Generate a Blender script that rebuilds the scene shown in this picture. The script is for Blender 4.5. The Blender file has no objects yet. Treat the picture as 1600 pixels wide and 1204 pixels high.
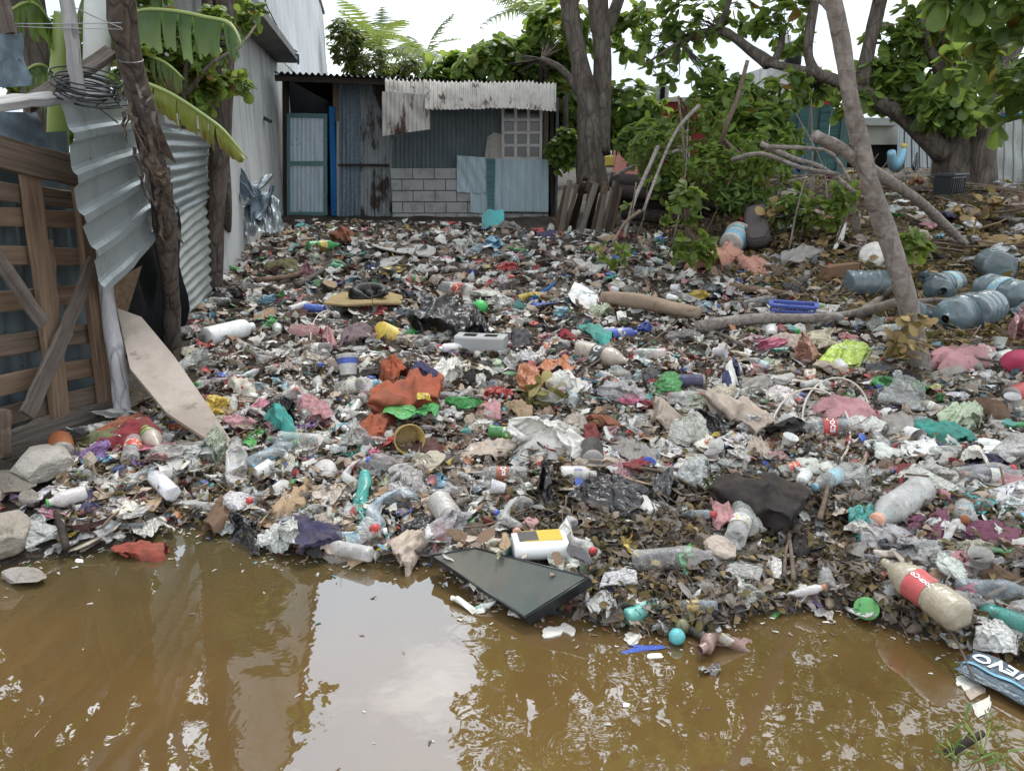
CLOUD=17.0; EXPO=0.55
import bpy, math, random
import numpy as np
from mathutils import Vector, Matrix, Euler, Quaternion
random.seed(7); RNG=np.random.default_rng(11)
sc=bpy.context.scene; COL=sc.collection
PI=math.pi; R=math.radians
# ------------------------------------------------------------------ camera
CAMZ=1.55; PITCH=R(17.0); FPX=1200.0
cT,sT=math.cos(PITCH),math.sin(PITCH)
def ray(px,py):
    dx=(px-800)/FPX; dy=(602-py)/FPX
    return dx, cT+dy*sT, -sT+dy*cT
def at(px,py,Y):
    "point at forward distance Y seen in this direction"
    a,b,c=ray(px,py); t=Y/b
    return Vector((a*t,Y,CAMZ+c*t))
def atz(px,py,z):
    a,b,c=ray(px,py); t=(z-CAMZ)/c
    return Vector((a*t,b*t,z))
def depth(p): return p[1]*cT-(p[2]-CAMZ)*sT
def proj(p):
    t=depth(p); u=p[1]*sT+(p[2]-CAMZ)*cT
    return 800+FPX*p[0]/t, 602-FPX*u/t
# ------------------------------------------------------------------ terrain
SH=[(-700,930),(-300,900),(0,885),(80,872),(170,858),(260,822),(340,828),(400,850),(460,868),(560,878),(680,874),(740,930),(850,958),(980,985),(1080,990),(1180,962),(1300,950),(1400,985),(1500,1010),(1600,1040),(2000,1140),(2600,1280)]
_s=[atz(a,b,0.0) for a,b in SH]
SX=np.array([p.x for p in _s]); SY=np.array([p.y for p in _s])
def sst(a,b,x):
    t=np.clip((x-a)/(b-a),0,1); return t*t*(3-2*t)
def wob(x,y,f,s):
    return (np.sin(x*f*1.3+y*f*.7+s)+np.sin(-x*f*.8+y*f*1.7+s*2.1)+np.sin(x*f*2.3-y*f*1.9+s*.7)*.5)/2.5
def H(x,y):
    x=np.asarray(x,float); y=np.asarray(y,float)
    d=y-np.interp(x,SX,SY)
    h=.005+.15*(1-np.exp(-np.maximum(d,0)/.55))+.24*sst(5,13,y)
    h=h+.62*sst(1.,4.6,x)*sst(5.4,12,y)
    h=h+(wob(x,y,1.6,1.)*.035+wob(x,y,4.5,4.)*.02)*np.clip(d/.6,0,1)
    return np.where(d<0,-.4*(1-np.exp(np.minimum(d,0)/.6)),h)
def Hs(x,y): return float(H(x,y))
def ground(px,py,lift=0.0):
    z=.2
    for _ in range(14):
        p=atz(px,py,z+lift) if ray(px,py)[2]<-.01 else at(px,py,30)
        z=z*.4+Hs(p.x,p.y)*.6
    z=max(z,0)
    return atz(px,py,z+lift)
# ------------------------------------------------------------------ materials
def nt(m):
    m.use_nodes=True; t=m.node_tree; t.nodes.clear(); return t
class NB:
    def __init__(s,name):
        s.m=bpy.data.materials.new(name); s.t=nt(s.m); s.N=s.t.nodes; s.L=s.t.links
        s.out=s.N.new('ShaderNodeOutputMaterial')
        s.tc=s.N.new('ShaderNodeTexCoord')
    def n(s,typ,**kw):
        x=s.N.new('ShaderNode'+typ)
        for k,v in kw.items(): setattr(x,k,v)
        return x
    def l(s,a,b): s.L.new(a,b)
    def coord(s,scale=(1,1,1),which='Object',rand=True):
        mp=s.n('Mapping'); mp.inputs['Scale'].default_value=scale
        s.l(s.tc.outputs[which],mp.inputs['Vector'])
        if rand:
            oi=s.n('ObjectInfo'); mu=s.n('Math',operation='MULTIPLY'); mu.inputs[1].default_value=37.0
            s.l(oi.outputs['Random'],mu.inputs[0]); s.l(mu.outputs[0],mp.inputs['Location'])
        return mp.outputs[0]
    def noise(s,vec,scale,detail=5,rough=.6,dist=0.):
        x=s.n('TexNoise'); x.inputs['Scale'].default_value=scale; x.inputs['Detail'].default_value=detail
        x.inputs['Roughness'].default_value=rough; x.inputs['Distortion'].default_value=dist
        s.l(vec,x.inputs['Vector']); return x.outputs['Fac']
    def ramp(s,fac,stops):
        x=s.n('ValToRGB'); e=x.color_ramp.elements
        while len(e)<len(stops): e.new(.5)
        for q,(p,c) in zip(e,stops):
            q.position=p; q.color=(c,c,c,1) if not hasattr(c,'__len__') else (*c[:3],1)
        s.l(fac,x.inputs[0]); return x.outputs[0]
    def mix(s,f,a,b,mode='MIX'):
        x=s.n('Mix',data_type='RGBA',blend_type=mode)
        for v,i in ((f,0),(a,6),(b,7)):
            if isinstance(v,(int,float)): x.inputs[i].default_value=v if i==0 else (v,v,v,1)
            elif isinstance(v,tuple): x.inputs[i].default_value=(*v[:3],1)
            else: s.l(v,x.inputs[i])
        return x.outputs[2]
    def math(s,op,a,b=None,clamp=False):
        x=s.n('Math',operation=op); x.use_clamp=clamp
        for i,v in enumerate((a,b)):
            if v is None: continue
            if isinstance(v,(int,float)): x.inputs[i].default_value=v
            else: s.l(v,x.inputs[i])
        return x.outputs[0]
    def bump(s,h,strength,dist=.01,prev=None):
        x=s.n('Bump'); x.inputs['Strength'].default_value=strength; x.inputs['Distance'].default_value=dist
        s.l(h,x.inputs['Height'])
        if prev is not None: s.l(prev,x.inputs['Normal'])
        return x.outputs[0]
    def pbr(s,base,rough=.6,metal=0.,spec=.5,normal=None,alpha=None,sss=None,link=True):
        p=s.n('BsdfPrincipled')
        for k,v in (('Base Color',base),('Roughness',rough),('Metallic',metal),('Specular IOR Level',spec),('Normal',normal),('Alpha',alpha)):
            if v is None: continue
            if isinstance(v,(int,float)): p.inputs[k].default_value=v
            elif isinstance(v,tuple): p.inputs[k].default_value=(*v[:3],1)
            else: s.l(v,p.inputs[k])
        if link: s.l(p.outputs[0],s.out.inputs[0])
        return p
    def objcol(s):
        o=s.n('ObjectInfo'); return o.outputs['Color'],o.outputs['Alpha']
    def attr(s,name='Col'):
        a=s.n('Attribute',attribute_name=name); return a.outputs['Color']
MAT={}
def obj_mat(name,rough=.5,spec=.5,bump=(0,0),bump2=None,dirt=.4,dcol=(.12,.085,.055),dscale=3.,metal=0.,clear=False,print_=False,attr=False,vor=0,warp=0,stripe=None,second=(.62,.62,.60),dust=.13,ca=(.6,.28),ps=1.7,cell=True):
    b=NB(name)
    if attr: base,al=b.attr(),None
    else: base,al=b.objcol()
    v=b.coord(rand=not attr)
    if print_:
        n=b.noise(v,ps,1,.4,1.2); f=b.ramp(n,[(.50 if ps<3 else .57,0),(.515 if ps<3 else .58,1)])
        base=b.mix(f,base,second)
        n=b.noise(b.coord((1,1,1)),ps*2.6,1,.5,.6); f=b.ramp(n,[(.60,0),(.61,1)])
        base=b.mix(f,base,(.55,.42,.06))
    if stripe:
        w=b.n('TexWave',wave_type='BANDS',bands_direction='X'); w.inputs['Scale'].default_value=stripe[0]; w.inputs['Distortion'].default_value=1.2
        b.l(v,w.inputs['Vector']); f=b.ramp(w.outputs['Fac'],[(.45,0),(.5,1)]); base=b.mix(f,base,stripe[1])
    if dirt>0:
        n=b.noise(v,dscale,6,.65); f=b.ramp(n,[(.42,0),(.72,dirt)])
        base=b.mix(f,base,dcol)
        n=b.noise(v,dscale*5,4,.7); f=b.ramp(n,[(.56,0),(.66,dirt*.8)])
        base=b.mix(f,base,(dcol[0]*.6,dcol[1]*.6,dcol[2]*.6))
    if dust>0: base=b.mix(b.ramp(b.noise(v,1.4,4,.6),[(.25,dust*.5),(.75,dust*1.5)]),base,(.30,.25,.20))
    nrm=None
    if bump[1]>0:
        nrm=b.bump(b.noise(v,bump[0],5,.6,warp),bump[1],.05)
    if vor:
        x=b.n('TexVoronoi',feature='DISTANCE_TO_EDGE'); x.inputs['Scale'].default_value=vor
        mp=b.mix(.15,v,b.n('TexNoise').outputs['Color']) ; b.l(mp,x.inputs['Vector'])
        nrm=b.bump(b.ramp(x.outputs['Distance'],[(0,0),(.25,1)]),.5,.04,nrm)
    alpha=None
    if clear:
        lw=b.n('LayerWeight'); lw.inputs['Blend'].default_value=.35
        if nrm is not None: b.l(nrm,lw.inputs['Normal'])
        a=b.math('MULTIPLY',lw.outputs['Facing'],ca[0])
        n=b.noise(v,dscale*1.3,4,.6); n=b.ramp(n,[(.42,0),(.75,ca[1])])
        alpha=b.math('ADD',b.math('ADD',al,a),n,True)
    b.pbr(base,rough,metal,spec,nrm,alpha)
    b.m['two']=1; MAT[name]=b.m; return b.m
obj_mat('bag_film',.3,.6,(5.,.5),dirt=.38,dscale=2.2,clear=True,vor=4.)
obj_mat('sheet_film',.26,.6,(6.,.45),dirt=.36,dscale=2.5,clear=True,vor=3.5)
obj_mat('bottle_plastic',.16,.7,(7.,.25),dirt=.38,dscale=4.,clear=True,ca=(.5,.16))
obj_mat('label_print',.4,.5,(8,.1),dirt=.3,dscale=4.,print_=True,ps=9.)
obj_mat('black_film',.3,.6,(6.,.6),dirt=.25,dscale=2.2,vor=4.,dust=.03)
obj_mat('black_cloth',.85,.2,(16,.35),dirt=.3,dscale=2.5,dust=.05)
obj_mat('hard_plastic',.42,.45,(8,.06),dirt=.45,dscale=3.)
obj_mat('printed_film',.32,.5,(5,.4),dirt=.35,dscale=3.,print_=True,vor=4.)
obj_mat('plain_film',.36,.5,(5,.45),dirt=.3,dscale=3.,vor=4.)
obj_mat('cloth',.9,.15,(16,.35),dirt=.55,dscale=2.5)
obj_mat('striped_cloth',.85,.2,(16,.3),dirt=.2,dscale=2.5,stripe=(2.2,(.6,.6,.58)))
obj_mat('paper',.8,.2,(9,.3),dirt=.5,dscale=3.)
obj_mat('carton',.85,.2,(10,.25),dirt=.6,dscale=2.)
obj_mat('foam',.7,.3,(22,.3),dirt=.45,dscale=3.)
obj_mat('stone',.9,.3,(7,1.),dirt=.85,dscale=3.,dcol=(.13,.11,.085),dust=.3)
obj_mat('can_metal',.35,.5,(9,.3),dirt=.4,dscale=4.,metal=.35)
obj_mat('paint',.6,.3,(10,.1),dirt=.45,dscale=2.5)
obj_mat('lettering',.5,.3,dirt=.2,dust=0)
obj_mat('sponge',.95,.1,(9,1.),dirt=.5,dscale=4.)
obj_mat('litter',.5,.4,(30,.4),dirt=.35,dscale=12.,attr=True)
def leafmat(name,tr=.35,rough=.45):
    b=NB(name); c=b.attr(); n=b.noise(b.coord(rand=False),6,3); c2=b.mix(b.ramp(n,[(.3,0),(.7,.35)]),c,(.16,.15,.03))
    p=b.pbr(c2,rough,0,.4,link=False)
    t=b.n('BsdfTranslucent'); b.l(b.mix(.5,c2,(.34,.44,.07)),t.inputs[0])
    m=b.n('MixShader'); m.inputs[0].default_value=tr; b.l(p.outputs[0],m.inputs[1]); b.l(t.outputs[0],m.inputs[2]); b.l(m.outputs[0],b.out.inputs[0])
    MAT[name]=b.m
leafmat('leaf',.55,.4); leafmat('dry_leaf',.12,.75)
def wood(name,c1,c2,c3,grain=1.,bump=.5,rough=.85):
    b=NB(name); v=b.coord((1.6*grain,34*grain,34*grain)); n=b.noise(v,1.,6,.65,.6)
    v2=b.coord((1,2,2)); n2=b.noise(v2,1.3,4)
    c=b.ramp(n,[(.25,c1),(.5,c2),(.75,c3)]); c=b.mix(b.ramp(n2,[(.4,0),(.75,.55)]),c,c1)
    v3=b.coord((.6,40,40)); n3=b.noise(v3,1.,3,.5); c=b.mix(b.ramp(n3,[(.62,0),(.7,.6)]),c,tuple(k*.35 for k in c1))
    vv=b.n('TexVoronoi'); vv.inputs['Scale'].default_value=2.2; b.l(b.coord((1,2.2,2.2)),vv.inputs['Vector'])
    c=b.mix(b.ramp(vv.outputs['Distance'],[(.03,.8),(.09,0)]),c,tuple(k*.4 for k in c1))
    nr=b.bump(n,bump,.01); nr=b.bump(n3,bump*.6,.006,nr)
    b.pbr(c,rough,0,.2,nr); MAT[name]=b.m
wood('pallet_wood',(.07,.052,.038),(.155,.115,.084),(.23,.175,.13))
wood('orange_wood',(.085,.056,.038),(.20,.135,.09),(.29,.2,.14))
wood('grey_wood',(.055,.046,.04),(.13,.108,.092),(.21,.18,.155))
wood('pale_wood',(.2,.19,.185),(.36,.35,.34),(.5,.49,.48),bump=.3)
wood('ply_wood',(.15,.12,.10),(.27,.23,.19),(.36,.31,.26),bump=.25)
wood('dark_wood',(.018,.014,.012),(.045,.035,.03),(.08,.065,.055))
wood('stick_wood',(.07,.05,.035),(.17,.125,.09),(.26,.2,.15))
wood('blue_wood',(.01,.06,.18),(.015,.12,.32),(.03,.16,.4),bump=.2)
wood('teal_wood',(.06,.12,.12),(.10,.22,.22),(.16,.30,.30),bump=.2)
def bark(name,c1,c2,c3,sc_=(9,9,3),bs=.8,ck=.6):
    b=NB(name); v=b.coord(sc_,rand=False); n=b.noise(v,1.,8,.65,.4); n2=b.noise(b.coord((1,1,1),rand=False),2.5,4)
    c=b.ramp(n,[(.3,c1),(.5,c2),(.72,c3)]); c=b.mix(b.ramp(n2,[(.45,0),(.65,.6)]),c,tuple((p+q)/2 for p,q in zip(c2,c3)))
    n3=b.noise(b.coord((30,30,30),rand=False),1.,3); c=b.mix(b.ramp(n3,[(.66,0),(.72,.5)]),c,(.3,.28,.25))
    x=b.n('TexVoronoi',feature='DISTANCE_TO_EDGE'); x.inputs['Scale'].default_value=1.; b.l(b.mix(.12,b.coord((11,11,2.6),rand=False),b.n('TexNoise').outputs['Color']),x.inputs['Vector']); cr=b.ramp(x.outputs['Distance'],[(0,0),(.09,1)]); c=b.mix(cr,b.mix(ck,c,c1),c)
    b.pbr(c,.9,0,.2,b.bump(cr,.5,.015,b.bump(n,bs,.02))); MAT[name]=b.m
bark('bark',(.045,.036,.03),(.11,.09,.075),(.19,.16,.135))
bark('pale_bark',(.12,.095,.08),(.235,.20,.175),(.36,.32,.285),(14,14,20),.9,.22)
bark('old_bark',(.05,.038,.03),(.12,.095,.08),(.2,.17,.15),(24,24,4),1.)
bark('debarked',(.2,.195,.2),(.34,.33,.34),(.46,.45,.46),(20,20,3),.4)
def sheetmetal(name,base,alt,rust=0.,rough=.42,metal=.55,streak=True,rcol=(.10,.045,.025),spangle=False,grime=.5):
    b=NB(name); v=b.coord(rand=True); n=b.noise(v,1.2,5,.6)
    c=b.mix(b.ramp(n,[(.3,0),(.7,1)]),base,alt)
    if spangle:
        x=b.n('TexVoronoi'); x.inputs['Scale'].default_value=30; b.l(v,x.inputs['Vector']); c=b.mix(.35,c,b.mix(b.ramp(x.outputs['Color'],[(0,0),(1,1)]),tuple(k*.3 for k in base),tuple(min(1,k*1.8) for k in base)))
    st=b.noise(b.coord((7,7,.7)),1.6,6,.7); c=b.mix(b.ramp(st,[(.5,0),(.75,grime)]),c,tuple(k*.28 for k in base))
    f=None
    if rust>0:
        a=b.noise(b.coord((3,3,1.)),1.3,7,.7); f=b.ramp(a,[(1-rust*.75,0),(1-rust*.75+.07,1)])
        c=b.mix(f,c,b.mix(b.noise(v,14,3),rcol,tuple(k*.3 for k in rcol)))
    sp=b.noise(v,22,2,.5); c=b.mix(b.ramp(sp,[(.7,0),(.73,.7)]),c,(.05,.04,.035))
    p=b.pbr(c,rough,metal,.5,b.bump(b.noise(v,5,4),.15,.02))
    if f is not None:
        b.l(b.math('MULTIPLY',b.math('SUBTRACT',1.,f),metal),p.inputs['Metallic'])
    MAT[name]=b.m
sheetmetal('new_zinc',(.34,.375,.385),(.40,.44,.45),rough=.36,grime=.35)
sheetmetal('old_zinc',(.35,.37,.35),(.43,.45,.42),rough=.5,metal=.2,grime=.35)
sheetmetal('blue_zinc',(.15,.20,.24),(.20,.25,.29),rough=.5,metal=.3,spangle=True)
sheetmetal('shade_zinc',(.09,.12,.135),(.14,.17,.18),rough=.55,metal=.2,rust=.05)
sheetmetal('pale_zinc',(.36,.46,.50),(.42,.52,.56),rough=.5,metal=.15,rust=.08,grime=.3)
sheetmetal('door_zinc',(.50,.58,.64),(.56,.64,.70),rough=.45,metal=.3)
sheetmetal('rusty_zinc',(.22,.25,.26),(.30,.32,.33),rust=.68,rough=.65,metal=.15,rcol=(.055,.035,.024),grime=.8)
sheetmetal('awning_zinc',(.38,.355,.32),(.47,.44,.40),rust=.59,rough=.65,metal=.1,rcol=(.11,.055,.04))
sheetmetal('dark_metal',(.035,.04,.045),(.05,.055,.06),rough=.5,metal=.3)
sheetmetal('green_frame',(.09,.19,.19),(.12,.23,.22),rough=.6,metal=.1,rust=.1)
def wallmat(name,base,grime=.6,streaks=(2,2,.4),rough=.9,block=None,gcol=(.12,.115,.10),base2=None):
    b=NB(name); v=b.coord(rand=False); n=b.noise(v,.8,6,.6)
    c=b.mix(b.ramp(n,[(.35,0),(.7,.5)]),base,base2 or tuple(k*.7 for k in base))
    s_=b.noise(b.coord(streaks,rand=False),1.5,7,.7); c=b.mix(b.ramp(s_,[(.45,0),(.75,grime)]),c,gcol)
    h=b.noise(v,25,4)
    nr=b.bump(h,.3,.01)
    b.pbr(c,rough,0,.2,nr); MAT[name]=b.m
wallmat('grey_render',(.58,.58,.57),.7); wallmat('white_paint',(.85,.87,.89),.3)
wallmat('block',(.43,.43,.42),.85,(2.5,2.5,2.5),gcol=(.17,.165,.155),base2=(.31,.31,.30)); wallmat('mortar',(.09,.085,.08),.3,(3,3,3))
wallmat('red_paint',(.27,.05,.045),.3,gcol=(.12,.03,.03)); wallmat('pink_paint',(.62,.27,.22),.3,gcol=(.3,.12,.1)); wallmat('cream',(.6,.58,.52),.3)
wallmat('ledge',(.22,.22,.21),.8); wallmat('lattice',(.66,.64,.60),.3,(3,3,3))
wallmat('black',(.008,.009,.01),.1); wallmat('inside_shade',(.012,.012,.013),.1)
def groundmat():
    b=NB('soil'); v=b.coord(rand=False)
    n=b.noise(v,1.5,8,.7); c=b.ramp(n,[(.3,(.018,.014,.011)),(.5,(.045,.034,.025)),(.7,(.10,.078,.058))])
    n2=b.noise(v,30,5,.7); c=b.mix(b.ramp(n2,[(.55,0),(.68,.7)]),c,(.15,.12,.09))
    x=b.n('TexVoronoi'); x.inputs['Scale'].default_value=38; b.l(v,x.inputs['Vector'])
    c=b.mix(b.ramp(x.outputs['Distance'],[(.1,.6),(.25,0)]),c,(.2,.18,.155))
    b.pbr(c,.9,0,.25,b.bump(n2,.8,.03)); MAT['soil']=b.m
groundmat()
def watermat():
    b=NB('muddy_water'); v=b.coord(rand=False)
    n=b.noise(v,.9,4,.5,.6); c=b.ramp(n,[(.3,(.085,.052,.019)),(.55,(.120,.070,.0245)),(.75,(.145,.086,.032))])
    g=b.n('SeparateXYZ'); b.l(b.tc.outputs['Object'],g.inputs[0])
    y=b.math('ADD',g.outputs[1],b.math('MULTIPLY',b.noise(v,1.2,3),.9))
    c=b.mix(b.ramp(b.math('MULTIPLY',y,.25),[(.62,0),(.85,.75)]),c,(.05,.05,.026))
    nr=b.bump(b.noise(b.coord((1,1,1),rand=False),9,3,.5,.3),.035,.02)
    p=b.pbr(c,.015,0,.5,nr); p.inputs['IOR'].default_value=2.05
    MAT['water']=b.m
watermat()
def simple(name,col,rough=.5,metal=0.,spec=.5):
    b=NB(name); n=b.noise(b.coord(),6,4); b.pbr(b.mix(b.ramp(n,[(.3,0),(.8,.5)]),col,tuple(k*.55 for k in col)),rough,metal,spec,b.bump(n,.1,.02)); MAT[name]=b.m
simple('cable',(.008,.009,.012),.45); simple('wire',(.35,.36,.37),.4,.5); simple('dog_fur',(.0045,.004,.004),.5,0,.4); simple('glass_dark',(.02,.025,.03),.15)
simple('pvc',(.55,.56,.53),.5); simple('tv_black',(.012,.015,.017),.3); simple('tv_glass',(.035,.05,.047),.22)
# ------------------------------------------------------------------ mesh helpers
WM={}
def put(name,me,parent=None,M=None,color=None):
    o=bpy.data.objects.new(name,me); COL.objects.link(o)
    M=M or Matrix.Identity(4)
    if parent is not None:
        o.parent=parent; o.matrix_parent_inverse=WM[parent.name].inverted()
    o.matrix_basis=M; WM[o.name]=M
    if color is not None: o.color=color if len(color)==4 else (*color,1)
    return o
def T(loc,rot=(0,0,0),s=1):
    sv=(s,s,s) if isinstance(s,(int,float)) else s
    return Matrix.LocRotScale(Vector(loc),Euler(rot),Vector(sv))
def tag(o,label,cat,group=None,kind=None):
    if label: o['label']=label
    if cat: o['category']=cat
    if group: o['group']=group
    if kind: o['kind']=kind
    return o
def thing(name,loc,label,cat,group=None):
    o=bpy.data.objects.new(name,None); COL.objects.link(o); o.empty_display_size=.1
    M=Matrix.Translation(Vector(loc)); o.matrix_basis=M; WM[o.name]=M
    return tag(o,label,cat,group)
def pymesh(name,V,F,mat,smooth=False,cols=None):
    me=bpy.data.meshes.new(name); me.from_pydata([tuple(map(float,v)) for v in V],[],[list(map(int,f)) for f in F])
    if mat: me.materials.append(MAT[mat] if isinstance(mat,str) else mat)
    if smooth: me.polygons.foreach_set('use_smooth',np.ones(len(F),bool))
    me.update(); return me
class Big:
    "many small template pieces in one mesh"
    def __init__(s): s.V=[];s.L=[];s.C=[];s.n=0;s.col=[]
    def add(s,tv,tf,mats,cols):
        "tv (k,3) template or (N,k,3); tf list of faces; mats (N,3,3), offs in mats[1]"
        A,off=mats; N=len(off); k=tv.shape[-2]
        if tv.ndim==2: P=np.einsum('nij,kj->nki',A,tv)+off[:,None,:]
        else: P=np.einsum('nij,nkj->nki',A,tv)+off[:,None,:]
        s.V.append(P.reshape(-1,3)); fl=np.concatenate([np.array(f) for f in tf]); cn=np.array([len(f) for f in tf])
        s.L.append((fl[None,:]+(np.arange(N)*k)[:,None]+s.n).ravel()); s.C.append(np.tile(cn,N))
        s.col.append(np.repeat(cols,k,axis=0)); s.n+=N*k
    def build(s,name,mat,smooth=True):
        V=np.concatenate(s.V).astype(np.float32); L=np.concatenate(s.L).astype(np.int32); C=np.concatenate(s.C).astype(np.int32)
        me=bpy.data.meshes.new(name); me.vertices.add(len(V)); me.vertices.foreach_set('co',V.ravel())
        me.loops.add(len(L)); me.loops.foreach_set('vertex_index',L)
        me.polygons.add(len(C)); me.polygons.foreach_set('loop_start',np.concatenate([[0],np.cumsum(C)[:-1]]).astype(np.int32)); me.polygons.foreach_set('loop_total',C)
        me.polygons.foreach_set('use_smooth',np.full(len(C),smooth))
        me.update(calc_edges=True)
        c=np.concatenate(s.col); c=np.hstack([c,np.ones((len(c),1))]).astype(np.float32)
        a=me.color_attributes.new('Col','FLOAT_COLOR','POINT'); a.data.foreach_set('color',c.ravel())
        me.materials.append(MAT[mat]); return me
def rotmats(n,tilt=PI,rng=RNG):
    "random yaw and limited tilt"
    a=rng.uniform(0,2*PI,n); b=rng.normal(0,tilt,n); c=rng.normal(0,tilt,n)
    ca,sa,cb,sb,cc,s_=np.cos(a),np.sin(a),np.cos(b),np.sin(b),np.cos(c),np.sin(c); z=np.zeros(n); o=np.ones(n)
    Rz=np.stack([np.stack([ca,-sa,z],1),np.stack([sa,ca,z],1),np.stack([z,z,o],1)],1)
    Rx=np.stack([np.stack([o,z,z],1),np.stack([z,cb,-sb],1),np.stack([z,sb,cb],1)],1)
    Ry=np.stack([np.stack([cc,z,s_],1),np.stack([z,o,z],1),np.stack([-s_,z,cc],1)],1)
    return Rz@Rx@Ry
def tube(pts,rad,seg=8,wobble=0.,seed=0,cap=True,sub=1):
    P=[Vector(p) for p in pts]; Rr=list(rad) if hasattr(rad,'__len__') else [rad]*len(P)
    if sub>1 and len(P)>2:   # catmull
        Q=[];Q2=[]
        for i in range(len(P)-1):
            a,b,c,d=P[max(i-1,0)],P[i],P[i+1],P[min(i+2,len(P)-1)]
            for k in range(sub):
                t=k/sub; Q.append(.5*((2*b)+(c-a)*t+(2*a-5*b+4*c-d)*t*t+(3*b-a-3*c+d)*t**3)); Q2.append(Rr[i]*(1-t)+Rr[i+1]*t)
        Q.append(P[-1]);Q2.append(Rr[-1]);P,Rr=Q,Q2
    rnd=random.Random(seed); V=[];F=[]; up=None
    for i,p in enumerate(P):
        d=(P[min(i+1,len(P)-1)]-P[max(i-1,0)]); d=d.normalized() if d.length>1e-9 else Vector((0,0,1))
        if up is None: up=d.orthogonal().normalized()
        up=(up-d*up.dot(d)); up=up.normalized() if up.length>1e-6 else d.orthogonal().normalized(); s=d.cross(up)
        for k in range(seg):
            a=2*PI*k/seg; r=Rr[i]*(1+wobble*(math.sin(a*2+i*.9+seed)+math.sin(a*3-i*.7+seed*2)+rnd.uniform(-.6,.6))*.5)
            V.append(p+(up*math.cos(a)+s*math.sin(a))*r)
    for i in range(len(P)-1):
        for k in range(seg):
            a=i*seg+k;b=i*seg+(k+1)%seg; F.append((a,b,b+seg,a+seg))
    if cap: F.append(tuple(range(seg))[::-1]); F.append(tuple(range((len(P)-1)*seg,len(P)*seg)))
    return V,F
class MBk:
    def __init__(s): s.V=[];s.F=[]
    def add(s,vf,M=None):
        V,F=vf; n=len(s.V); s.V+= [M@Vector(v) if M else Vector(v) for v in V]; s.F+=[tuple(i+n for i in f) for f in F]; return s
    def mesh(s,name,mat,smooth=False): return pymesh(name,s.V,s.F,mat,smooth)
def box(sx,sy,sz,c=(0,0,0),j=0.,bev=0.,nx=1):
    "box, subdivided along x, with worn edges"
    V=[];F=[]
    hx,hy,hz=sx/2,sy/2,sz/2
    b=min(bev,hy*.6,hz*.6)
    prof=[(-hy+b,-hz),(hy-b,-hz),(hy,-hz+b),(hy,hz-b),(hy-b,hz),(-hy+b,hz),(-hy,hz-b),(-hy,-hz+b)] if b>0 else [(-hy,-hz),(hy,-hz),(hy,hz),(-hy,hz)]
    m=len(prof); rnd=random.Random(int((sx+sy*3+sz*7)*1e4))
    for i in range(nx+1):
        x=-hx+sx*i/nx; dy,dz=rnd.uniform(-j,j),rnd.uniform(-j,j)
        for (y,z) in prof: V.append((c[0]+x+rnd.uniform(-j,j),c[1]+y+dy+rnd.uniform(-j,j)*.4,c[2]+z+dz))
    for i in range(nx):
        for k in range(m): a=i*m+k;bb=i*m+(k+1)%m; F.append((a,a+m,bb+m,bb))
    F.append(tuple(range(m))); F.append(tuple(range(nx*m,(nx+1)*m))[::-1])
    return V,F
def frame(p0,p1,nrm):
    "matrix with x along p0->p1, z ~ nrm, origin at middle"
    x=(Vector(p1)-Vector(p0)).normalized(); z=Vector(nrm); z=(z-x*z.dot(x)).normalized(); y=z.cross(x)
    m=Matrix((x,y,z)).transposed().to_4x4(); m.translation=(Vector(p0)+Vector(p1))/2; return m
def plank(name,p0,p1,w,t,nrm,mat,parent,j=.003,nx=6):
    L=(Vector(p1)-Vector(p0)).length
    me=pymesh(name,*box(L,w,t,j=j,bev=.004,nx=nx),mat)
    return put(name,me,parent,frame(p0,p1,nrm))
def slab(poly,t,nrm):
    "flat plate from 3D outline, thickness t along nrm"
    n=Vector(nrm).normalized()*t; k=len(poly); V=[Vector(p) for p in poly]+[Vector(p)+n for p in poly]
    F=[tuple(range(k))[::-1],tuple(range(k,2*k))]+[(i,(i+1)%k,(i+1)%k+k,i+k) for i in range(k)]
    return V,F
def corr(c00,c10,c11,c01,waves,amp,along='v',prof='sine',nu=None,nv=10,thick=.0,dent=.0,seed=0,edge=None):
    """corrugated sheet between four corners; ridges run along v (c00->c01) or along u. edge(u)->v trim at bottom"""
    c00,c10,c11,c01=map(Vector,(c00,c10,c11,c01)); n=((c10-c00).cross(c01-c00)).normalized()
    m=waves*8 if prof=='sine' else waves*10
    NU,NV=(m,nv) if along=='v' else (nv,m)
    V=[];F=[]
    for j in range(NV+1):
        for i in range(NU+1):
            u=i/NU;v=j/NV
            vv=v
            if edge: e0,e1=edge(u,v); vv=e0+(e1-e0)*v if along=='v' else v; u=u if along=='v' else e0+(e1-e0)*u
            p=(c00*(1-u)+c10*u)*(1-vv)+(c01*(1-u)+c11*u)*vv
            s=(u if along=='v' else vv)*waves
            if prof=='sine': h=amp*math.sin(2*PI*s)
            else:
                f=s%1; h=amp*(1 if f<.22 else 1-(f-.22)/.1 if f<.32 else 0 if f<.9 else (f-.9)/.1)
            if dent: h+=dent*(math.sin(u*7+seed)*math.sin(v*5+seed*2)+.5*math.sin(u*17+v*11+seed))
            V.append(p+n*h)
    for j in range(NV):
        for i in range(NU): a=j*(NU+1)+i; F.append((a,a+1,a+NU+2,a+NU+1))
    return V,F
def lathe(prof,seg=24,axis='z'):
    V=[];F=[]
    for (r,h) in prof:
        for k in range(seg):
            a=2*PI*k/seg; V.append((r*math.cos(a),r*math.sin(a),h) if axis=='z' else (h,r*math.cos(a),r*math.sin(a)))
    for i in range(len(prof)-1):
        for k in range(seg): a=i*seg+k;b=i*seg+(k+1)%seg; F.append((a,b,b+seg,a+seg))
    return V,F
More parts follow.
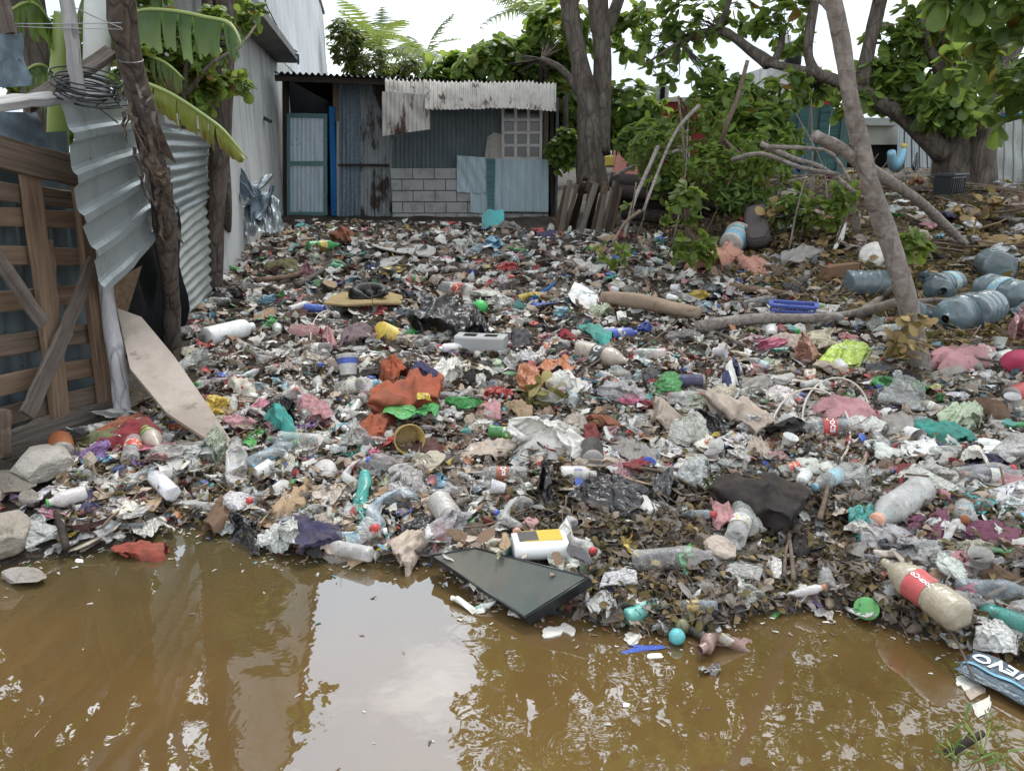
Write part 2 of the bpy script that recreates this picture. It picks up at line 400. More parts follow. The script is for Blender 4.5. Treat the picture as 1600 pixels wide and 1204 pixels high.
def lathe_mesh(name,prof,mat,seg=24,capa=True,capb=True,axis='z',smooth=True,lob=0):
    V,F=lathe(prof,seg,axis)
    if capa: F.append(tuple(range(seg))[::-1])
    if capb: F.append(tuple(range((len(prof)-1)*seg,len(prof)*seg)))
    return pymesh(name,V,F,mat,smooth)
def ico(sub):
    import bmesh
    bm=bmesh.new(); bmesh.ops.create_icosphere(bm,subdivisions=sub,radius=1)
    V=np.array([v.co[:] for v in bm.verts]); F=[[v.index for v in f.verts] for f in bm.faces]; bm.free(); return V,F
ICO={k:ico(k) for k in (1,2,3,4,5)}
def nz(P,f,seed,k=5):
    r=np.random.default_rng(seed); s=0
    for i in range(k):
        d=r.normal(size=3); d/=np.linalg.norm(d); s=s+np.sin(P@d*f*r.uniform(.6,1.7)+r.uniform(0,6.3))
    return s/k
def fold(P,c,n,w=1.,soft=.02):
    "mirror what lies beyond a plane back: how thin sheets buckle"
    s=(P-c)@n; s=(s+np.sqrt(s*s+soft*soft))*.5
    return P-(2*w)*s[:,None]*n
def text_mesh(body,size,mat='lettering',bend=0.,shear=0.,bold=0.,extr=.0):
    cu=bpy.data.curves.new('lettering','FONT'); cu.body=body; cu.size=size; cu.align_x='CENTER'; cu.align_y='CENTER'; cu.shear=shear; cu.offset=bold; cu.resolution_u=3
    ob=bpy.data.objects.new('tmp',cu); me0=ob.to_mesh(); V=[v.co.copy() for v in me0.vertices]; F=[tuple(p.vertices) for p in me0.polygons]; ob.to_mesh_clear()
    bpy.data.objects.remove(ob); bpy.data.curves.remove(cu)
    return V,F
# ------------------------------------------------------------------ ground, water
def gridmesh(name,xs,ys,zf,mat,smooth=True):
    X,Y=np.meshgrid(xs,ys); Z=zf(X,Y); V=np.stack([X,Y,Z],-1).reshape(-1,3).astype(np.float32)
    nx,ny=len(xs),len(ys); i=np.arange(nx-1)[None,:]+np.arange(ny-1)[:,None]*nx
    L=np.stack([i,i+1,i+nx+1,i+nx],-1).reshape(-1).astype(np.int32); n=(nx-1)*(ny-1)
    me=bpy.data.meshes.new(name); me.vertices.add(len(V)); me.vertices.foreach_set('co',V.ravel()); me.loops.add(len(L)); me.loops.foreach_set('vertex_index',L)
    me.polygons.add(n); me.polygons.foreach_set('loop_start',np.arange(n,dtype=np.int32)*4); me.polygons.foreach_set('loop_total',np.full(n,4,np.int32))
    me.polygons.foreach_set('use_smooth',np.full(n,smooth)); me.update(calc_edges=True); me.materials.append(MAT[mat]); return me
xs=np.concatenate([np.linspace(-120,-8,20),np.arange(-7.5,12,.06),np.linspace(12.5,120,20)])
ys=np.concatenate([np.linspace(-30,.4,16),np.arange(.6,17,.06),np.linspace(17.5,140,24)])
def gz(x,y):
    return H(x,y)+wob(x,y,17,2.)*.008*(y<17)
tag(put('ground',gridmesh('ground',xs,ys,gz,'soil')),'dark littered soil of the dump',None,kind='structure')
rr=np.random.default_rng(5)
DROPS=[(atz(a,b,0),s) for a,b,s in [(445,985,.45),(430,1012,.4),(424,1075,.5),(530,935,.3),(495,960,.35),(735,988,.4),(905,1168,.5),(800,1200,.45),(940,1110,.4),(700,1150,.3),(745,1135,.4),(440,1035,.45),(418,1120,.5),(410,990,.4),(1030,1050,.3)]]
def wz(x,y):
    z=np.zeros_like(x)
    ed=1.6*np.exp(-(((x/y+.37)/.04)**2))+1.5*np.exp(-(((x/y+.06)/.05)**2)); m=np.clip(wob(x,y,1.1,3.3)*1.2+.1,0,1)*np.clip((y-1.6)/1.2,0,1)*(x/y>-.1)+.06+.9*ed*np.clip(.55+wob(x,y,4,1.),0,1.2)
    z+=.0011*m*(nz(np.stack([x.ravel(),y.ravel()*1.3,0*x.ravel()],1),34,3,9).reshape(x.shape)+.6*nz(np.stack([x.ravel(),y.ravel(),0*x.ravel()],1),75,8,9).reshape(x.shape))
    z+=.0008*nz(np.stack([x.ravel(),y.ravel(),0*x.ravel()],1),7,13,6).reshape(x.shape)
    for p,s in DROPS:
        r=np.hypot(x-p.x,y-p.y); r0=.05*s+.03
        z+=.0016*s*np.sin((r-r0)*2*PI/(.016+.012*s))*np.exp(-((r-r0*1.3)/(.05*s+.008))**2)*(.6+.4*np.sin(np.arctan2(y-p.y,x-p.x)+s*9))
    return z
wx=np.concatenate([np.linspace(-60,-3.2,24),np.arange(-3.1,3.6,.011),np.linspace(3.7,60,24)])
wy=np.concatenate([np.linspace(-40,1.0,14),np.arange(1.05,3.9,.011),np.linspace(4,60,10)])
tag(put('pond_water',gridmesh('pond_water',wx,wy,wz,'water')),'muddy brown pond water with rain rings',None,kind='structure')
# ------------------------------------------------------------------ shack
SY_=14.5
def sp(px,py,off=0.): return at(px,py,SY_-off)
def cs(name,x0,x1,y0,y1,off,waves,mat,parent,amp=.012,prof='sine',dent=.016,seed=0,edge=None,top=None,nv=10):
    y0a,y0b=(y0 if isinstance(y0,tuple) else (y0,y0)); y1a,y1b=(y1 if isinstance(y1,tuple) else (y1,y1))
    me=pymesh(name,*corr(sp(x0,y1a,off),sp(x1,y1b,off),sp(x1,y0b,off),sp(x0,y0a,off),waves,amp,'v',prof,dent=dent,seed=seed,edge=edge,nv=nv),mat,prof=='sine')
    return put(name,me,parent)
shack=thing('tin_shack',(-1.7,14.5,.4),'low shack of patched corrugated tin over grey blocks, with blue post and lattice window','shack')
def wallbox(name,x0,x1,y0,y1,d0,d1,mat,parent):
    "solid between pixel columns, from depth offset d0 (front) to d1 behind"
    a=sp(x0,y1,d0); b=sp(x1,y0,d0); ym=(y0+y1)/2; a.x=sp(x0,ym,d0).x; b.x=sp(x1,ym,d0).x
    V,F=box(b.x-a.x,d0-d1,b.z-a.z,((a.x+b.x)/2,SY_-(d0+d1)/2,(a.z+b.z)/2)); return put(name,pymesh(name,V,F,mat),parent)
inner=wallbox('back_wall',436,866,126,345,-3.0,-3.1,'inside_shade',shack)  # near-black wall colour stands in for the shade inside the shack
sw=MBk()
for px in (866,):
    a=sp(px,350,0); sw.add(box(.05,3.0,2.2,(a.x+.03,SY_+1.55,a.z+1.1)))
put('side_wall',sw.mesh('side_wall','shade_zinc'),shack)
# block base
bw=thing
a=sp(616,362,0); b=sp(858,262,0)
blk=MBk(); bwid=.395; bh=.2; nrow=int((b.z-a.z)/bh)+1
rn=random.Random(3)
for r_ in range(nrow+1):
    z=b.z-bh*(r_+.5); x=a.x-(bwid/2 if r_%2 else 0)
    while x<b.x-.05:
        x0=max(x,a.x); x1=min(x+bwid,b.x)
        if x1-x0>.05: blk.add(box(x1-x0-.014,.15,bh-.014,((x0+x1)/2,SY_-.075-rn.uniform(0,.006),z),bev=.008))
        x+=bwid
put('block_base',blk.mesh('block_base','block'),shack)
m=MBk().add(box(b.x-a.x-.02,.13,b.z-a.z+.2,((a.x+b.x)/2,SY_-.075,(a.z+b.z)/2-.1))); put('mortar',m.mesh('mortar','mortar'),shack)
# tin cladding
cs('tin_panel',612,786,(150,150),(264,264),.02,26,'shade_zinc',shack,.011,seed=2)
cs('tin_panel',528,567,(126,127),(342,342),.03,6,'blue_zinc',shack,.014,seed=1)
o=cs('tin_panel',563,614,(127,128),(344,346),.06,9,'rusty_zinc',shack,.014,seed=4); o['label']='rusty brown corrugated panel'
plank('crossbar',sp(528,258,.10),sp(608,258,.10),.04,.03,(0,-1,0),'dark_wood',shack)
cs('patch_sheet',714,760,(243,246),(300,303),.19,3,'pale_zinc',shack,.008,'trap',.01,3)
cs('patch_sheet',735,788,(246,248),(332,336),.17,3,'pale_zinc',shack,.008,'trap',.01,5)
cs('patch_sheet',786,857,(249,249),(330,331),.22,6,'pale_zinc',shack,.010,'trap',.006,7)['label']='blue grey ribbed patch sheet'
p=slab([sp(760,247,.215),sp(774,248,.215),sp(772,333,.215),sp(762,331,.215)],.004,(0,-1,0)); put('paint_stripe',pymesh('paint_stripe',*p,'teal_wood'),shack)
p=slab([sp(762,214,.06),sp(772,207,.06),sp(784,210,.06),sp(784,248,.06),sp(757,248,.06)],.006,(0,-1,0)); o=put('tin_scrap',pymesh('tin_scrap',*p,'awning_zinc'),shack)
# lattice window
wd=MBk(); x0,x1,y0,y1=786,845,168,247
for k in range(5):
    yy=y0+(y1-y0)*k/4; A=sp(x0-2,yy,.09);B=sp(x1+2,yy,.09); wd.add(box(B.x-A.x,.05,.045,((A.x+B.x)/2,A.y,A.z)))
for k in range(4):
    xx=x0+(x1-x0)*k/3; A=sp(xx,y0-1,.095);B=sp(xx,y1+1,.095); wd.add(box(.05,.05,A.z-B.z,((A.x+B.x)/2,A.y-.006,(A.z+B.z)/2)))
wdo=put('lattice_window',wd.mesh('lattice_window','lattice'),shack)
wallbox('pane',785,847,168,248,-.02,-.06,'glass_dark',wdo)
plank('corner_post',sp(853,168,.1),sp(853,250,.1),.09,.05,(0,-1,0),'grey_wood',shack)
plank('corner_post',sp(862,168,.12),sp(863,345,.12),.06,.06,(0,-1,0),'dark_wood',shack)
# awning (leans out, lapped sheets) and hanging drop sheet
def awn(name,x0,x1,yt0,yt1,yb0,yb1,outb,waves,seed):
    V,F=corr(at(x0,yb0,SY_-outb),at(x1,yb1,SY_-outb),at(x1+0,yt1,SY_-.93),at(x0,yt0,SY_-.93),waves,.016,'v','sine',dent=.012,seed=seed,nv=8)
    me=pymesh(name,V,F,'awning_zinc',True); 
    for v in me.vertices:                                   # the sheet bows down at its outer edge
        t=(SY_-.93-v.co.y)/(outb-.93); v.co.z+=.10*math.sin(max(0,min(1,t))*PI)
    return put(name,me,shack)
awn('awning_sheet',664,745,127,128,172,170,1.4,12,1); awn('awning_sheet',738,812,128,129,171,168,1.41,11,2); awn('awning_sheet',806,869,128,130,170,174,1.43,10,3)
awn('awning_sheet',602,668,126,128,150,152,1.25,10,4)
cs('drop_sheet',597,672,(143,148),(213,202),1.27,11,'awning_zinc',shack,.014,dent=.02,seed=6)
# roof
V,F=corr(at(428,113,13.7),at(868,131,13.7),at(868,131,13.7)+Vector((0,4.2,-.25)),at(428,113,13.7)+Vector((0,4.2,-.25)),46,.022,'v','sine'); put('roof',pymesh('roof',V,F,'dark_metal',True),shack)
plank('fascia',at(430,122,13.85),at(866,137,13.85),.10,.05,(0,-1,0),'dark_wood',shack)
# door
dr=thing('x',(0,0,0),None,None); bpy.data.objects.remove(dr)
V,F=corr(sp(452,335,.05),sp(506,335,.05),sp(506,178,.05),sp(452,178,.05),8,.014,'v','trap',dent=.004,nv=6)
door=put('door',pymesh('door',V,F,'door_zinc'),shack)
for a_,b_ in (((451,180),(508,181)),((451,255),(508,255)),((451,334),(508,334))): plank('door_rail',sp(*a_,.08),sp(*b_,.08),.07,.03,(0,-1,0),'green_frame',door)
for xx in (451,509): plank('door_stile',sp(xx,178,.082),sp(xx,336,.082),.06,.03,(0,-1,0),'green_frame',door)
plank('blue_post',sp(519,167,.14),sp(522,337,.14),.10,.06,(0,-1,0),'blue_wood',shack)
plank('door_post',sp(524,128,.05),sp(525,190,.05),.09,.05,(0,-1,0),'orange_wood',shack)
plank('concrete_post',sp(528,190,.09),sp(528,337,.09),.05,.05,(0,-1,0),'pale_wood',shack)
plank('door_gap_shade',sp(446,125,.02),sp(447,337,.02),.10,.08,(0,-1,0),'dark_wood',shack)  # dark strip stands in for the shaded gap left of the door
# ------------------------------------------------------------------ white building at the left
WB0=Vector((-4.22,14.5)); WD=Vector((-.18,1)).normalized()
def wbp(Y,z,off=0.): return Vector((WB0.x-.18*(Y-14.5)+off,Y,z))
hall=thing('white_building',(-4.2,14,.3),'tall white building with stained grey lower wall and concrete ledge behind the shack','building')
def wslab(name,Y0,Y1,z0,z1,off,th,mat,parent,waves=0):
    if waves: V,F=corr(wbp(Y0,z0,off),wbp(Y1,z0,off),wbp(Y1,z1,off),wbp(Y0,z1,off),waves,.02,'v','trap',dent=.03)
    else: V,F=slab([wbp(Y0,z0,off),wbp(Y1,z0,off),wbp(Y1,z1,off),wbp(Y0,z1,off)],th,(-1,-.18,0))
    return put(name,pymesh(name,V,F,mat),parent)
wslab('lower_wall',6.5,45,-.3,3.25,0,.25,'grey_render',hall)
wslab('upper_wall',6.5,38,3.3,7.4,-.12,.2,'white_paint',hall)
wslab('upper_wall',6.5,38,3.35,7.38,-.07,0,'white_paint',hall,110)
V,F=slab([wbp(6.5,3.12,.42),wbp(15.6,3.12,.42),wbp(15.6,3.24,.42),wbp(6.5,3.24,.42)],.55,(-1,-.18,0)); put('ledge',pymesh('ledge',V,F,'ledge'),hall)
wslab('parapet_cap',6.5,38,7.4,7.55,.02,.4,'ledge',hall)
put('wire',pymesh('wire',*tube([wbp(13.5,4.7,.02),wbp(14.2,3.9,.03),wbp(14.5,3.3,.3),wbp(15,3.25,.44)],.012,6),'cable'),hall)
put('bracket',pymesh('bracket',*tube([at(462,86,13.6),at(466,86,13.4),at(466,101,13.4)],.015,6),'dark_metal'),hall)
put('wall_hook',pymesh('wall_hook',*tube([at(410,183,12.9),at(423,190,12.6)],.03,8),'dark_metal'),hall)
# ------------------------------------------------------------------ pallet gate and sheets
PA=Vector((-2.45,3.40,0)); PB=Vector((-2.27,4.15,0)); PD_=(PB-PA).normalized(); PN=Vector((PD_.y,-PD_.x,0))  # towards the yard
def onp(px,py,off=0.,p0=PA,n=PN):
    a,b,c=ray(px,py); d=Vector((a,b,c)); o=Vector((0,0,CAMZ)); q=p0+n*off
    return o+d*((q-o).dot(n)/d.dot(n))
def strip(name,a,b,wpx,t,off,mat,parent,ext0=0.,nrm=PN):
    p0=onp(*a,off);p1=onp(*b,off); d=(p1-p0).normalized(); p0=p0-d*ext0
    w=wpx*depth((p0+p1)/2)/FPX
    return plank(name,p0,p1,w,t,nrm,mat,parent,j=.004,nx=8)
gate=thing('pallet_gate',PA+Vector((0,.3,.1)),'tall weathered pallet gate with brown slats and diagonal braces at the water','gate')
for (y0,x1,y1,w,mt) in ((300,112,312,30,'pallet_wood'),(338,115,346,30,'orange_wood'),(400,125,402,30,'orange_wood'),(470,136,458,32,'orange_wood'),(540,150,517,33,'pallet_wood'),(603,160,566,32,'orange_wood'),(652,168,606,30,'pallet_wood')):
    strip('slat',(0,y0),(x1+14,y1),w,.02,.0,mt,gate,.5)
strip('top_beam',(0,238),(118,268),50,.045,.06,'pallet_wood',gate,.5)
strip('bottom_board',(12,700),(180,640),38,.025,.07,'grey_wood',gate,.0)
strip('bottom_board',(-30,690),(8,688),62,.05,.075,'pallet_wood',gate,.3)
strip('stringer',(46,272),(95,652),31,.04,.045,'orange_wood',gate)
strip('stringer',(72,375),(84,520),22,.03,.05,'orange_wood',gate)
strip('stringer',(118,240),(163,625),24,.04,.047,'orange_wood',gate)
strip('stringer',(5,640),(6,715),18,.04,.115,'pallet_wood',gate)
strip('diagonal_brace',(-10,395),(68,505),24,.02,.10,'grey_wood',gate)
strip('diagonal_brace',(146,405),(98,530),22,.022,.105,'grey_wood',gate); strip('diagonal_brace',(104,515),(42,648),28,.022,.108,'grey_wood',gate)
# sheets behind the gate
def pxsheet(name,quad,offs,waves,amp,mat,label,cat,along='v',prof='sine',dent=.01,seed=0,group=None,parent=None):
    P=[onp(x,y,o) for (x,y),o in zip(quad,offs)]
    o=put(name,pymesh(name,*corr(*P,waves,amp,along,prof,dent=dent,seed=seed),mat,prof=='sine'),parent); 
    if label: tag(o,label,cat,group)
    return o
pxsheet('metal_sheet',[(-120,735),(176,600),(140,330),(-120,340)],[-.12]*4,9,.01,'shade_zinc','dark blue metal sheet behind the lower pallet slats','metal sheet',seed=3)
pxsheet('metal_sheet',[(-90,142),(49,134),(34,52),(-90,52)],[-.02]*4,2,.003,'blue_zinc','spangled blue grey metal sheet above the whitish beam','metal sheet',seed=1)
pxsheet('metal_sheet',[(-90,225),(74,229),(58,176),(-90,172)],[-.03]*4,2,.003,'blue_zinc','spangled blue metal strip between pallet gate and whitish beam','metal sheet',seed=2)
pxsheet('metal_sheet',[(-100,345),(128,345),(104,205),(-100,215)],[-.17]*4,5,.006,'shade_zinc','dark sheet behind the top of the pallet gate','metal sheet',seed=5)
def beam(name,a,b,Y0,Y1,wpx,t,mat,label,cat,nrm=(0,-1,.2),group=None):
    p0=at(*a,Y0);p1=at(*b,Y1); w=wpx*depth((p0+p1)/2)/FPX
    o=plank(name,p0,p1,w,t,nrm,mat,None,j=.005,nx=8); 
    return tag(o,label,cat,group)
beam('wooden_beam',(-60,168),(112,150),3.35,4.1,32,.04,'pale_wood','whitish peeling beam across the top of the pallet gate','beam')
beam('wooden_beam',(38,166),(172,82),3.9,4.3,22,.04,'grey_wood','short grey beam slanting up to the split trunk','beam')
beam('wooden_board',(95,-60),(124,152),4.05,4.02,21,.025,'pale_wood','narrow upright pale board with cable coiled round it','board')
beam('wooden_board',(-22,-60),(10,54),3.9,3.9,36,.03,'grey_wood','grey upright board in the top corner over the blue sheet','board')
o=put('white_pipe',pymesh('white_pipe',*tube([at(158,-90,6),at(152,40,6),at(150,260,6)],[.085,.09,.09],16),'pvc',True)); tag(o,'thick white pipe standing behind the split trunk','pipe')
# trapezoid zinc sheet hung in front
ed=lambda u,v:(.0+.04*math.sin(v*9)+.03*v,1.0)
V,F=corr(at(158,462,3.78),at(252,362,5.05),at(226,150,5.0),at(80,156,3.62),5,.022,'u','trap',dent=.009,seed=2,nv=8,edge=ed)
fz=put('metal_sheet',pymesh('metal_sheet',V,F,'new_zinc')); tag(fz,'bright grey ribbed zinc sheet hanging between pallet gate and split trunk','metal sheet')
fence=thing('tin_fence',at(290,470,6.2),'pale corrugated tin fence of two lapped sheets behind the split trunk','fence')
def fs(quad,Y,waves,mat,seed): 
    P=[at(x,y,yy) for (x,y),yy in zip(quad,Y)]; return put('fence_sheet',pymesh('fence_sheet',*corr(*P,waves,.014,'u','sine',dent=.01,seed=seed,nv=8),mat,True),fence)
fs([(236,368),(324,310),(328,205),(225,186)],(5.55,7.3,7.3,5.4),8,'new_zinc',1)
fs([(268,515),(331,455),(325,300),(250,362)],(5.75,7.42,7.42,5.7),10,'old_zinc',4)
o=put('gap_shade_sheet',pymesh('gap_shade_sheet',*corr(at(195,560,4.9),at(285,540,5.9),at(285,330,5.8),at(190,350,4.7),3,.03,'v','sine',dent=.05,nv=10),'black',True)); tag(o,'black sheet put in for the shade in the gap below the zinc sheet','tarp')  # black sheet stands in for the shade in this gap
pxs=[at(172,500,4.45),at(198,492,4.6),at(222,415,4.6),at(176,440,4.4)]
tag(put('plywood_piece',pymesh('plywood_piece',*slab(pxs,.02,(0,-1,0)),'orange_wood')),'brown plywood piece in the gap beneath the zinc sheet','plywood')
# split trunk with bark shreds
tk=thing('split_trunk',ground(268,532),'leaning dead trunk with shredded bark propping the zinc sheet','post')
V,F=tube([at(172,-120,4.0),at(186,0,4.15),at(205,90,4.3),at(228,200,4.5),at(252,300,4.75),at(262,400,5.0),at(268,480,5.3),ground(268,540)-Vector((0,0,.1))],[.06,.062,.066,.065,.064,.058,.054,.055],16,.22,3,sub=4)
put('trunk',pymesh('trunk',V,F,'old_bark',True),tk)
rb=random.Random(4)
for k in range(26):
    py=rb.uniform(130,330); px=186+(py-20)*.215+rb.uniform(-20,26); Y=4.12+(py-100)*.0022; L=rb.uniform(.08,.26); 
    p=at(px,py,Y); dx=rb.uniform(-.05,.06); w=rb.uniform(.008,.022)
    V=[];n=7
    for i in range(n):
        t=i/(n-1); q=p+Vector((dx*t+rb.uniform(-.01,.01),-.03*math.sin(t*3)-rb.uniform(0,.02),-L*t)); ww=w*(1-.7*t)
        V+= [q+Vector((-ww,0,0)),q+Vector((ww,rb.uniform(-.01,.01),0))]
    put('bark_shred',pymesh('bark_shred',V,[(2*i,2*i+1,2*i+3,2*i+2) for i in range(n-1)],'grey_wood' if k%3 else 'pallet_wood'),tk)
o=put('dry_leaf',pymesh('dry_leaf',[at(238,215,4.35),at(250,195,4.3),at(262,225,4.3),at(276,256,4.25),at(262,246,4.33),at(246,236,4.4)],[(0,1,2,5),(5,2,3,4)],'pallet_wood'),tk)
# cable coil
rc=random.Random(9); cc=at(140,128,4.0)
pts=[]
for k in range(9*16):
    a=2*PI*k/16; lp=k//16; rx=.15+.025*math.sin(lp*2.1); 
    pts.append(cc+Vector((rx*math.cos(a)+.012*math.sin(lp*3),-.03+.09*math.sin(a)+rc.uniform(-.004,.004),.045*math.sin(a+.4)-.05*math.cos(a)-.008*lp+.03*math.sin(lp*1.7))))
pts+= [at(150,165,3.9),at(184,192,3.88)]
tag(put('cable_coil',pymesh('cable_coil',*tube(pts,.0042,6),'cable',True)),'coil of thin black cable hung on the pale board','cable')
for a,b,w in (((-20,37),(190,36),.0022),((-20,40),(192,46),.002),((112,10),(190,44),.0025)):
    tag(put('tie_wire',pymesh('tie_wire',*tube([at(*a,3.9),at((a[0]+b[0])/2,(a[1]+b[1])/2+1,4.0),at(*b,4.05)],w,5),'wire')),{37:'upper taut tie wire running to the split trunk',40:'lower taut tie wire running to the split trunk',10:'slanting tie wire from pale board to split trunk'}[a[1]],'wire','tie wires on the trunk')
# debarked pole, leaning ply
o=put('bare_pole',pymesh('bare_pole',*tube([at(164,440,4.1),at(172,500,4.08),at(182,560,4.02),at(188,610,3.98),ground(194,668)-Vector((0,0,.08))],[.037,.04,.045,.042,.04],12,.1,2,sub=4),'debarked',True)); tag(o,'pale barkless pole standing beside the pallet gate','pole')
q=[(184,486,4.35),(222,500,4.33),(272,560,4.15),(322,632,3.8),(369,704,3.5),(350,708,3.46),(262,650,3.6),(204,580,4.05)]
A0,A1=at(*q[0]),at(*q[6]); n=Vector((.45,-.62,.64)); A1=at(*q[4]); n=(n-(A1-A0).normalized()*n.dot((A1-A0).normalized())).normalized(); P=[onp(k[0],k[1],0.,A0,n) for k in q]
me=pymesh('leaning_board',*slab(P,.022,n),'carton'); tag(put('leaning_board',me,None,None,(.40,.345,.30,1)),'broad bare plywood board leaning from the pole down to the rubbish','board')
tag(put('tie_wire',pymesh('tie_wire',*tube([at(205+6*math.cos(a)*3.2,94+4*math.sin(a),4.25-.09*math.sin(a)) for a in np.linspace(0,2*PI,14)],.0022,5),'wire')),'loop of tie wire round the split trunk','wire','tie wires on the trunk')
# posts by the hall
def post(pts,rad,mat,label,seed,cat='post',wob_=.18,seg=12):
    V,F=tube(pts,rad,seg,wob_,seed,sub=3); return tag(put('wooden_post',pymesh('wooden_post',V,F,mat,True)),label,cat,'rough posts by the tin fence')
post([at(352,-60,7.4),at(350,100,7.4),at(345,220,7.4),at(336,340,7.4),ground(330,452)-Vector((0,0,.1))],[.085,.085,.09,.085,.09],'old_bark','thick rough post at the end of the tin fence',2)
post([at(340,190,7.9),at(352,260,7.9),at(356,330,7.9),ground(354,385)],[.04,.045,.045,.04],'bark','thin crooked post behind the thick rough one',5)
post([at(322,-60,8.2),at(326,60,8.2),at(335,180,8.1),at(332,300,8.)],[.05,.05,.05,.05],'pale_bark','slim pale post behind the banana leaves',7)
# ------------------------------------------------------------------ houses and fences behind on the right
def flat(name,Y,px0,px1,py0,py1,mat,parent=None,th=.15,waves=0,amp=.02,prof='sine'):
    if waves: return put(name,pymesh(name,*corr(at(px0,py1,Y),at(px1,py1,Y),at(px1,py0,Y),at(px0,py0,Y),waves,amp,'v',prof,dent=.02,seed=px0),mat,prof=='sine'),parent)
    a=at(px0,py1,Y);b=at(px1,py0,Y); a.x=at(px0,(py0+py1)/2,Y).x; b.x=at(px1,(py0+py1)/2,Y).x; return put(name,pymesh(name,*box(b.x-a.x,th,b.z-a.z,((a.x+b.x)/2,Y+th/2,(a.z+b.z)/2)),mat),parent)
house=thing('red_house',(5,20,.6),'red and pink house with barred window behind the twin trunk tree','house')
flat('front_wall',20,1000,1290,158,285,'red_paint',house)
flat('roof_edge',19.9,1000,1150,152,159,'cream',house,.3)
V,F=slab([at(1000,285,20),at(958,285,22.5),at(958,165,22.5),at(975,158,21.8),at(1000,152,20)],.15,(0,1,0)); put('side_wall',pymesh('side_wall',V,F,'pink_paint'),house)
wf=flat('window',19.93,1010,1078,188,250,'glass_dark',house,.05); g=MBk()
for k in range(7):
    p=at(1010+68*k/6,219,19.88); g.add(box(.03,.03,1.0,(p.x,p.y,p.z)))
for k in range(5):
    p=at(1044,188+62*k/4,19.87); g.add(box(1.12,.03,.03,(p.x,p.y,p.z)))
put('window_bars',g.mesh('window_bars','cream'),wf)
ac=flat('cooling_unit',19.5,1025,1045,134,156,'cream',house,.4); flat('vent',19.46,1032,1039,136,155,'black',ac,.03)
tag(put('scrap_arch',pymesh('scrap_arch',*tube([at(972,168,18.8),at(990,156,18.8),at(1013,151,18.8)],.05,6),'cream')),'curved pale strip over the pink side wall','strip')
fc=thing('teal_fence',at(1265,262,15),'teal painted plank fence behind the blue tarp','fence')
for k in range(7):
    x=1210+k*17; flat('plank',15+.03*(k%2),x,x+16,162+(k*5)%9,272,'teal_wood' if k%3 else 'green_frame',fc,.03)
flat('rail',15.06,1208,1330,240,246,'grey_wood',fc,.05)
shed=thing('scrap_shed',at(1370,240,15.5),'low shed of whitish boards and bent zinc beside the big tree','shed')
flat('roof_board',15.3,1318,1406,184,196,'old_zinc',shed,.5); flat('wall',15.5,1318,1406,197,226,'cream',shed,.1); flat('opening_shade',15.6,1318,1406,226,262,'inside_shade',shed,.1)  # near-black panel stands in for the shade in the shed opening
V,F=corr(at(1400,262,15.2),at(1462,262,15.2),at(1458,222,15.2),at(1402,192,15.2),5,.03,'v','trap'); put('zinc_wall',pymesh('zinc_wall',V,F,'new_zinc'),shed)
f2=thing('zinc_fence',at(1620,270,14.5),'tall beige ribbed zinc fence at the far corner with blue capping','fence')
flat('zinc_panel',14.5,1554,1760,184,285,'old_zinc',f2,0,14,.02,'trap'); flat('capping',14.45,1552,1760,177,184,'blue_wood',f2,.12)
lw=MBk(); 
def tankf(px,py,Y,rpx,hpx,mat,label):
    p=at(px,py,Y); s=depth(p)/FPX; me=lathe_mesh('water_tank',[(0,0),(rpx*s,0),(rpx*s,hpx*s*.75),(rpx*s*.85,hpx*s*.9),(rpx*s*.3,hpx*s),(0.01,hpx*s)],mat,20,False,False); o=put('water_tank',me,None,T(p)); tag(o,label,'water tank'); return o
tankf(1578,180,16.5,14,20,'pvc','pale rooftop tank behind the beige zinc fence'); tankf(1238,102,26,13,36,'dark_metal','tall black rooftop tank among the leaves')
tower=thing('grey_building',at(1240,200,26.5),'grey concrete building mostly hidden behind leaves under the black tank','building')
flat('wall',26.2,1190,1275,104,285,'grey_render',tower,3); flat('stair_head',26.6,1222,1234,55,104,'cream',tower,.5)
tag(flat('low_wall',15.2,860,960,246,262,'ledge',None,.3),'low dark concrete wall behind the twin trunk tree','wall')
# stacked dark logs and leaning plank bundle
for k,(a,b,r) in enumerate([((955,282),(1150,305),.10),((960,300),(1165,322),.11),((962,318),(1160,338),.10),((975,335),(1120,352),.09),((1000,272),(1175,298),.07)]):
    p0,p1=at(*a,11.8-.2*(k%2)),at(*b,11.0-.2*(k%2)); me=pymesh('log',*tube([p0,(p0+p1)/2+Vector((0,0,.03)),p1],r,10,.2,k,sub=4),'dark_wood',True)
    tag(put('dark_log',me),['topmost thick','second from top','third from top','lowest','slim uppermost'][k]+' blackened log in the stack right of the plank bundle','log','blackened stacked logs')
rb=random.Random(12)
for k in range(13):
    x=868+k*7.2; lean=rb.uniform(8,26)+k*.6; yt=rb.uniform(276,296); Y=11.2+rb.uniform(-.15,.15)
    p1=at(x+lean,yt,Y+.2); p0=ground(x,rb.uniform(358,372)); 
    o=plank('leaning_plank',p0,p1,rb.uniform(.05,.09),.03,(0,-1,.2),['orange_wood','grey_wood','pallet_wood','dark_wood'][k%4],None)
    tag(o,f"{['first','second','third','fourth','fifth','sixth','seventh','eighth','ninth','tenth','eleventh','twelfth','thirteenth'][k]} plank from the left leaning beside the shack",'plank','planks leaning beside the shack')
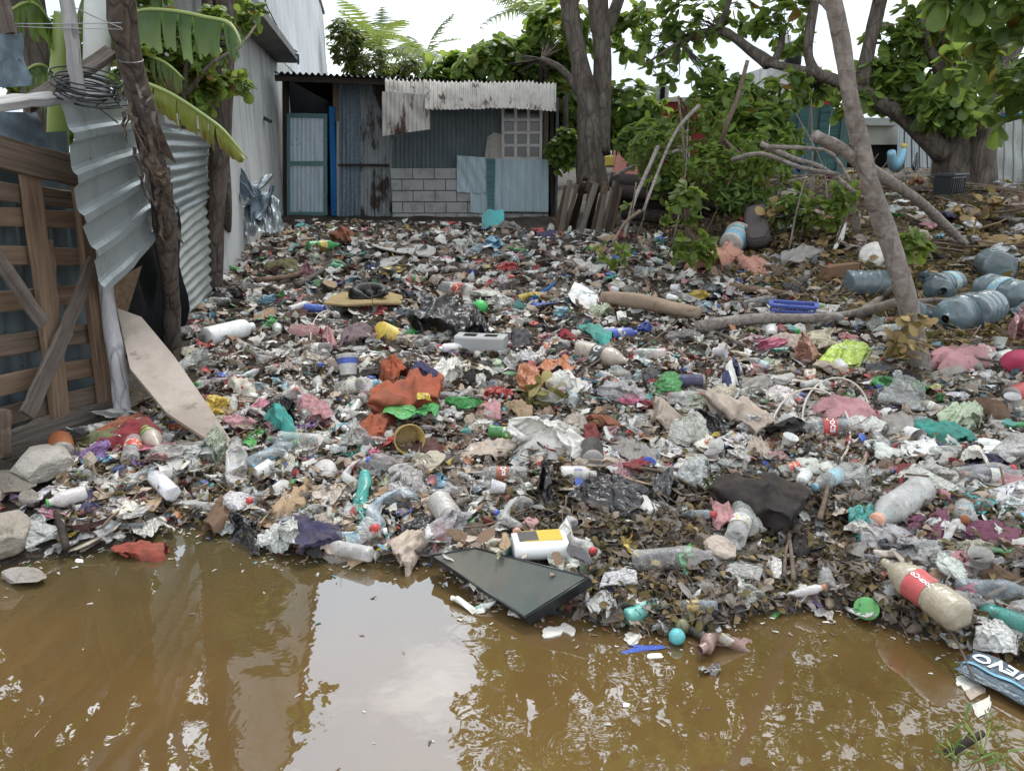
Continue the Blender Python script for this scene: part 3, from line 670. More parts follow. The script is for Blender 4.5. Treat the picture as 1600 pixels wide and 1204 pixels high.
# bent zinc scraps by the hall
for k,(px,py,w,lab) in enumerate([(398,318,62,'upper bent zinc scrap at the foot of the white building'),(400,338,66,'middle bent zinc scrap at the foot of the white building'),(412,354,60,'lower bent zinc scrap at the foot of the white building'),(372,300,30,'small upright zinc scrap by the thick rough post')]):
    p=ground(px,py); p=at(px,py,10.3-.12*k); s=w*depth(p)/FPX/2; a=.5*k
    V,F=corr((-s,-.3,0),(s,-.3,.05),(s,.3,.28),(-s,.3,.2),4,.03,'v','trap',dent=.05,seed=k,nv=8)
    V=fold(np.array([v[:] for v in V]),np.array([s*.3,0,0]),np.array([.8,.2,-.57])/1.0,.5)
    tag(put('zinc_scrap',pymesh('zinc_scrap',V,F,'blue_zinc' if k%2 else 'new_zinc'),None,T(p,(.3,0,a-.6))),lab,'scrap metal','bent zinc scraps')
# ------------------------------------------------------------------ foliage
def leaf_t():
    V=[(0,0,0)];F=[]
    for x,w,z in ((.2,.10,.035),(.45,.20,.04),(.7,.255,.0),(.88,.19,-.07)): V+=[(x,w,z-.25*w),(x,0,z+.01),(x,-w,z-.25*w)]
    V.append((1.0,0,-.13)); F+=[(0,2,1),(0,3,2)]
    for i in range(3):
        a=1+3*i; F+=[(a,a+1,a+4,a+3),(a+1,a+2,a+5,a+4)]
    F+=[(10,11,13),(11,12,13)]; return np.array(V),F
LT,LF=leaf_t()
def unit(v): return v/np.maximum(np.linalg.norm(v,axis=-1,keepdims=True),1e-9)
GREENS=np.array([(.12,.20,.045),(.16,.26,.055),(.22,.33,.07),(.30,.40,.09),(.08,.15,.045),(.13,.22,.07)])
def leaves(big,centres,axes,n,size,pal,rng,wide=1.0,odd=.012,spread=.5):
    size=size
    N=len(centres)*n; c=np.repeat(centres,n,0); ax=np.repeat(unit(axes),n,0)
    d=unit(rng.normal(size=(N,3))); d=d-ax*(d*ax).sum(1,keepdims=True); d=unit(unit(d)+ax*rng.uniform(-.1,1.1,(N,1))*spread+np.array([0,0,-.15]))
    up=unit(np.array([0,0,1.])+rng.normal(size=(N,3))*.45); y=unit(np.cross(up,d)); z=np.cross(d,y)
    s=size*rng.uniform(.4,1.3,(N,1,1)); A=np.stack([d,y*wide,z],2)*s
    bright=np.repeat(rng.uniform(.7,1.35,len(centres)),n)[:,None]
    col=pal[rng.integers(0,len(pal),N)]*bright*rng.uniform(.75,1.3,(N,1))
    o=rng.random(N)<odd; col[o]=np.array([(.22,.08,.025)])*rng.uniform(.6,1.4,(o.sum(),1))
    big.add(LT,LF,(A,c+unit(rng.normal(size=(N,3)))*size*.12),col)
def crownfill(big,cl,size,pal,rng,n=8,twigs=None,wide=1.,odd=.012,src=None):
    for (c,r,k) in cl:
        c=np.array(c,float); r=np.array(r if hasattr(r,'__len__') else (r,)*3,float)
        u=unit(rng.normal(size=(k,3)))*(rng.uniform(.15,1,(k,1))**.45); u+=.18*np.stack([nz(u,4,int(k)+j,4) for j in range(3)],1)
        keep=nz(u*r*1.0+c,3.2/max(r.max(),.6),int(k*7),5)>-.42
        P=(c+u*r)[keep]; leaves(big,P,unit(u[keep])+np.array([0,0,.5]),n,size,pal,rng,wide,odd)
        if twigs is not None:
            s0=src[np.argmin(((src-c)**2).sum(1))] if src is not None else c-np.array([0,0,r[2]*.5])
            if np.linalg.norm(s0-c)>2.2*r.max(): continue
            for q in P[::max(1,len(P)//12)]:
                b1=c+(q-c)*.35+rng.normal(size=3)*.10*r.mean(); twigs.add(tube([s0,(s0+b1)/2+rng.normal(size=3)*.05*r.mean(),b1,q],[size*.05,size*.045,size*.03,size*.015],5,sub=2))
def tree(name,label,limbs,cl,size,pal,seed,mat='bark',n=8,cat='tree',group=None,wide=1.,odd=.012,twig=True,lsub=4,wobb=.12):
    rng=np.random.default_rng(seed); base=limbs[0][0][-1] if limbs else Vector(cl[0][0])
    t=thing(name,base,label,cat,group); tw=MBk()
    for i,(pts,rad) in enumerate(limbs): tw.add(tube(pts,rad,12 if max(rad)>.05 else 7,wobb,seed+i,sub=lsub))
    b=Big(); crownfill(b,cl,size,pal,rng,n,tw if twig and limbs else None,wide,odd,np.array([q[:] for pts,_ in limbs for q in pts]) if limbs else None)
    if tw.V: put('trunk',tw.mesh('trunk',mat,True),t)
    put('crown',b.build('crown','leaf'),t); return t
A_=lambda px,py,Y:at(px,py,Y)
G2=GREENS; GY=np.array([(.14,.21,.04),(.18,.25,.05),(.10,.17,.035)]); GD=np.array([(.08,.16,.045),(.12,.21,.055),(.17,.27,.07)])
def Cp(px,py,Y,rpx,k,ry=.8,rz=None):
    p=at(px,py,Y); s=depth(p)/FPX; return (p[:],(rpx*s,rpx*s*ry,(rz or rpx)*s),k)
# twin trunk tree
tree('twin_trunk_tree','tall almond tree with two brown trunks rising behind the stacked logs',[
 ([A_(872,-180,13.6),A_(888,0,13.6),A_(905,90,13.6),A_(918,160,13.5),A_(922,230,13.4),A_(927,300,13.3)],[.145,.14,.15,.175,.22,.27]),
 ([A_(930,-180,13.9),A_(934,0,13.8),A_(941,90,13.7),A_(940,170,13.6),A_(934,240,13.4)],[.15,.165,.15,.15,.2]),
 ([A_(1000,-120,14.6),A_(967,0,14.2),A_(944,50,13.8)],[.08,.10,.12]),
 ([A_(846,92,14.6),A_(880,110,14.2),A_(905,145,13.7)],[.04,.06,.08]),
 ([A_(884,150,14.4),A_(884,200,14.3),A_(882,240,14.3)],[.04,.05,.05])],
 [Cp(790,100,15.8,75,210,.7,40),Cp(712,110,16.5,45,90,.7,25),Cp(855,150,15.5,48,120,.6,60),Cp(872,60,15.8,55,120,.6,60),Cp(985,180,15.2,52,110,.6,55),Cp(985,50,15.5,34,30,.7,40),Cp(888,200,15.6,38,90,.6,48),
  ((.95,14.5,7.6),(2.2,1.8,2.2),320),((.6,14.8,11.),(1.9,1.8,2.6),260),((2.6,14.5,6.8),(2.9,2.2,2.2),330),((5.6,14.5,8.2),(3.6,2.4,3.),400),((2.6,14.8,11.),(2.8,2.2,3.),330),((6.8,14.5,12.6),(3.2,2.4,2.6),220)],.26,G2,21,n=8)
# slim leaning tree in front on the right
tree('leaning_tree','slim pale leaning tree rising through the rubbish beside the water jugs',[
 ([A_(1288,-150,4.6),A_(1302,0,4.65),A_(1318,80,4.7),A_(1332,170,4.72),A_(1352,260,4.75),A_(1374,330,4.8),A_(1396,400,4.85),A_(1418,470,4.85),ground(1448,575)-Vector((0,0,.1))],[.043,.045,.047,.047,.053,.057,.063,.058,.072]),
 ([A_(1240,-6,5.2),A_(1275,-4,4.95),A_(1303,12,4.66)],[.02,.025,.035]),
 ([A_(1274,212,4.6),A_(1300,225,4.66),A_(1325,240,4.74),A_(1352,262,4.78)],[.034,.035,.038,.04])],
 [((2.2,5.3,4.0),(2.0,1.3,1.0),100),((3.9,4.8,4.3),(1.6,1.4,1.1),70),((.9,5.9,4.3),(1.1,1.0,.9),34),((3.2,3.6,3.9),(1.3,1.,.8),40),Cp(1590,60,5.6,95,52,.7,70),Cp(1540,-20,5.4,80,34,.8,50),Cp(1585,170,5.8,38,11,.7,28),Cp(1505,95,6.2,28,8,.7,30)],.17,GD,31,'pale_bark',n=7,wide=1.15,odd=.02)
# big many-stemmed tree
tree('big_tree','massive grey tree with several fused stems beside the scrap shed',[
 ([A_(1470,-160,12.5),A_(1478,0,12.5),A_(1482,80,12.4),A_(1490,160,12.3),A_(1490,300,12.2)],[.2,.2,.22,.25,.34]),
 ([A_(1535,-160,12.8),A_(1518,0,12.7),A_(1502,90,12.5),A_(1500,180,12.3)],[.19,.2,.21,.22]),
 ([A_(1600,40,12.2),A_(1560,120,12.1),A_(1538,200,12.),A_(1532,300,12.)],[.12,.15,.19,.26]),
 ([A_(1195,98,12.6),A_(1240,108,12.5),A_(1290,120,12.4),A_(1340,142,12.3),A_(1385,165,12.2),A_(1425,192,12.1),A_(1475,240,12.1)],[.055,.07,.085,.10,.12,.14,.18]),
 ([A_(1400,-160,12.6),A_(1375,0,12.5),A_(1358,70,12.4),A_(1345,135,12.3)],[.09,.10,.10,.12]),
 ([A_(1285,-60,12.8),A_(1266,40,12.6),A_(1264,90,12.5),A_(1278,118,12.4)],[.06,.07,.07,.08]),
 ([A_(1075,55,13.6),A_(1130,50,13.2),A_(1172,78,12.9),A_(1202,100,12.6)],[.05,.06,.08,.1]),
 ([A_(1150,-30,13.4),A_(1120,45,13.3),A_(1062,66,13.3),A_(1010,100,13.2)],[.03,.045,.03,.015]),
 ([A_(1440,15,12.2),A_(1450,70,12.2),A_(1478,120,12.2)],[.05,.06,.08]),
 ([A_(1210,20,12.9),A_(1222,60,12.9),A_(1208,100,12.7)],[.04,.05,.06])],
 [Cp(1100,24,13.5,85,44,.6,38),Cp(1030,60,13.8,55,24,.6,50),Cp(1060,115,13.5,38,10,.5,22),Cp(1230,35,13,50,34,.6,40),Cp(1395,130,12.4,62,110,.6,45),Cp(1430,55,12.4,45,70,.6,48),Cp(1480,165,11.8,60,80,.5,38),
  Cp(1370,70,12.6,35,12,.6,35),Cp(1270,140,13,30,18,.6,12),Cp(1100,110,13.2,35,12,.6,18),Cp(1330,160,12.3,28,24,.5,18),Cp(1530,60,12.,50,50,.5,50),
  ((7.5,12.6,5.8),(3.2,2.2,1.7),420),((4.2,12.4,6.2),(2.6,2.,1.6),340),((6,12.6,9.6),(3.6,2.,2.6),380),((10,12.,8.),(3.5,2.5,2.8),300)],.20,G2,41,n=8,wide=1.25,odd=.02)
# undergrowth
def bush(name,label,cl,size,pal,seed,stems=(),n=7,cat='bush',wide=1.2,odd=.012): return tree(name,label,[([Vector(q) for q in s[0]],s[1]) for s in stems],cl,size,pal,seed,'stick_wood',n,cat,'bushes and saplings behind the rubbish',wide,odd,True,3)
bush('large_bush','wide leafy bush between the red house and the teal fence',[Cp(1180,215,11.5,62,150,.6,60),Cp(1215,140,12,42,44,.6,34),Cp(1130,250,11,42,80,.6,38),Cp(1200,290,10.5,60,100,.6,38),Cp(1150,170,12,46,90,.6,50),Cp(1110,140,12.6,26,26,.6,24),Cp(1240,215,11.5,20,12,.6,22)],.19,G2,51,[([A_(1168,95,10.6),A_(1150,160,10.5),A_(1130,215,10.4),ground(1112,330)],[.025,.03,.03,.035])])
bush('thicket','fine leaved yellow green thicket among bare branches before the red house',[Cp(1030,230,10.5,46,90,.8,44),Cp(1110,270,9.8,60,110,.7,46),Cp(1200,250,9.6,46,60,.7,50),Cp(1290,330,8.6,34,34,.7,26),Cp(1080,190,11,50,60,.7,36)],.095,GY,57,[([A_(1060,150,10.4),A_(1068,230,10.2),A_(1075,330,10)],[.012,.018,.02])],8)
bush('bush','low bush behind the plank bundle and dark logs',[Cp(1000,215,12.5,34,70,.6,40),Cp(1050,285,11.3,36,42,.5,26),Cp(880,230,14,26,50,.5,30)],.17,G2,52)
bush('sapling','young broad leaved sapling standing in front of the dark logs',[Cp(1070,325,7.6,34,26,.6,38),Cp(1082,385,7.5,34,24,.6,22)],.115,GY,53,[([at(1066,300,7.6),at(1072,350,7.6),ground(1080,412)],[.006,.009,.012])],6)
bush('sapling','leafy sapling on the mound under the cut limb',[Cp(1425,385,7.,26,22,.7,20),Cp(1320,300,8.5,20,16,.7,26)],.12,GY,54)
bush('sapling','small thin sapling in front of the plank bundle',[Cp(990,330,8.2,24,10,.6,22),Cp(965,395,7.6,26,9,.6,18)],.10,GY,55,[([at(994,285,8),at(985,340,8.),ground(965,420)],[.008,.01,.014])],5)
bush('fern','feathery dark fern at the foot of the wide bush',[Cp(1160,310,9.6,42,70,.6,26),Cp(1240,330,9,30,34,.6,20)],.16,GD,56,(),9,'fern',.45)
tree('distant_tree','yellow green tree far behind the teal fence',[],[Cp(1285,140,30,34,150,.6,22),Cp(1262,175,30,30,90,.6,14)],.34,GY,61,n=7,group='distant trees',twig=False)
tree('distant_tree','small dense round tree beside the massive grey trunk',[],[Cp(1442,150,22,30,190,.6,34)],.2,G2,62,n=8,group='distant trees',twig=False)
tree('distant_tree','olive feathery tree beyond the tall white building',[],[Cp(541,70,33,26,170,.7,38),Cp(575,108,33,42,200,.7,30),Cp(640,112,34,30,110,.7,18)],.30,np.array([(.07,.09,.035),(.05,.075,.03)]),63,n=8,group='distant trees',twig=False,wide=.6)
for k,(px,py,Y,r,rz,lab) in enumerate([(1000,190,27,80,40,'broad dark tree behind the red house roof'),(1170,215,28,90,45,'wide tree behind the leaves over the red house'),(1390,235,27,90,40,'tree showing above the scrap shed roof'),(1600,200,26,90,45,'tree behind the beige zinc fence'),(860,200,26,80,55,'green mass of tree behind the lattice window end')]):
    tree('distant_tree',lab,[],[Cp(px,py,Y,r,300,.5,rz)],.4,G2 if k%2 else GD,70+k,n=7,group='distant trees',twig=False)
# palms
def frond(L,droop,pal,rng,seg=14):
    V=[];F=[];C=[]
    for i in range(seg):
        t=i/seg; x=L*t; z=-droop*L*t*t+.25*L*t
        w=L*.30*math.sin(PI*min(1,t*.85+.12))
        for s in (1,-1):
            for j in range(2):
                xx=x+L*.035*j; n=len(V); q=(xx+w*.45+rng.uniform(-.03,.03),s*w,z-w*rng.uniform(.3,.8)); c=pal[rng.integers(len(pal))]*rng.uniform(.7,1.3)
                V+=[(xx,0,z),(xx+L*.035,0,z-.01),q]; F.append((n,n+1,n+2)); C+=[c]*3
    return V,F,C
def palm(label,px,py,Y,L,seed,pal=np.array([(.06,.10,.04),(.09,.13,.05),(.12,.13,.05)])):
    rng=np.random.default_rng(seed); p=at(px,py,Y); t=thing('palm_tree',(p.x,p.y,0),label,'palm','coconut palms far behind')
    put('trunk',pymesh('trunk',*tube([p,(p.x+.2,p.y,p.z*.5),(p.x,p.y,0)],[.14,.16,.2],8),'pale_bark',True),t)
    for k in range(13):
        V,F,C=frond(L*rng.uniform(.8,1.1),rng.uniform(.3,.9),pal,rng); me=pymesh('frond',V,F,'leaf'); a=me.color_attributes.new('Col','FLOAT_COLOR','POINT'); a.data.foreach_set('color',np.hstack([np.array(C),np.ones((len(C),1))]).astype(np.float32).ravel())
        put('frond',me,t,T(p,(0,-rng.uniform(-.1,1.1),k*2*PI/13+rng.uniform(-.2,.2))))
palm('bushy coconut palm right of the tall white building',594,84,38,2.9,1); palm('windswept coconut palm above the middle of the shack roof',664,90,42,2.4,2); palm('tall coconut palm behind the twin trunk tree crown',838,24,30,2.6,3)
# banana plant and vine by the left sheets
def banana_leaf(path,hang,pal_top,pal_edge,parent,seed,out=.0,label=None,both=.35):
    rng=np.random.default_rng(seed); P=[Vector(p) for p in path]; n=46; V=[];F=[];C=[]
    def pos(t):
        t=min(max(t,0),.9999)*(len(P)-1); i=int(t); f=t-i; a,b,c,d=P[max(i-1,0)],P[i],P[i+1],P[min(i+2,len(P)-1)]
        return .5*((2*b)+(c-a)*f+(2*a-5*b+4*c-d)*f*f+(3*b-a-3*c+d)*f**3)
    cuts=sorted(rng.uniform(.03,.97,15).tolist())
    for side in (0,1):
        ts=[0]+cuts+[1]
        for t0,t1 in zip(ts[:-1],ts[1:]):
            off=rng.uniform(-.012,.03); m=max(2,int((t1-t0)*n)); sl=rng.uniform(-.03,.03); ln=rng.uniform(.82,1.08); rows=[]
            for i in range(m+1):
                f=i/m; t=t0+(t1-t0)*f; p=pos(t); w=hang*(math.sin(PI*min(1,t*.93+.06))**.55)*(1 if side==0 else both)*ln
                row=[]
                for k_,(h,y) in enumerate(((0,0),(.28,.16),(.65,.24),(1,.20))):
                    mid=pos((t0+t1)/2); narrow=1-.16*h; q0=mid+(p-mid)*narrow
                    d=(pos(t+.02)-pos(t-.02)).normalized()
                    q=q0+Vector((off*h,(-1 if side==0 else 1)*y*hang*.9-out*h,-h*w*(1 if side==0 else .7)*(1+.06*math.sin(i*2.1+k_))))+d*(.10*h*w+sl*h)+Vector((0,.010*math.sin(i*1.3)*h,0))
                    row.append(len(V)); V.append(q); e=pal_edge if (k_==3 or (k_==2 and rng.random()<.35)) else pal_top; C.append(np.array(e)*rng.uniform(.85,1.15)*(1-.12*(i%2)))
                rows.append(row)
            for a_,b_ in zip(rows[:-1],rows[1:]):
                for k_ in range(3): F.append((a_[k_],b_[k_],b_[k_+1],a_[k_+1]))
    me=pymesh('leaf_blade',V,F,'leaf',True); a=me.color_attributes.new('Col','FLOAT_COLOR','POINT'); a.data.foreach_set('color',np.hstack([np.array(C),np.ones((len(C),1))]).astype(np.float32).ravel())
    o=put('leaf_blade',me,parent); put('midrib',pymesh('midrib',*tube(P,[.012]*(len(P)-1)+[.004],6,sub=4),'leafrib',True),o)
    if label: o['label']=label
    return o
simple('leafrib',(.22,.28,.07),.5)
ban=thing('banana_plant',at(230,420,6.3),'banana plant with torn leaves hanging over the tin fence','banana plant')
put('stem',pymesh('stem',*tube([at(205,10,6.1),at(215,150,6.3),at(225,420,6.3)],[.05,.08,.11],12,.05,1),'leafrib',True),ban)
banana_leaf([at(190,28,5.9),at(225,16,5.6),at(275,18,5.3),at(320,27,5.1),at(360,38,5.0),at(378,72,4.9)],.27,(.045,.13,.05),(.05,.13,.05),ban,1,.03)
banana_leaf([at(205,118,5.2),at(225,128,5.1),at(270,148,4.95),at(318,180,4.85),at(350,205,4.8),at(386,248,4.75)],.17,(.22,.24,.03),(.16,.06,.03),ban,2,.02,'yellowing leaf blade with brown torn edge',.15)
banana_leaf([at(195,82,6.2),at(225,86,6.),at(258,98,5.9),at(288,124,5.8)],.2,(.10,.17,.05),(.17,.09,.05),ban,3)
banana_leaf([at(190,60,6.4),at(215,-20,6.3),at(240,-60,6.2),at(262,60,6.1)],.25,(.04,.11,.03),(.05,.11,.03),ban,4)
ban2=thing('banana_plant',at(60,420,6.5),'banana plant with upright leaves behind the pale board','banana plant')
put('stem',pymesh('stem',*tube([at(95,20,6.2),at(92,130,6.3),at(88,400,6.3)],[.045,.07,.1],12,.05,1),'leafrib',True),ban2)
banana_leaf([at(92,120,6.3),at(84,60,6.3),at(66,15,6.2),at(40,-30,6.)],.22,(.07,.17,.03),(.1,.16,.04),ban2,5,both=.8)
banana_leaf([at(90,60,6.3),at(60,10,6.1),at(30,8,6.),at(-10,40,5.8)],.25,(.06,.15,.04),(.08,.14,.04),ban2,6,both=.6)
banana_leaf([at(92,130,6.3),at(72,105,6.),at(55,102,5.9),at(38,112,5.8)],.3,(.035,.11,.05),(.04,.11,.05),ban2,7)
banana_leaf([at(95,90,6.4),at(118,40,6.3),at(130,0,6.2),at(150,-40,6.)],.2,(.10,.18,.03),(.1,.16,.03),ban2,8,both=.8)
tree('vine_bush','tangled vine bush behind the banana leaves and rough posts',[([at(300,75,6.1),at(292,100,6.1),at(285,200,6.2)],[.02,.02,.025]),([at(400,40,7.),at(372,75,6.3),at(330,100,6.1),at(290,150,6.15)],[.008,.012,.015,.02])],
 [Cp(275,75,6.15,55,60,.3,40),Cp(295,135,6.25,46,50,.3,30),Cp(366,130,6.6,22,12,.4,14),Cp(235,20,6.2,60,50,.3,40),Cp(395,22,7.2,22,10,.6,16),Cp(215,120,6.0,36,40,.3,36),Cp(320,60,6.5,40,36,.3,40),Cp(120,90,9,60,150,.6,60),Cp(40,90,9,60,150,.6,70),Cp(110,190,7.5,45,60,.6,35),Cp(220,60,8.8,50,80,.6,60),Cp(330,40,9,45,60,.6,50),Cp(380,10,7.6,20,8,.6,14)],.11,G2,81,n=7,wide=1.3,odd=.05)
tree('added_tall_tree','big unseen tree added above the pallet gate to darken the water reflection',[([(-4.6,8.2,7.),(-4.7,8.2,3.),(-4.8,8.2,.1)],[.12,.16,.2])],  # added tree out of view; its crown keeps sky out of the water reflection
 [((-4.95,8.2,6.),(2.3,2.0,2.2),330),((-7.6,7.,5.6),(2.4,2.2,2.4),260),((-4.9,5.6,4.6),(1.5,1.3,1.1),120)],.24,G2,82,n=8)
h2=thing('pink_house',at(20,60,14),'small patch of pink house wall behind the banana leaves','house'); flat('wall',14,-60,34,-60,60,'pink_paint',h2); flat('gutter',13.9,-60,86,-20,-4,'blue_wood',h2,.2)
from mathutils.bvhtree import BVHTree
# ------------------------------------------------------------------ rubbish prototypes (each mesh about 2 units wide, resting on z=0)
CN={'clear':(.74,.74,.72,.24),'milky':(.76,.75,.72,.62),'bluish clear':(.45,.55,.62,.34),'white':(.86,.86,.84,1),'off-white':(.70,.67,.61,1),'cream':(.62,.57,.42,1),'pale grey':(.54,.52,.49,1),'grey':(.30,.285,.27,1),'dark grey':(.07,.075,.085,1),
 'black':(.012,.012,.015,1),'beige':(.47,.39,.32,1),'tan':(.36,.25,.15,1),'brown':(.13,.075,.045,1),'dark brown':(.05,.033,.025,1),'rusty brown':(.26,.085,.04,1),'orange':(.48,.14,.04,1),'burnt orange':(.33,.065,.025,1),'peach':(.70,.33,.22,1),
 'salmon':(.55,.27,.20,1),'pink':(.66,.15,.27,1),'dusty pink':(.48,.24,.26,1),'magenta':(.60,.02,.12,1),'red':(.55,.02,.025,1),'dark red':(.25,.012,.03,1),'maroon':(.07,.015,.02,1),'purple':(.20,.10,.30,1),'plum':(.16,.035,.09,1),'yellow':(.70,.50,.06,1),
 'mustard':(.42,.28,.06,1),'lime':(.45,.62,.08,1),'pale green':(.45,.55,.36,1),'green':(.03,.34,.06,1),'dark green':(.01,.10,.04,1),'olive':(.13,.14,.06,1),'teal':(.04,.33,.29,1),'turquoise':(.08,.48,.50,1),'light blue':(.22,.50,.66,1),'blue':(.03,.10,.50,1),'navy':(.012,.02,.09,1)}
def center0(P,floor=True):
    P=P.copy(); P[:,:2]-=(P[:,:2].max(0)+P[:,:2].min(0))/2; s=(P[:,:2].max(0)-P[:,:2].min(0)).max()/2; P/=s
    P[:,2]-=np.percentile(P[:,2],4); return P
def blob_bag(seed,flat=.55,lev=4,elong=1.3,ndent=16,deep=.74):
    r=np.random.default_rng(seed); V,F=ICO[lev]; P=V*(1+.10*nz(V,2.5,seed)[:,None]); P=P*np.array([elong,1,flat+.25])
    for i in range(ndent):
        n=unit(r.normal(size=3)); 
        if n[2]<-.2: n[2]*=-1
        h=(P@n).max(); P=fold(P,n*h*r.uniform(deep,.93),unit(n+r.normal(size=3)*.28),1,.005)
    for k in range(9):                 # sharp pinch lines
        d=unit(r.normal(size=3)); s=P@d*r.uniform(2,6)+r.uniform(0,6); P=P*(1+.05*(1-2*np.abs(np.sin(s))))[:,None]
    P[:,2]*=flat; return center0(P),F
def gath_bag(seed):
    "tied bag: pleats run to a knot with two loose ears"
    r=np.random.default_rng(seed); V,F=ICO[4]; P=V.copy(); a=np.arctan2(P[:,1],P[:,0]); top=np.clip((P[:,2]-.1)/.9,0,1)
    k=r.integers(7,12); rad=1+top*.16*np.sin(a*k+3*nz(P,2,seed))+.08*nz(P,3,seed+1); P[:,:2]*=rad[:,None]*(1-.45*top**2)[:,None]; P[:,2]=np.where(P[:,2]>.75,P[:,2]+(P[:,2]-.75)*2.2,P[:,2])
    ear=np.clip((P[:,2]-1.05)/.3,0,1); P[:,0]+=ear*np.sign(np.sin(a*1))*.35; P[:,1]*=(1-.3*ear)
    for i in range(8):
        n=unit(r.normal(size=3)); n[2]=abs(n[2])*.4; h=(P@n).max(); P=fold(P,n*h*r.uniform(.75,.92),unit(n+r.normal(size=3)*.2),1,.02)
    P[:,2]*=.75; P[:,2]=np.where(P[:,2]<-.3,-.3+(P[:,2]+.3)*.2,P[:,2]); return center0(P),F
def sheet(seed,n=26,folds=10,asp=.75,rough=.22,flat=.5,ragged=.3,strong=.5):
    r=np.random.default_rng(seed); g=np.linspace(-1,1,n); X,Y=np.meshgrid(g,g*asp); P=np.stack([X.ravel(),Y.ravel(),0*X.ravel()],1)
    a=np.arctan2(P[:,1],P[:,0]); rr_=np.hypot(P[:,0],P[:,1]); P[:,:2]*=(1+ragged*.35*(np.sin(a*3+seed)+.6*np.sin(a*7+seed*2)+.4*np.sin(a*13))*np.clip(rr_,0,1)**2)[:,None]
    P[:,2]=rough*.4*nz(P,3,seed)
    for i in range(folds):
        big=i<folds*.35; az=r.uniform(0,2*PI); tilt=r.uniform(.15,.8)*strong*2 if big else r.uniform(.08,.5)
        n_=unit(np.array([math.cos(az)*math.sin(tilt+.1),math.sin(az)*math.sin(tilt+.1),(1 if r.random()<.5 else -1)*math.cos(tilt+.1)]))
        c=np.array([r.uniform(-.6,.6),r.uniform(-.6,.6)*asp,0])
        c[2]=np.interp(.5,[0,1],[P[:,2].min(),P[:,2].max()]); P=fold(P,c,n_,1,.004)
    for k in range(5):
        d=unit(r.normal(size=3)); P[:,2]+=rough*.3*(1-2*np.abs(np.sin(P@d*r.uniform(3,8)+r.uniform(0,6))))
    P=P-P.mean(0); u,s,vt=np.linalg.svd(P,full_matrices=False); P=P@vt.T; P[:,2]*=flat*(1 if s[2]/s[0]<.35 else .35*s[0]/s[2]+.1)
    F=[(j*n+i,j*n+i+1,(j+1)*n+i+1,(j+1)*n+i) for j in range(n-1) for i in range(n-1)]
    return center0(P),F
def heap(seed,asp=.65,n=44,hgt=.35,ridges=7,dirn=None,knot=False):
    "cloth or film lying in a heap: long folds over a low mound, edges run down"
    r=np.random.default_rng(seed); g=np.linspace(-1,1,n); X,Y=np.meshgrid(g,g); A=np.stack([X.ravel(),Y.ravel(),0*X.ravel()],1)
    rr_=np.maximum(np.abs(A[:,0]),np.abs(A[:,1])); a=np.arctan2(A[:,1],A[:,0]); B=A.copy(); q=np.hypot(A[:,0],A[:,1])+1e-9; B[:,:2]*=(rr_/q)[:,None]
    edge=1+.16*np.sin(a*3+seed)+.12*np.sin(a*5+seed*3)+.07*np.sin(a*11+seed); B[:,:2]*=edge[:,None]
    z=hgt*np.sqrt(np.clip(1-rr_**2.2,0,1))*(1+.45*nz(B,2.4,seed)); th=r.uniform(0,PI) if dirn is None else dirn
    for k in range(ridges):
        t=th+r.normal()*.5; d=np.array([math.cos(t),math.sin(t),0]); f=r.uniform(3,8); ph=B@d*f+2.2*nz(B,2.2,seed+k)+r.uniform(0,6); z+=(.42/f)*(1-np.abs(np.sin(ph)))**1.5*np.clip(1.15-rr_,0,1)
    for k in range(5):
        t=th+r.normal()*.9; d=np.array([math.cos(t),math.sin(t),0]); f=r.uniform(8,17); ph=B@d*f+3*nz(B,3,seed+40+k); z+=(.34/f)*(1-np.abs(np.sin(ph)))**1.3*np.clip(.5+nz(B,3,seed+60+k),0,1)
    if knot: z+=.16*np.abs(np.sin(a*6+2*nz(B,2,seed)))*np.clip(rr_*2.2,0,1)*np.clip(1.2-rr_,0,1)
    P=np.stack([B[:,0],B[:,1]*asp,z-.06*rr_**4],1)
    for i in range(6):
        nn=unit(np.array([r.normal(),r.normal(),.3*r.normal()])); h=(P@nn).max(); P=fold(P,nn*h*r.uniform(.5,.82),nn,.96,.01)
    F=[(j*n+i,j*n+i+1,(j+1)*n+i+1,(j+1)*n+i) for j in range(n-1) for i in range(n-1)]
    return center0(P),F
def board(seed,asp=.6,th=.05,rag=.12,bend=.08,k=14):
    r=np.random.default_rng(seed); pts=[]
    for i in range(k):
        a=2*PI*i/k; c,s_=math.cos(a),math.sin(a); q=1/max(abs(c),abs(s_)); q=min(q,1.3)*(1+r.uniform(-rag,rag)); pts.append((c*q,s_*q*asp))
    V=[];F=[]; rings=[(1,0),(.5,0),(.5,th),(1,th)]
    for (f,z) in rings:
        for (x,y) in pts: V.append((x*f,y*f,z+bend*math.sin(x*f*2+seed)+bend*.6*math.cos(y*f*3+seed)))
    n=k; V.append((0,0,bend*math.sin(seed))); V.append((0,0,th+bend*math.sin(seed)))
    for i in range(n):
        j=(i+1)%n; F+=[(i,n+i,n+j,j),(n+i,4*n,n+j),(3*n+i,j+3*n,2*n+j,2*n+i),(2*n+i,2*n+j,4*n+1),(i,j,3*n+j,3*n+i)]
    return center0(np.array(V)),F
def np_mesh(name,PF,mat,smooth=True):
    me=pymesh(name,PF[0],PF[1],mat,smooth); return me
PROTO={}
def protos(kind,name,fn,n,mat,smooth=True): PROTO[kind]=[np_mesh(name,fn(i),mat,smooth) for i in range(n)]
protos('bag','plastic_bag',lambda i:blob_bag(100+i,[.42,.55,.7][i%3],4,[1.1,1.5,1.9][i%3]),12,'bag_film')
protos('tied','plastic_bag',lambda i:gath_bag(200+i),3,'bag_film')
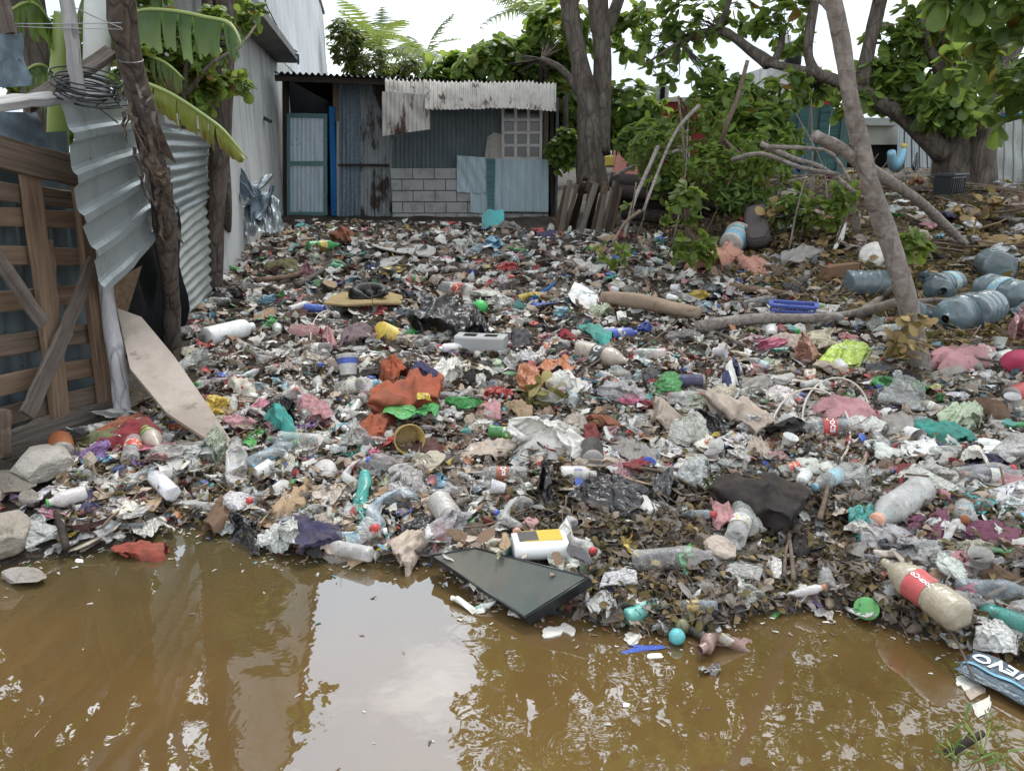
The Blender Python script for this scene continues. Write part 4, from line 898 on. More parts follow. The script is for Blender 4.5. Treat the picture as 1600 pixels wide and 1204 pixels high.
protos('film','plastic_bag',lambda i:sheet(300+i,30,12,[.6,.8,.45][i%3],.25,.6),12,'sheet_film')
protos('heapbag','plastic_bag',lambda i:heap(330+i,[.6,.8][i%2],48,.40,9,None,True),5,'bag_film')
protos('wrap','snack_wrapper',lambda i:sheet(400+i,22,8,[.55,.7,.4][i%3],.15,.45,.15),10,'printed_film')
protos('foil','snack_wrapper',lambda i:sheet(400+i,22,8,[.55,.7,.4][i%3],.15,.45,.15),10,'plain_film')
protos('cloth','cloth_rag',lambda i:heap(500+i,[.5,.7,.4][i%3],46,.3,8),9,'cloth')
protos('paper','paper_scrap',lambda i:sheet(600+i,16,5,[.7,.9,.5][i%3],.1,.3,.1,.35),8,'paper')
protos('card','cardboard_piece',lambda i:board(700+i,[.6,.45,.8][i%3],.05,.12,.07),6,'carton',False)
protos('foam','foam_piece',lambda i:board(800+i,[.6,.8,.5][i%3],.14,.16,.03),6,'foam',False)
protos('rock','rock',lambda i:(lambda P,F:(center0(P),F))(*rockf(i)),5,'stone',False) if False else None
def rockf(i):
    r=np.random.default_rng(900+i); V,F=ICO[4]; P=V*np.array([1.3,.9,.6])
    for k in range(16):
        n=unit(r.normal(size=3)); h=(P@n).max(); c=n*h*r.uniform(.62,.9); s=(P-c)@n; P=P-np.maximum(s,0)[:,None]*n*.95
    P=P*(1+.05*nz(P,7,i)+.035*nz(P,17,i+5)+.02*nz(P,34,i+3))[:,None]; return center0(P),F
protos('rock','rock',rockf,5,'stone',False)
protos('sponge','brown_lump',lambda i:blob_bag(950+i,.8,4,1.15,12,.8),3,'sponge')
# ---- bottles: axis x, length 1 from bottom(-.5) to mouth(+.5)
BP={'soda':(.165,[(0,.35),(.015,.8),(.05,.97),(.11,1),(.30,1),(.33,.93),(.40,.92),(.55,.93),(.60,1),(.66,.97),(.74,.86),(.82,.62),(.89,.36),(.93,.27),(.955,.27),(.96,.31),(.965,.31),(.97,.27),(1,.27)]),
 'water':(.14,[(0,.5),(.02,.92),(.05,1),(.10,1)]+[(.10+.045*i+.0225*j,1-.06*j) for i in range(12) for j in (1,0)]+[(.68,1),(.74,.92),(.84,.62),(.90,.42),(.945,.40),(.95,.46),(.96,.46),(.965,.40),(1,.40)]),
 'squat':(.24,[(0,.7),(.02,.95),(.07,1),(.60,1),(.68,.95),(.78,.72),(.84,.50),(.90,.42),(1,.42)]),
 'jug':(.27,[(0,.8),(.01,.95),(.04,1),(.12,1),(.14,.95),(.18,.95),(.20,1),(.30,1),(.32,.95),(.36,.95),(.38,1),(.48,1),(.50,.95),(.54,.95),(.56,1),(.72,1),(.80,.92),(.88,.55),(.91,.27),(.93,.22),(1,.22)]),
 'tube':(.17,[(0,.75),(.02,.97),(.05,1),(.74,1),(.82,.9),(.86,.7),(.87,.42),(1,.40)]),
 'glass':(.15,[(0,.7),(.01,.95),(.03,1),(.55,1),(.62,.93),(.70,.6),(.78,.40),(.95,.36),(.96,.42),(1,.42)])}
def bottle_proto(kind,seed,crush,label=(.34,.56),seg=26):
    RR,prof=BP[kind]; r=np.random.default_rng(seed)
    ts=np.array([p[0] for p in prof]); rs=np.array([p[1] for p in prof])*RR
    tt=np.unique(np.concatenate([ts,np.linspace(0,1,46)])); rad=np.interp(tt,ts,rs)
    a=np.arange(seg)*2*PI/seg; X=(tt-.5)[:,None]+0*a; Rd=rad[:,None]+0*a
    lob=np.clip(1-tt/.05,0,1)[:,None]; Rd=Rd*(1+.12*lob*np.cos(5*a))
    P=np.stack([X,Rd*np.cos(a),Rd*np.sin(a)],-1).reshape(-1,3); m=np.clip((.36-(P[:,0]))/.12,0,1)
    P0=P.copy()
    if crush>0:
        Q=P.copy()
        for k in range(int(5+crush*9)):
            n=unit(np.array([r.normal()*.55,r.normal(),r.normal()])); c=np.array([r.uniform(-.4,.25),0,0])+n*np.array([1,1,1])*RR*r.uniform(.45,.9)/(1+.5*crush); Q=fold(Q,c,n,1,.006)
        Q[:,2]*=1-.45*crush; P=P0*(1-m[:,None])+Q*m[:,None]
        b=r.uniform(-.5,.5)*crush; P[:,1]+=b*(P[:,0]+.5)**2*.35
    nr=len(tt); F=[(i*seg+k,i*seg+(k+1)%seg,(i+1)*seg+(k+1)%seg,(i+1)*seg+k) for i in range(nr-1) for k in range(seg)]+[tuple(range(seg))[::-1]]
    body=pymesh('bottle',P,F,'bottle_plastic',True)
    i0=int(np.searchsorted(tt,label[0])); i1=int(np.searchsorted(tt,label[1])); G=P.reshape(nr,seg,3)
    du=np.gradient(G,axis=0); dv=np.roll(G,-1,1)-np.roll(G,1,1); N=unit(np.cross(dv,du)); 
    s=np.sign((N*(G-G.mean(1,keepdims=True))).sum(-1)); N=N*np.where(s==0,1,s)[...,None] if crush==0 else N*np.sign(np.median(s))
    LG=(G+N*.006)[i0:i1+1]; n2=i1-i0+1; LFc=[(i*seg+k,i*seg+(k+1)%seg,(i+1)*seg+(k+1)%seg,(i+1)*seg+k) for i in range(n2-1) for k in range(seg)]
    lab=pymesh('bottle_label',LG.reshape(-1,3),LFc,'paper',True); lab.materials[0]=MAT['label_print']
    nr_=rad[-1]*1.18; cx=G[-1].mean(0); pr=[(nr_*.96,-.055),(nr_,-.05),(nr_,.0),(nr_*.9,.008),(.0005,.008)]
    if kind=='jug': pr=[(nr_,-.03),(nr_,.0),(nr_*.9,.01),(.0005,.01)]
    V,Fc=lathe(pr,16,'x'); cap=pymesh('cap',[(v[0]+cx[0],v[1]+cx[1],v[2]+cx[2]) for v in V],Fc,'hard_plastic',True)
    return dict(body=body,label=lab,cap=cap,r=RR*(1-.4*crush),R=RR,crush=crush)
BPR={}
for k,(kind,vs_) in enumerate({'soda':(0,.35,.6,.8,1.),'water':(0,.3,.7,.9),'squat':(0,.4),'jug':(0,.15),'tube':(0,.1),'glass':(0,)}.items()):
    BPR[kind]=[bottle_proto(kind,1000+k*10+i,c) for i,c in enumerate(vs_)]
# ------------------------------------------------------------------ placing
PLACED=[]; LM=[]   # (px,py,r) of special things; landmarks (point, phrase)
def col4(c):
    c=CN[c] if isinstance(c,str) else c
    return c if len(c)==4 else (*c,1)
def fr(px,py,lift=0.): 
    p=ground(px,py,lift); return p,depth(p)/FPX
def jac(p):
    e=.01; a=proj(p); b=proj(p+Vector((e,0,0))); c=proj(p+Vector((0,e,0)))
    return np.array([[(b[0]-a[0])/e,(c[0]-a[0])/e],[-(b[1]-a[1])/e,-(c[1]-a[1])/e]])
def yaw_len(px,py,ang,wpx,p,s):
    w_=np.linalg.solve(jac(p),np.array([math.cos(R(ang)),math.sin(R(ang))])*wpx)
    return math.atan2(w_[1],w_[0]),float(np.hypot(*w_))
def nm(o,label,cat,group=None,ref=None,p=None):
    tag(o,label,cat,group)
    if ref: LM.append((Vector(p) if p is not None else o.location.copy(),ref))
    return o
NAME={'bag':'plastic_bag','tied':'plastic_bag','film':'plastic_bag','heapbag':'plastic_bag','wrap':'snack_wrapper','foil':'snack_wrapper','cloth':'cloth_rag','paper':'paper_scrap','card':'cardboard_piece','foam':'foam_piece','rock':'rock','sponge':'brown_lump'}
CAT={'plastic_bag':'plastic bag','snack_wrapper':'wrapper','cloth_rag':'cloth','paper_scrap':'paper','cardboard_piece':'cardboard','foam_piece':'foam','rock':'rock','brown_lump':'lump','plastic_bottle':'bottle','water_jug':'water jug','drink_can':'can','plastic_cup':'cup','jar_closure':'lid','film_scrap':'plastic film','stick':'stick'}
GRP={'plastic_bag':'plastic bags strewn over the rubbish','snack_wrapper':'wrappers strewn over the rubbish','cloth_rag':'cloths and clothes in the rubbish','paper_scrap':'paper scraps in the rubbish','cardboard_piece':'cardboard pieces in the rubbish','foam_piece':'foam pieces in the rubbish','plastic_bottle':'plastic bottles strewn over the rubbish','water_jug':'big bluish water jugs','drink_can':'cans in the rubbish','plastic_cup':'cups in the rubbish','film_scrap':'sheets of plastic film over the rubbish','jar_closure':'lids in the rubbish','stick':'sticks lying on the rubbish','rock':'rocks at the waterline'}
def item(kind,px,py,w,h=None,col='white',ang=0,label=None,ref=None,v=0,lift=0.0,zs=1.,tilt=(0,0),name=None,mat=None,cover=True,cat=None,sx=None,Y=None):
    "kind: prototype; w,h: size in the photo's pixels"
    p,s=fr(px,py,.04)
    if Y: p=at(px,py,Y); s=depth(p)/FPX
    me=PROTO[kind][v%len(PROTO[kind])]; asp=(max(q.co.y for q in me.vertices)-min(q.co.y for q in me.vertices))/2
    h=h or w*.5
    if 45<abs(ang)<135 and h>w: ang-=90
    a=R(ang); Ji=np.linalg.inv(jac(p)); hh=h*.95
    X=Ji@(np.array([math.cos(a),math.sin(a)])*w/2*1.08); Y_=Ji@(np.array([-math.sin(a),math.cos(a)])*hh/2/max(asp,.1)); lim=1.35*max(w,h)*s/2
    for q in (X,Y_):
        k=np.hypot(*q)*(1 if q is X else asp)
        if k>lim: q*=lim/k
    sz=min(math.sqrt(w*h)*s/2*zs*1.3, .7*w*s)
    me=me.copy(); me.transform(Matrix(((X[0],Y_[0],0,0),(X[1],Y_[1],0,0),(0,0,sz,0),(0,0,0,1))))
    if X[0]*Y_[1]-X[1]*Y_[0]<0: me.flip_normals()
    if not mat and col in('black','dark grey'): mat='black_cloth' if kind=='cloth' else 'black_film'
    if mat: me.materials[0]=MAT[mat]
    nme=name or NAME[kind]; o=put(nme,me,None,T(p+Vector((0,0,lift-.04)),(tilt[0],tilt[1],0)),col4(col))
    if cover: PLACED.append((px,py,max(w,h or w*.6)*.5,min(w,h or w*.6)*.5))
    if label: nm(o,label,cat or CAT.get(nme,'rubbish'),GRP.get(nme),ref)
    return o
def bottle(kind,px,py,w,ang,col='clear',cap=None,lab=None,label=None,ref=None,v=0,text=None,tcol=(.85,.85,.85),lift=0.,tilt=0.,name='plastic_bottle',roll=None,tsize=.1,tbend=True,cover=True,mat=None,rv=None,tdir=0):
    p,s=fr(px,py,.03); yaw,L=yaw_len(px,py,ang,w,p,s); B=BPR[kind][v%len(BPR[kind])]
    L=min(L,.44 if kind!='jug' else .55); Mx=T(p+Vector((0,0,-.03+B['r']*L*.85+lift)),(0,-tilt,yaw),L)
    if roll: Mx=Mx@Matrix.Rotation(roll,4,'X')
    bm=B['body']
    if mat: bm=bm.copy(); bm.materials[0]=MAT[mat]
    cc_=col4(col); cc_=(*cc_[:3],cc_[3]*.5) if col in('clear','milky','bluish clear') and not mat else cc_
    o=put(name,bm,None,Mx,cc_); 
    if cap: put('cap',B['cap'],o,Mx,col4(cap))
    if lab:
        lb=put('bottle_label',B['label'],o,Mx,col4(lab))
        if text:
            lm_=B['label'].copy(); lm_.materials[0]=MAT['hard_plastic']; lb.data=lm_
            V,F=text_mesh(text,tsize,shear=.25 if tdir==1 else 0,bold=.002); Rb=B['R']*1.0+.011; V2=[]; lme=B['label']; bvh=BVHTree.FromPolygons([v_.co for v_ in lme.vertices],[tuple(f_.vertices) for f_ in lme.polygons]); bcy=sum(v_.co.y for v_ in lme.vertices)/len(lme.vertices)
            aim=(Matrix.Rotation(-yaw,3,'Z')@(Vector((0,0,CAMZ))-p)).normalized(); ph0=math.atan2(aim.z,aim.y); ph0=(ph0+PI/2)/2 if B['crush']<.3 else PI/2
            for q in V:
                u_,v_=(q.x,q.y)
                if tdir==0: a=ph0+(v_/Rb); x=-.05+u_      # along the bottle
                else: a=ph0-(u_/Rb); x=-.05+v_*1.0        # round the bottle
                c_=Vector((x,bcy,0)); d_=Vector((0,math.cos(a),math.sin(a))); hit=bvh.ray_cast(c_+d_*Rb*2,-d_)
                V2.append(hit[0]+d_*.006 if hit[0] is not None else c_+d_*Rb*.9)
            me=pymesh('lettering',V2,F,'lettering'); put('lettering',me,lb,Mx,(*tcol,1))
    if cover: PLACED.append((px,py,w*.56,w*.36))
    if label: nm(o,label,CAT.get(name,'bottle'),GRP.get(name),ref,p)
    return o
def decal(text,o_parent,px,py,size_px,ang,col,lift,name='lettering',bold=.0,shear=0.,tiltv=None,dome=None):
    "lettering printed on a thing: laid just over its upper surface"
    p,s=fr(px,py,.0); yaw,_=yaw_len(px,py,ang,10,p,s); V,F=text_mesh(text,size_px*s,bold=bold*s,shear=shear)
    bpy.context.view_layer.update(); dg=bpy.context.evaluated_depsgraph_get()
    Mw=T(p,(0,0,yaw)); out=[]
    Mi=o_parent.matrix_basis.inverted(); me=o_parent.data
    from mathutils.bvhtree import BVHTree
    bv=BVHTree.FromPolygons([o_parent.matrix_basis@v.co for v in me.vertices],[tuple(f.vertices) for f in me.polygons]); cam_=Vector((0,0,CAMZ)); last=None
    # dense letters so that they follow the folds
    for q in V:
        wq=Mw@Vector((q.x,q.y*1.7,.03)); d=(wq-cam_).normalized(); h=bv.ray_cast(cam_,d)
        if h[0] is None: t_=(last if last is not None else (wq-cam_).length); r_=cam_+d*t_
        else: last=(h[0]-cam_).length-.006; r_=cam_+d*last
        out.append(r_)
    o=put(name,pymesh(name,out,F,'lettering'),o_parent,None,(*col,1)); return o
obj_mat('screen_film',.35,.4,(9,.1),dirt=.95,dscale=1.8,dust=.12,dcol=(.13,.11,.08))
# ------------------------------------------------------------------ things one can point at
# dog
def dog():
    DL=.06
    p,s=fr(578,464,.11); base=p; k=70*s
    me=bpy.data.meshes.new('dog'); pts=[]; ed=[]; rad=[]
    def chain(lst,start=None):
        pr=start
        for (x,y,z,r) in lst:
            pts.append((x*k,y*k,z*k)); rad.append(r*k); i=len(pts)-1
            if pr is not None: ed.append((pr,i))
            pr=i
        return pr
    # curled: rump left, back over the far side, head right resting on the near side
    sp_=[(-.34,-.02,.13,.13),(-.26,.10,.15,.16),(-.10,.16,.17,.165),(.08,.15,.17,.16),(.22,.08,.17,.14),(.31,-.02,.16,.10),(.34,-.10,.15,.095),(.30,-.18,.13,.09),(.22,-.23,.09,.055),(.15,-.26,.075,.042)]
    e=chain(sp_)
    chain([(-.30,-.10,.11,.12),(-.18,-.15,.09,.09),(-.08,-.19,.06,.05),(.0,-.22,.035,.03),(.07,-.23,.03,.03)],0)   # hind leg tucked
    chain([(-.44,-.08,.06,.035),(-.36,-.20,.04,.028),(-.22,-.25,.035,.02),(-.10,-.26,.03,.012)],0)   # tail
    chain([(.12,.05,.10,.07),(.02,-.03,.07,.045),(.08,-.10,.04,.035)],4)  # fore leg
    chain([(-.04,.0,.09,.10),(.06,-.02,.08,.08)],2)
    SV,SF=ICO[2]; VV=[];FF=[]
    def ball_(c,r):
        n=len(VV); VV.extend([tuple(v) for v in SV*r+np.array(c)]); FF.extend([tuple(q+n for q in f) for f in SF])
    for a,b in ed:
        for t in np.linspace(0,1,9): ball_(np.array(pts[a])*(1-t)+np.array(pts[b])*t,rad[a]*(1-t)+rad[b]*t)
    me.from_pydata(VV,[],FF); o=bpy.data.objects.new('tmp',me); COL.objects.link(o)
    rm=o.modifiers.new('r','REMESH'); rm.mode='VOXEL'; rm.voxel_size=.006; rm.use_smooth_shade=True; sm=o.modifiers.new('s','SMOOTH'); sm.iterations=5; sm.factor=.5
    dg=bpy.context.evaluated_depsgraph_get(); m2=bpy.data.meshes.new_from_object(o.evaluated_get(dg)); m2.name='dog'; bpy.data.objects.remove(o)
    m2.materials.clear(); m2.materials.append(MAT['dog_fur'])
    d=put('dog',m2,None,T(base+Vector((0,.0,-.008)),(0,0,.05)))
    for (x,y,sg) in ((.37,-.17,1),(.26,-.14,-1)):
        V=[(x*k,y*k,.225*k),((x+.055*sg)*k,(y-.03)*k,.20*k),((x+.08*sg)*k,(y-.10)*k,.11*k),((x+.0*sg)*k,(y-.07)*k,.17*k)]
        put('ear',pymesh('ear',V+[(a,b-.004,c-.004) for a,b,c in V],[(0,1,2,3),(7,6,5,4),(0,4,5,1),(1,5,6,2),(2,6,7,3),(3,7,4,0)],'dog_fur'),d,d.matrix_basis)
    V,F=ICO[2]; me=pymesh('nose',V*np.array([.03,.025,.022])*k+np.array([.125,-.295,.085])*k,F,'tv_black',True); put('nose',me,d,d.matrix_basis)
    nm(d,'small black dog curled up asleep on yellowish cardboard','dog',None,'the sleeping black dog',base); PLACED.append((578,455,40,24))
p_,s_=fr(578,464,.11); cdo=[(-66,-17),(-30,-23),(20,-21),(56,-17),(58,-4),(52,14),(30,23),(-10,20),(-48,24),(-62,8)]
me=pymesh('cardboard_piece',*slab([(x*s_*.95,y*s_*2.2,.008*math.sin(x*.09)) for x,y in cdo],-.014,(0,0,1)),'carton'); nm(put('cardboard_piece',me,None,T(p_+Vector((-.01,-.03,-.004)),(0,0,.05)),col4((.36,.26,.11))),'yellowish flattened cardboard under the sleeping dog','cardboard')
item('card',516,450,40,22,'tan',-20,'brown stained cardboard flap beside the sleeping dog',v=2,lift=.08,zs=.6)
dog()
def sub(o,kind,me,Mx,col): return put(kind,me,o,Mx,col4(col))
def vessel(name,px,py,w,ang,prof,col,label,cat,ref=None,tilt=0.,mat='hard_plastic',thick=.04,lift=0.,inner=None,cover=True,h=None,bands=None,spin=0.):
    "open round vessel; prof radius/height with unit rim radius; ang/tilt: which way its mouth points"
    p,s=fr(px,py,.03); R_=w*s/2; V,F=lathe(prof,28); n=len(prof)
    V2,F2=lathe([(r-thick,h_+(thick if i==0 else 0)) for i,(r,h_) in enumerate(prof)],28); off=len(V); V=V+V2
    F=F+[tuple(i+off for i in f[::-1]) for f in F2]+[tuple(range(28))[::-1],tuple(range(off,off+28))]
    F+=[((n-1)*28+k,(n-1)*28+(k+1)%28,off+(n-1)*28+(k+1)%28,off+(n-1)*28+k) for k in range(28)]
    me=pymesh(name,V,F,mat,True); yaw,_=yaw_len(px,py,ang,10,p,s)
    Mx=Matrix.Translation(p+Vector((0,0,-.03+lift+R_*.8*math.sin(tilt))))@Matrix.Rotation(yaw,4,'Z')@Matrix.Rotation(tilt,4,'Y')@Matrix.Rotation(spin,4,'Z')@Matrix.Scale(R_,4)
    o=put(name,me,None,Mx,col4(col))
    for (h0,h1,c_) in (bands or []):
        hs=[q[1] for q in prof]; rs_=[q[0] for q in prof]; ra=float(np.interp(h0,hs,rs_))+.012; rb_=float(np.interp(h1,hs,rs_))+.012
        put('band',pymesh('band',*lathe([(ra,h0),(rb_,h1)],28),mat,True),o,Mx,col4(c_))
    if cover: PLACED.append((px,py,w*.55,w*.45))
    nm(o,label,cat,GRP.get(name),ref,p); return o,Mx
BUCK=[(.78,0),(.82,.05),(.97,1.55),(1.04,1.56),(1.04,1.66),(1.0,1.68)]
CUP=[(.66,0),(.68,.05),(.96,1.7),(1.0,1.72),(1.0,1.78)]
BOWL=[(.4,0),(.62,.05),(.85,.25),(.98,.5),(1.02,.52)]
def bucket(*a,**k):
    o,Mx=vessel(*a,**k); P=[(1.06*math.cos(t),1.06*math.sin(t)*1,1.5+.0) for t in np.linspace(.1,PI-.1,14)]
    P=[(x,.2*math.sin(math.acos(max(-1,min(1,x/1.06))))+y*.35,1.55+y*.8) for x,y,z in P]; put('handle',pymesh('handle',*tube(P,.025,6),'wire',True),o,Mx)
    return o
bucket('bucket',592,524,42,10,BUCK,'yellow','yellow bucket lying behind the green and white wrapper','bucket','the yellow bucket',tilt=2.2,spin=1)
bucket('bucket',1140,395,44,15,BUCK,'pale grey','pale bucket with light blue bands lying beside the grey cushion','bucket','the blue banded bucket',tilt=1.25,bands=[(.3,.8,'light blue'),(1.1,1.3,'turquoise')])
bucket('bucket',1366,415,58,60,BUCK,'off-white','upturned whitish bucket with teal marks behind the leaning tree','bucket','the teal marked bucket',tilt=2.3,bands=[(.4,.7,'turquoise'),(.9,1.3,'pale green')],lift=.04)
vessel('bucket',634,690,46,-62,BUCK,'mustard','mustard tub lying open with leaves inside under the green wrapper','tub','the mustard tub',tilt=1.35)
vessel('bowl',138,822,58,90,BOWL,'maroon','dark maroon bowl lying at the waterline under the pallet gate','bowl','the maroon bowl',tilt=.25)
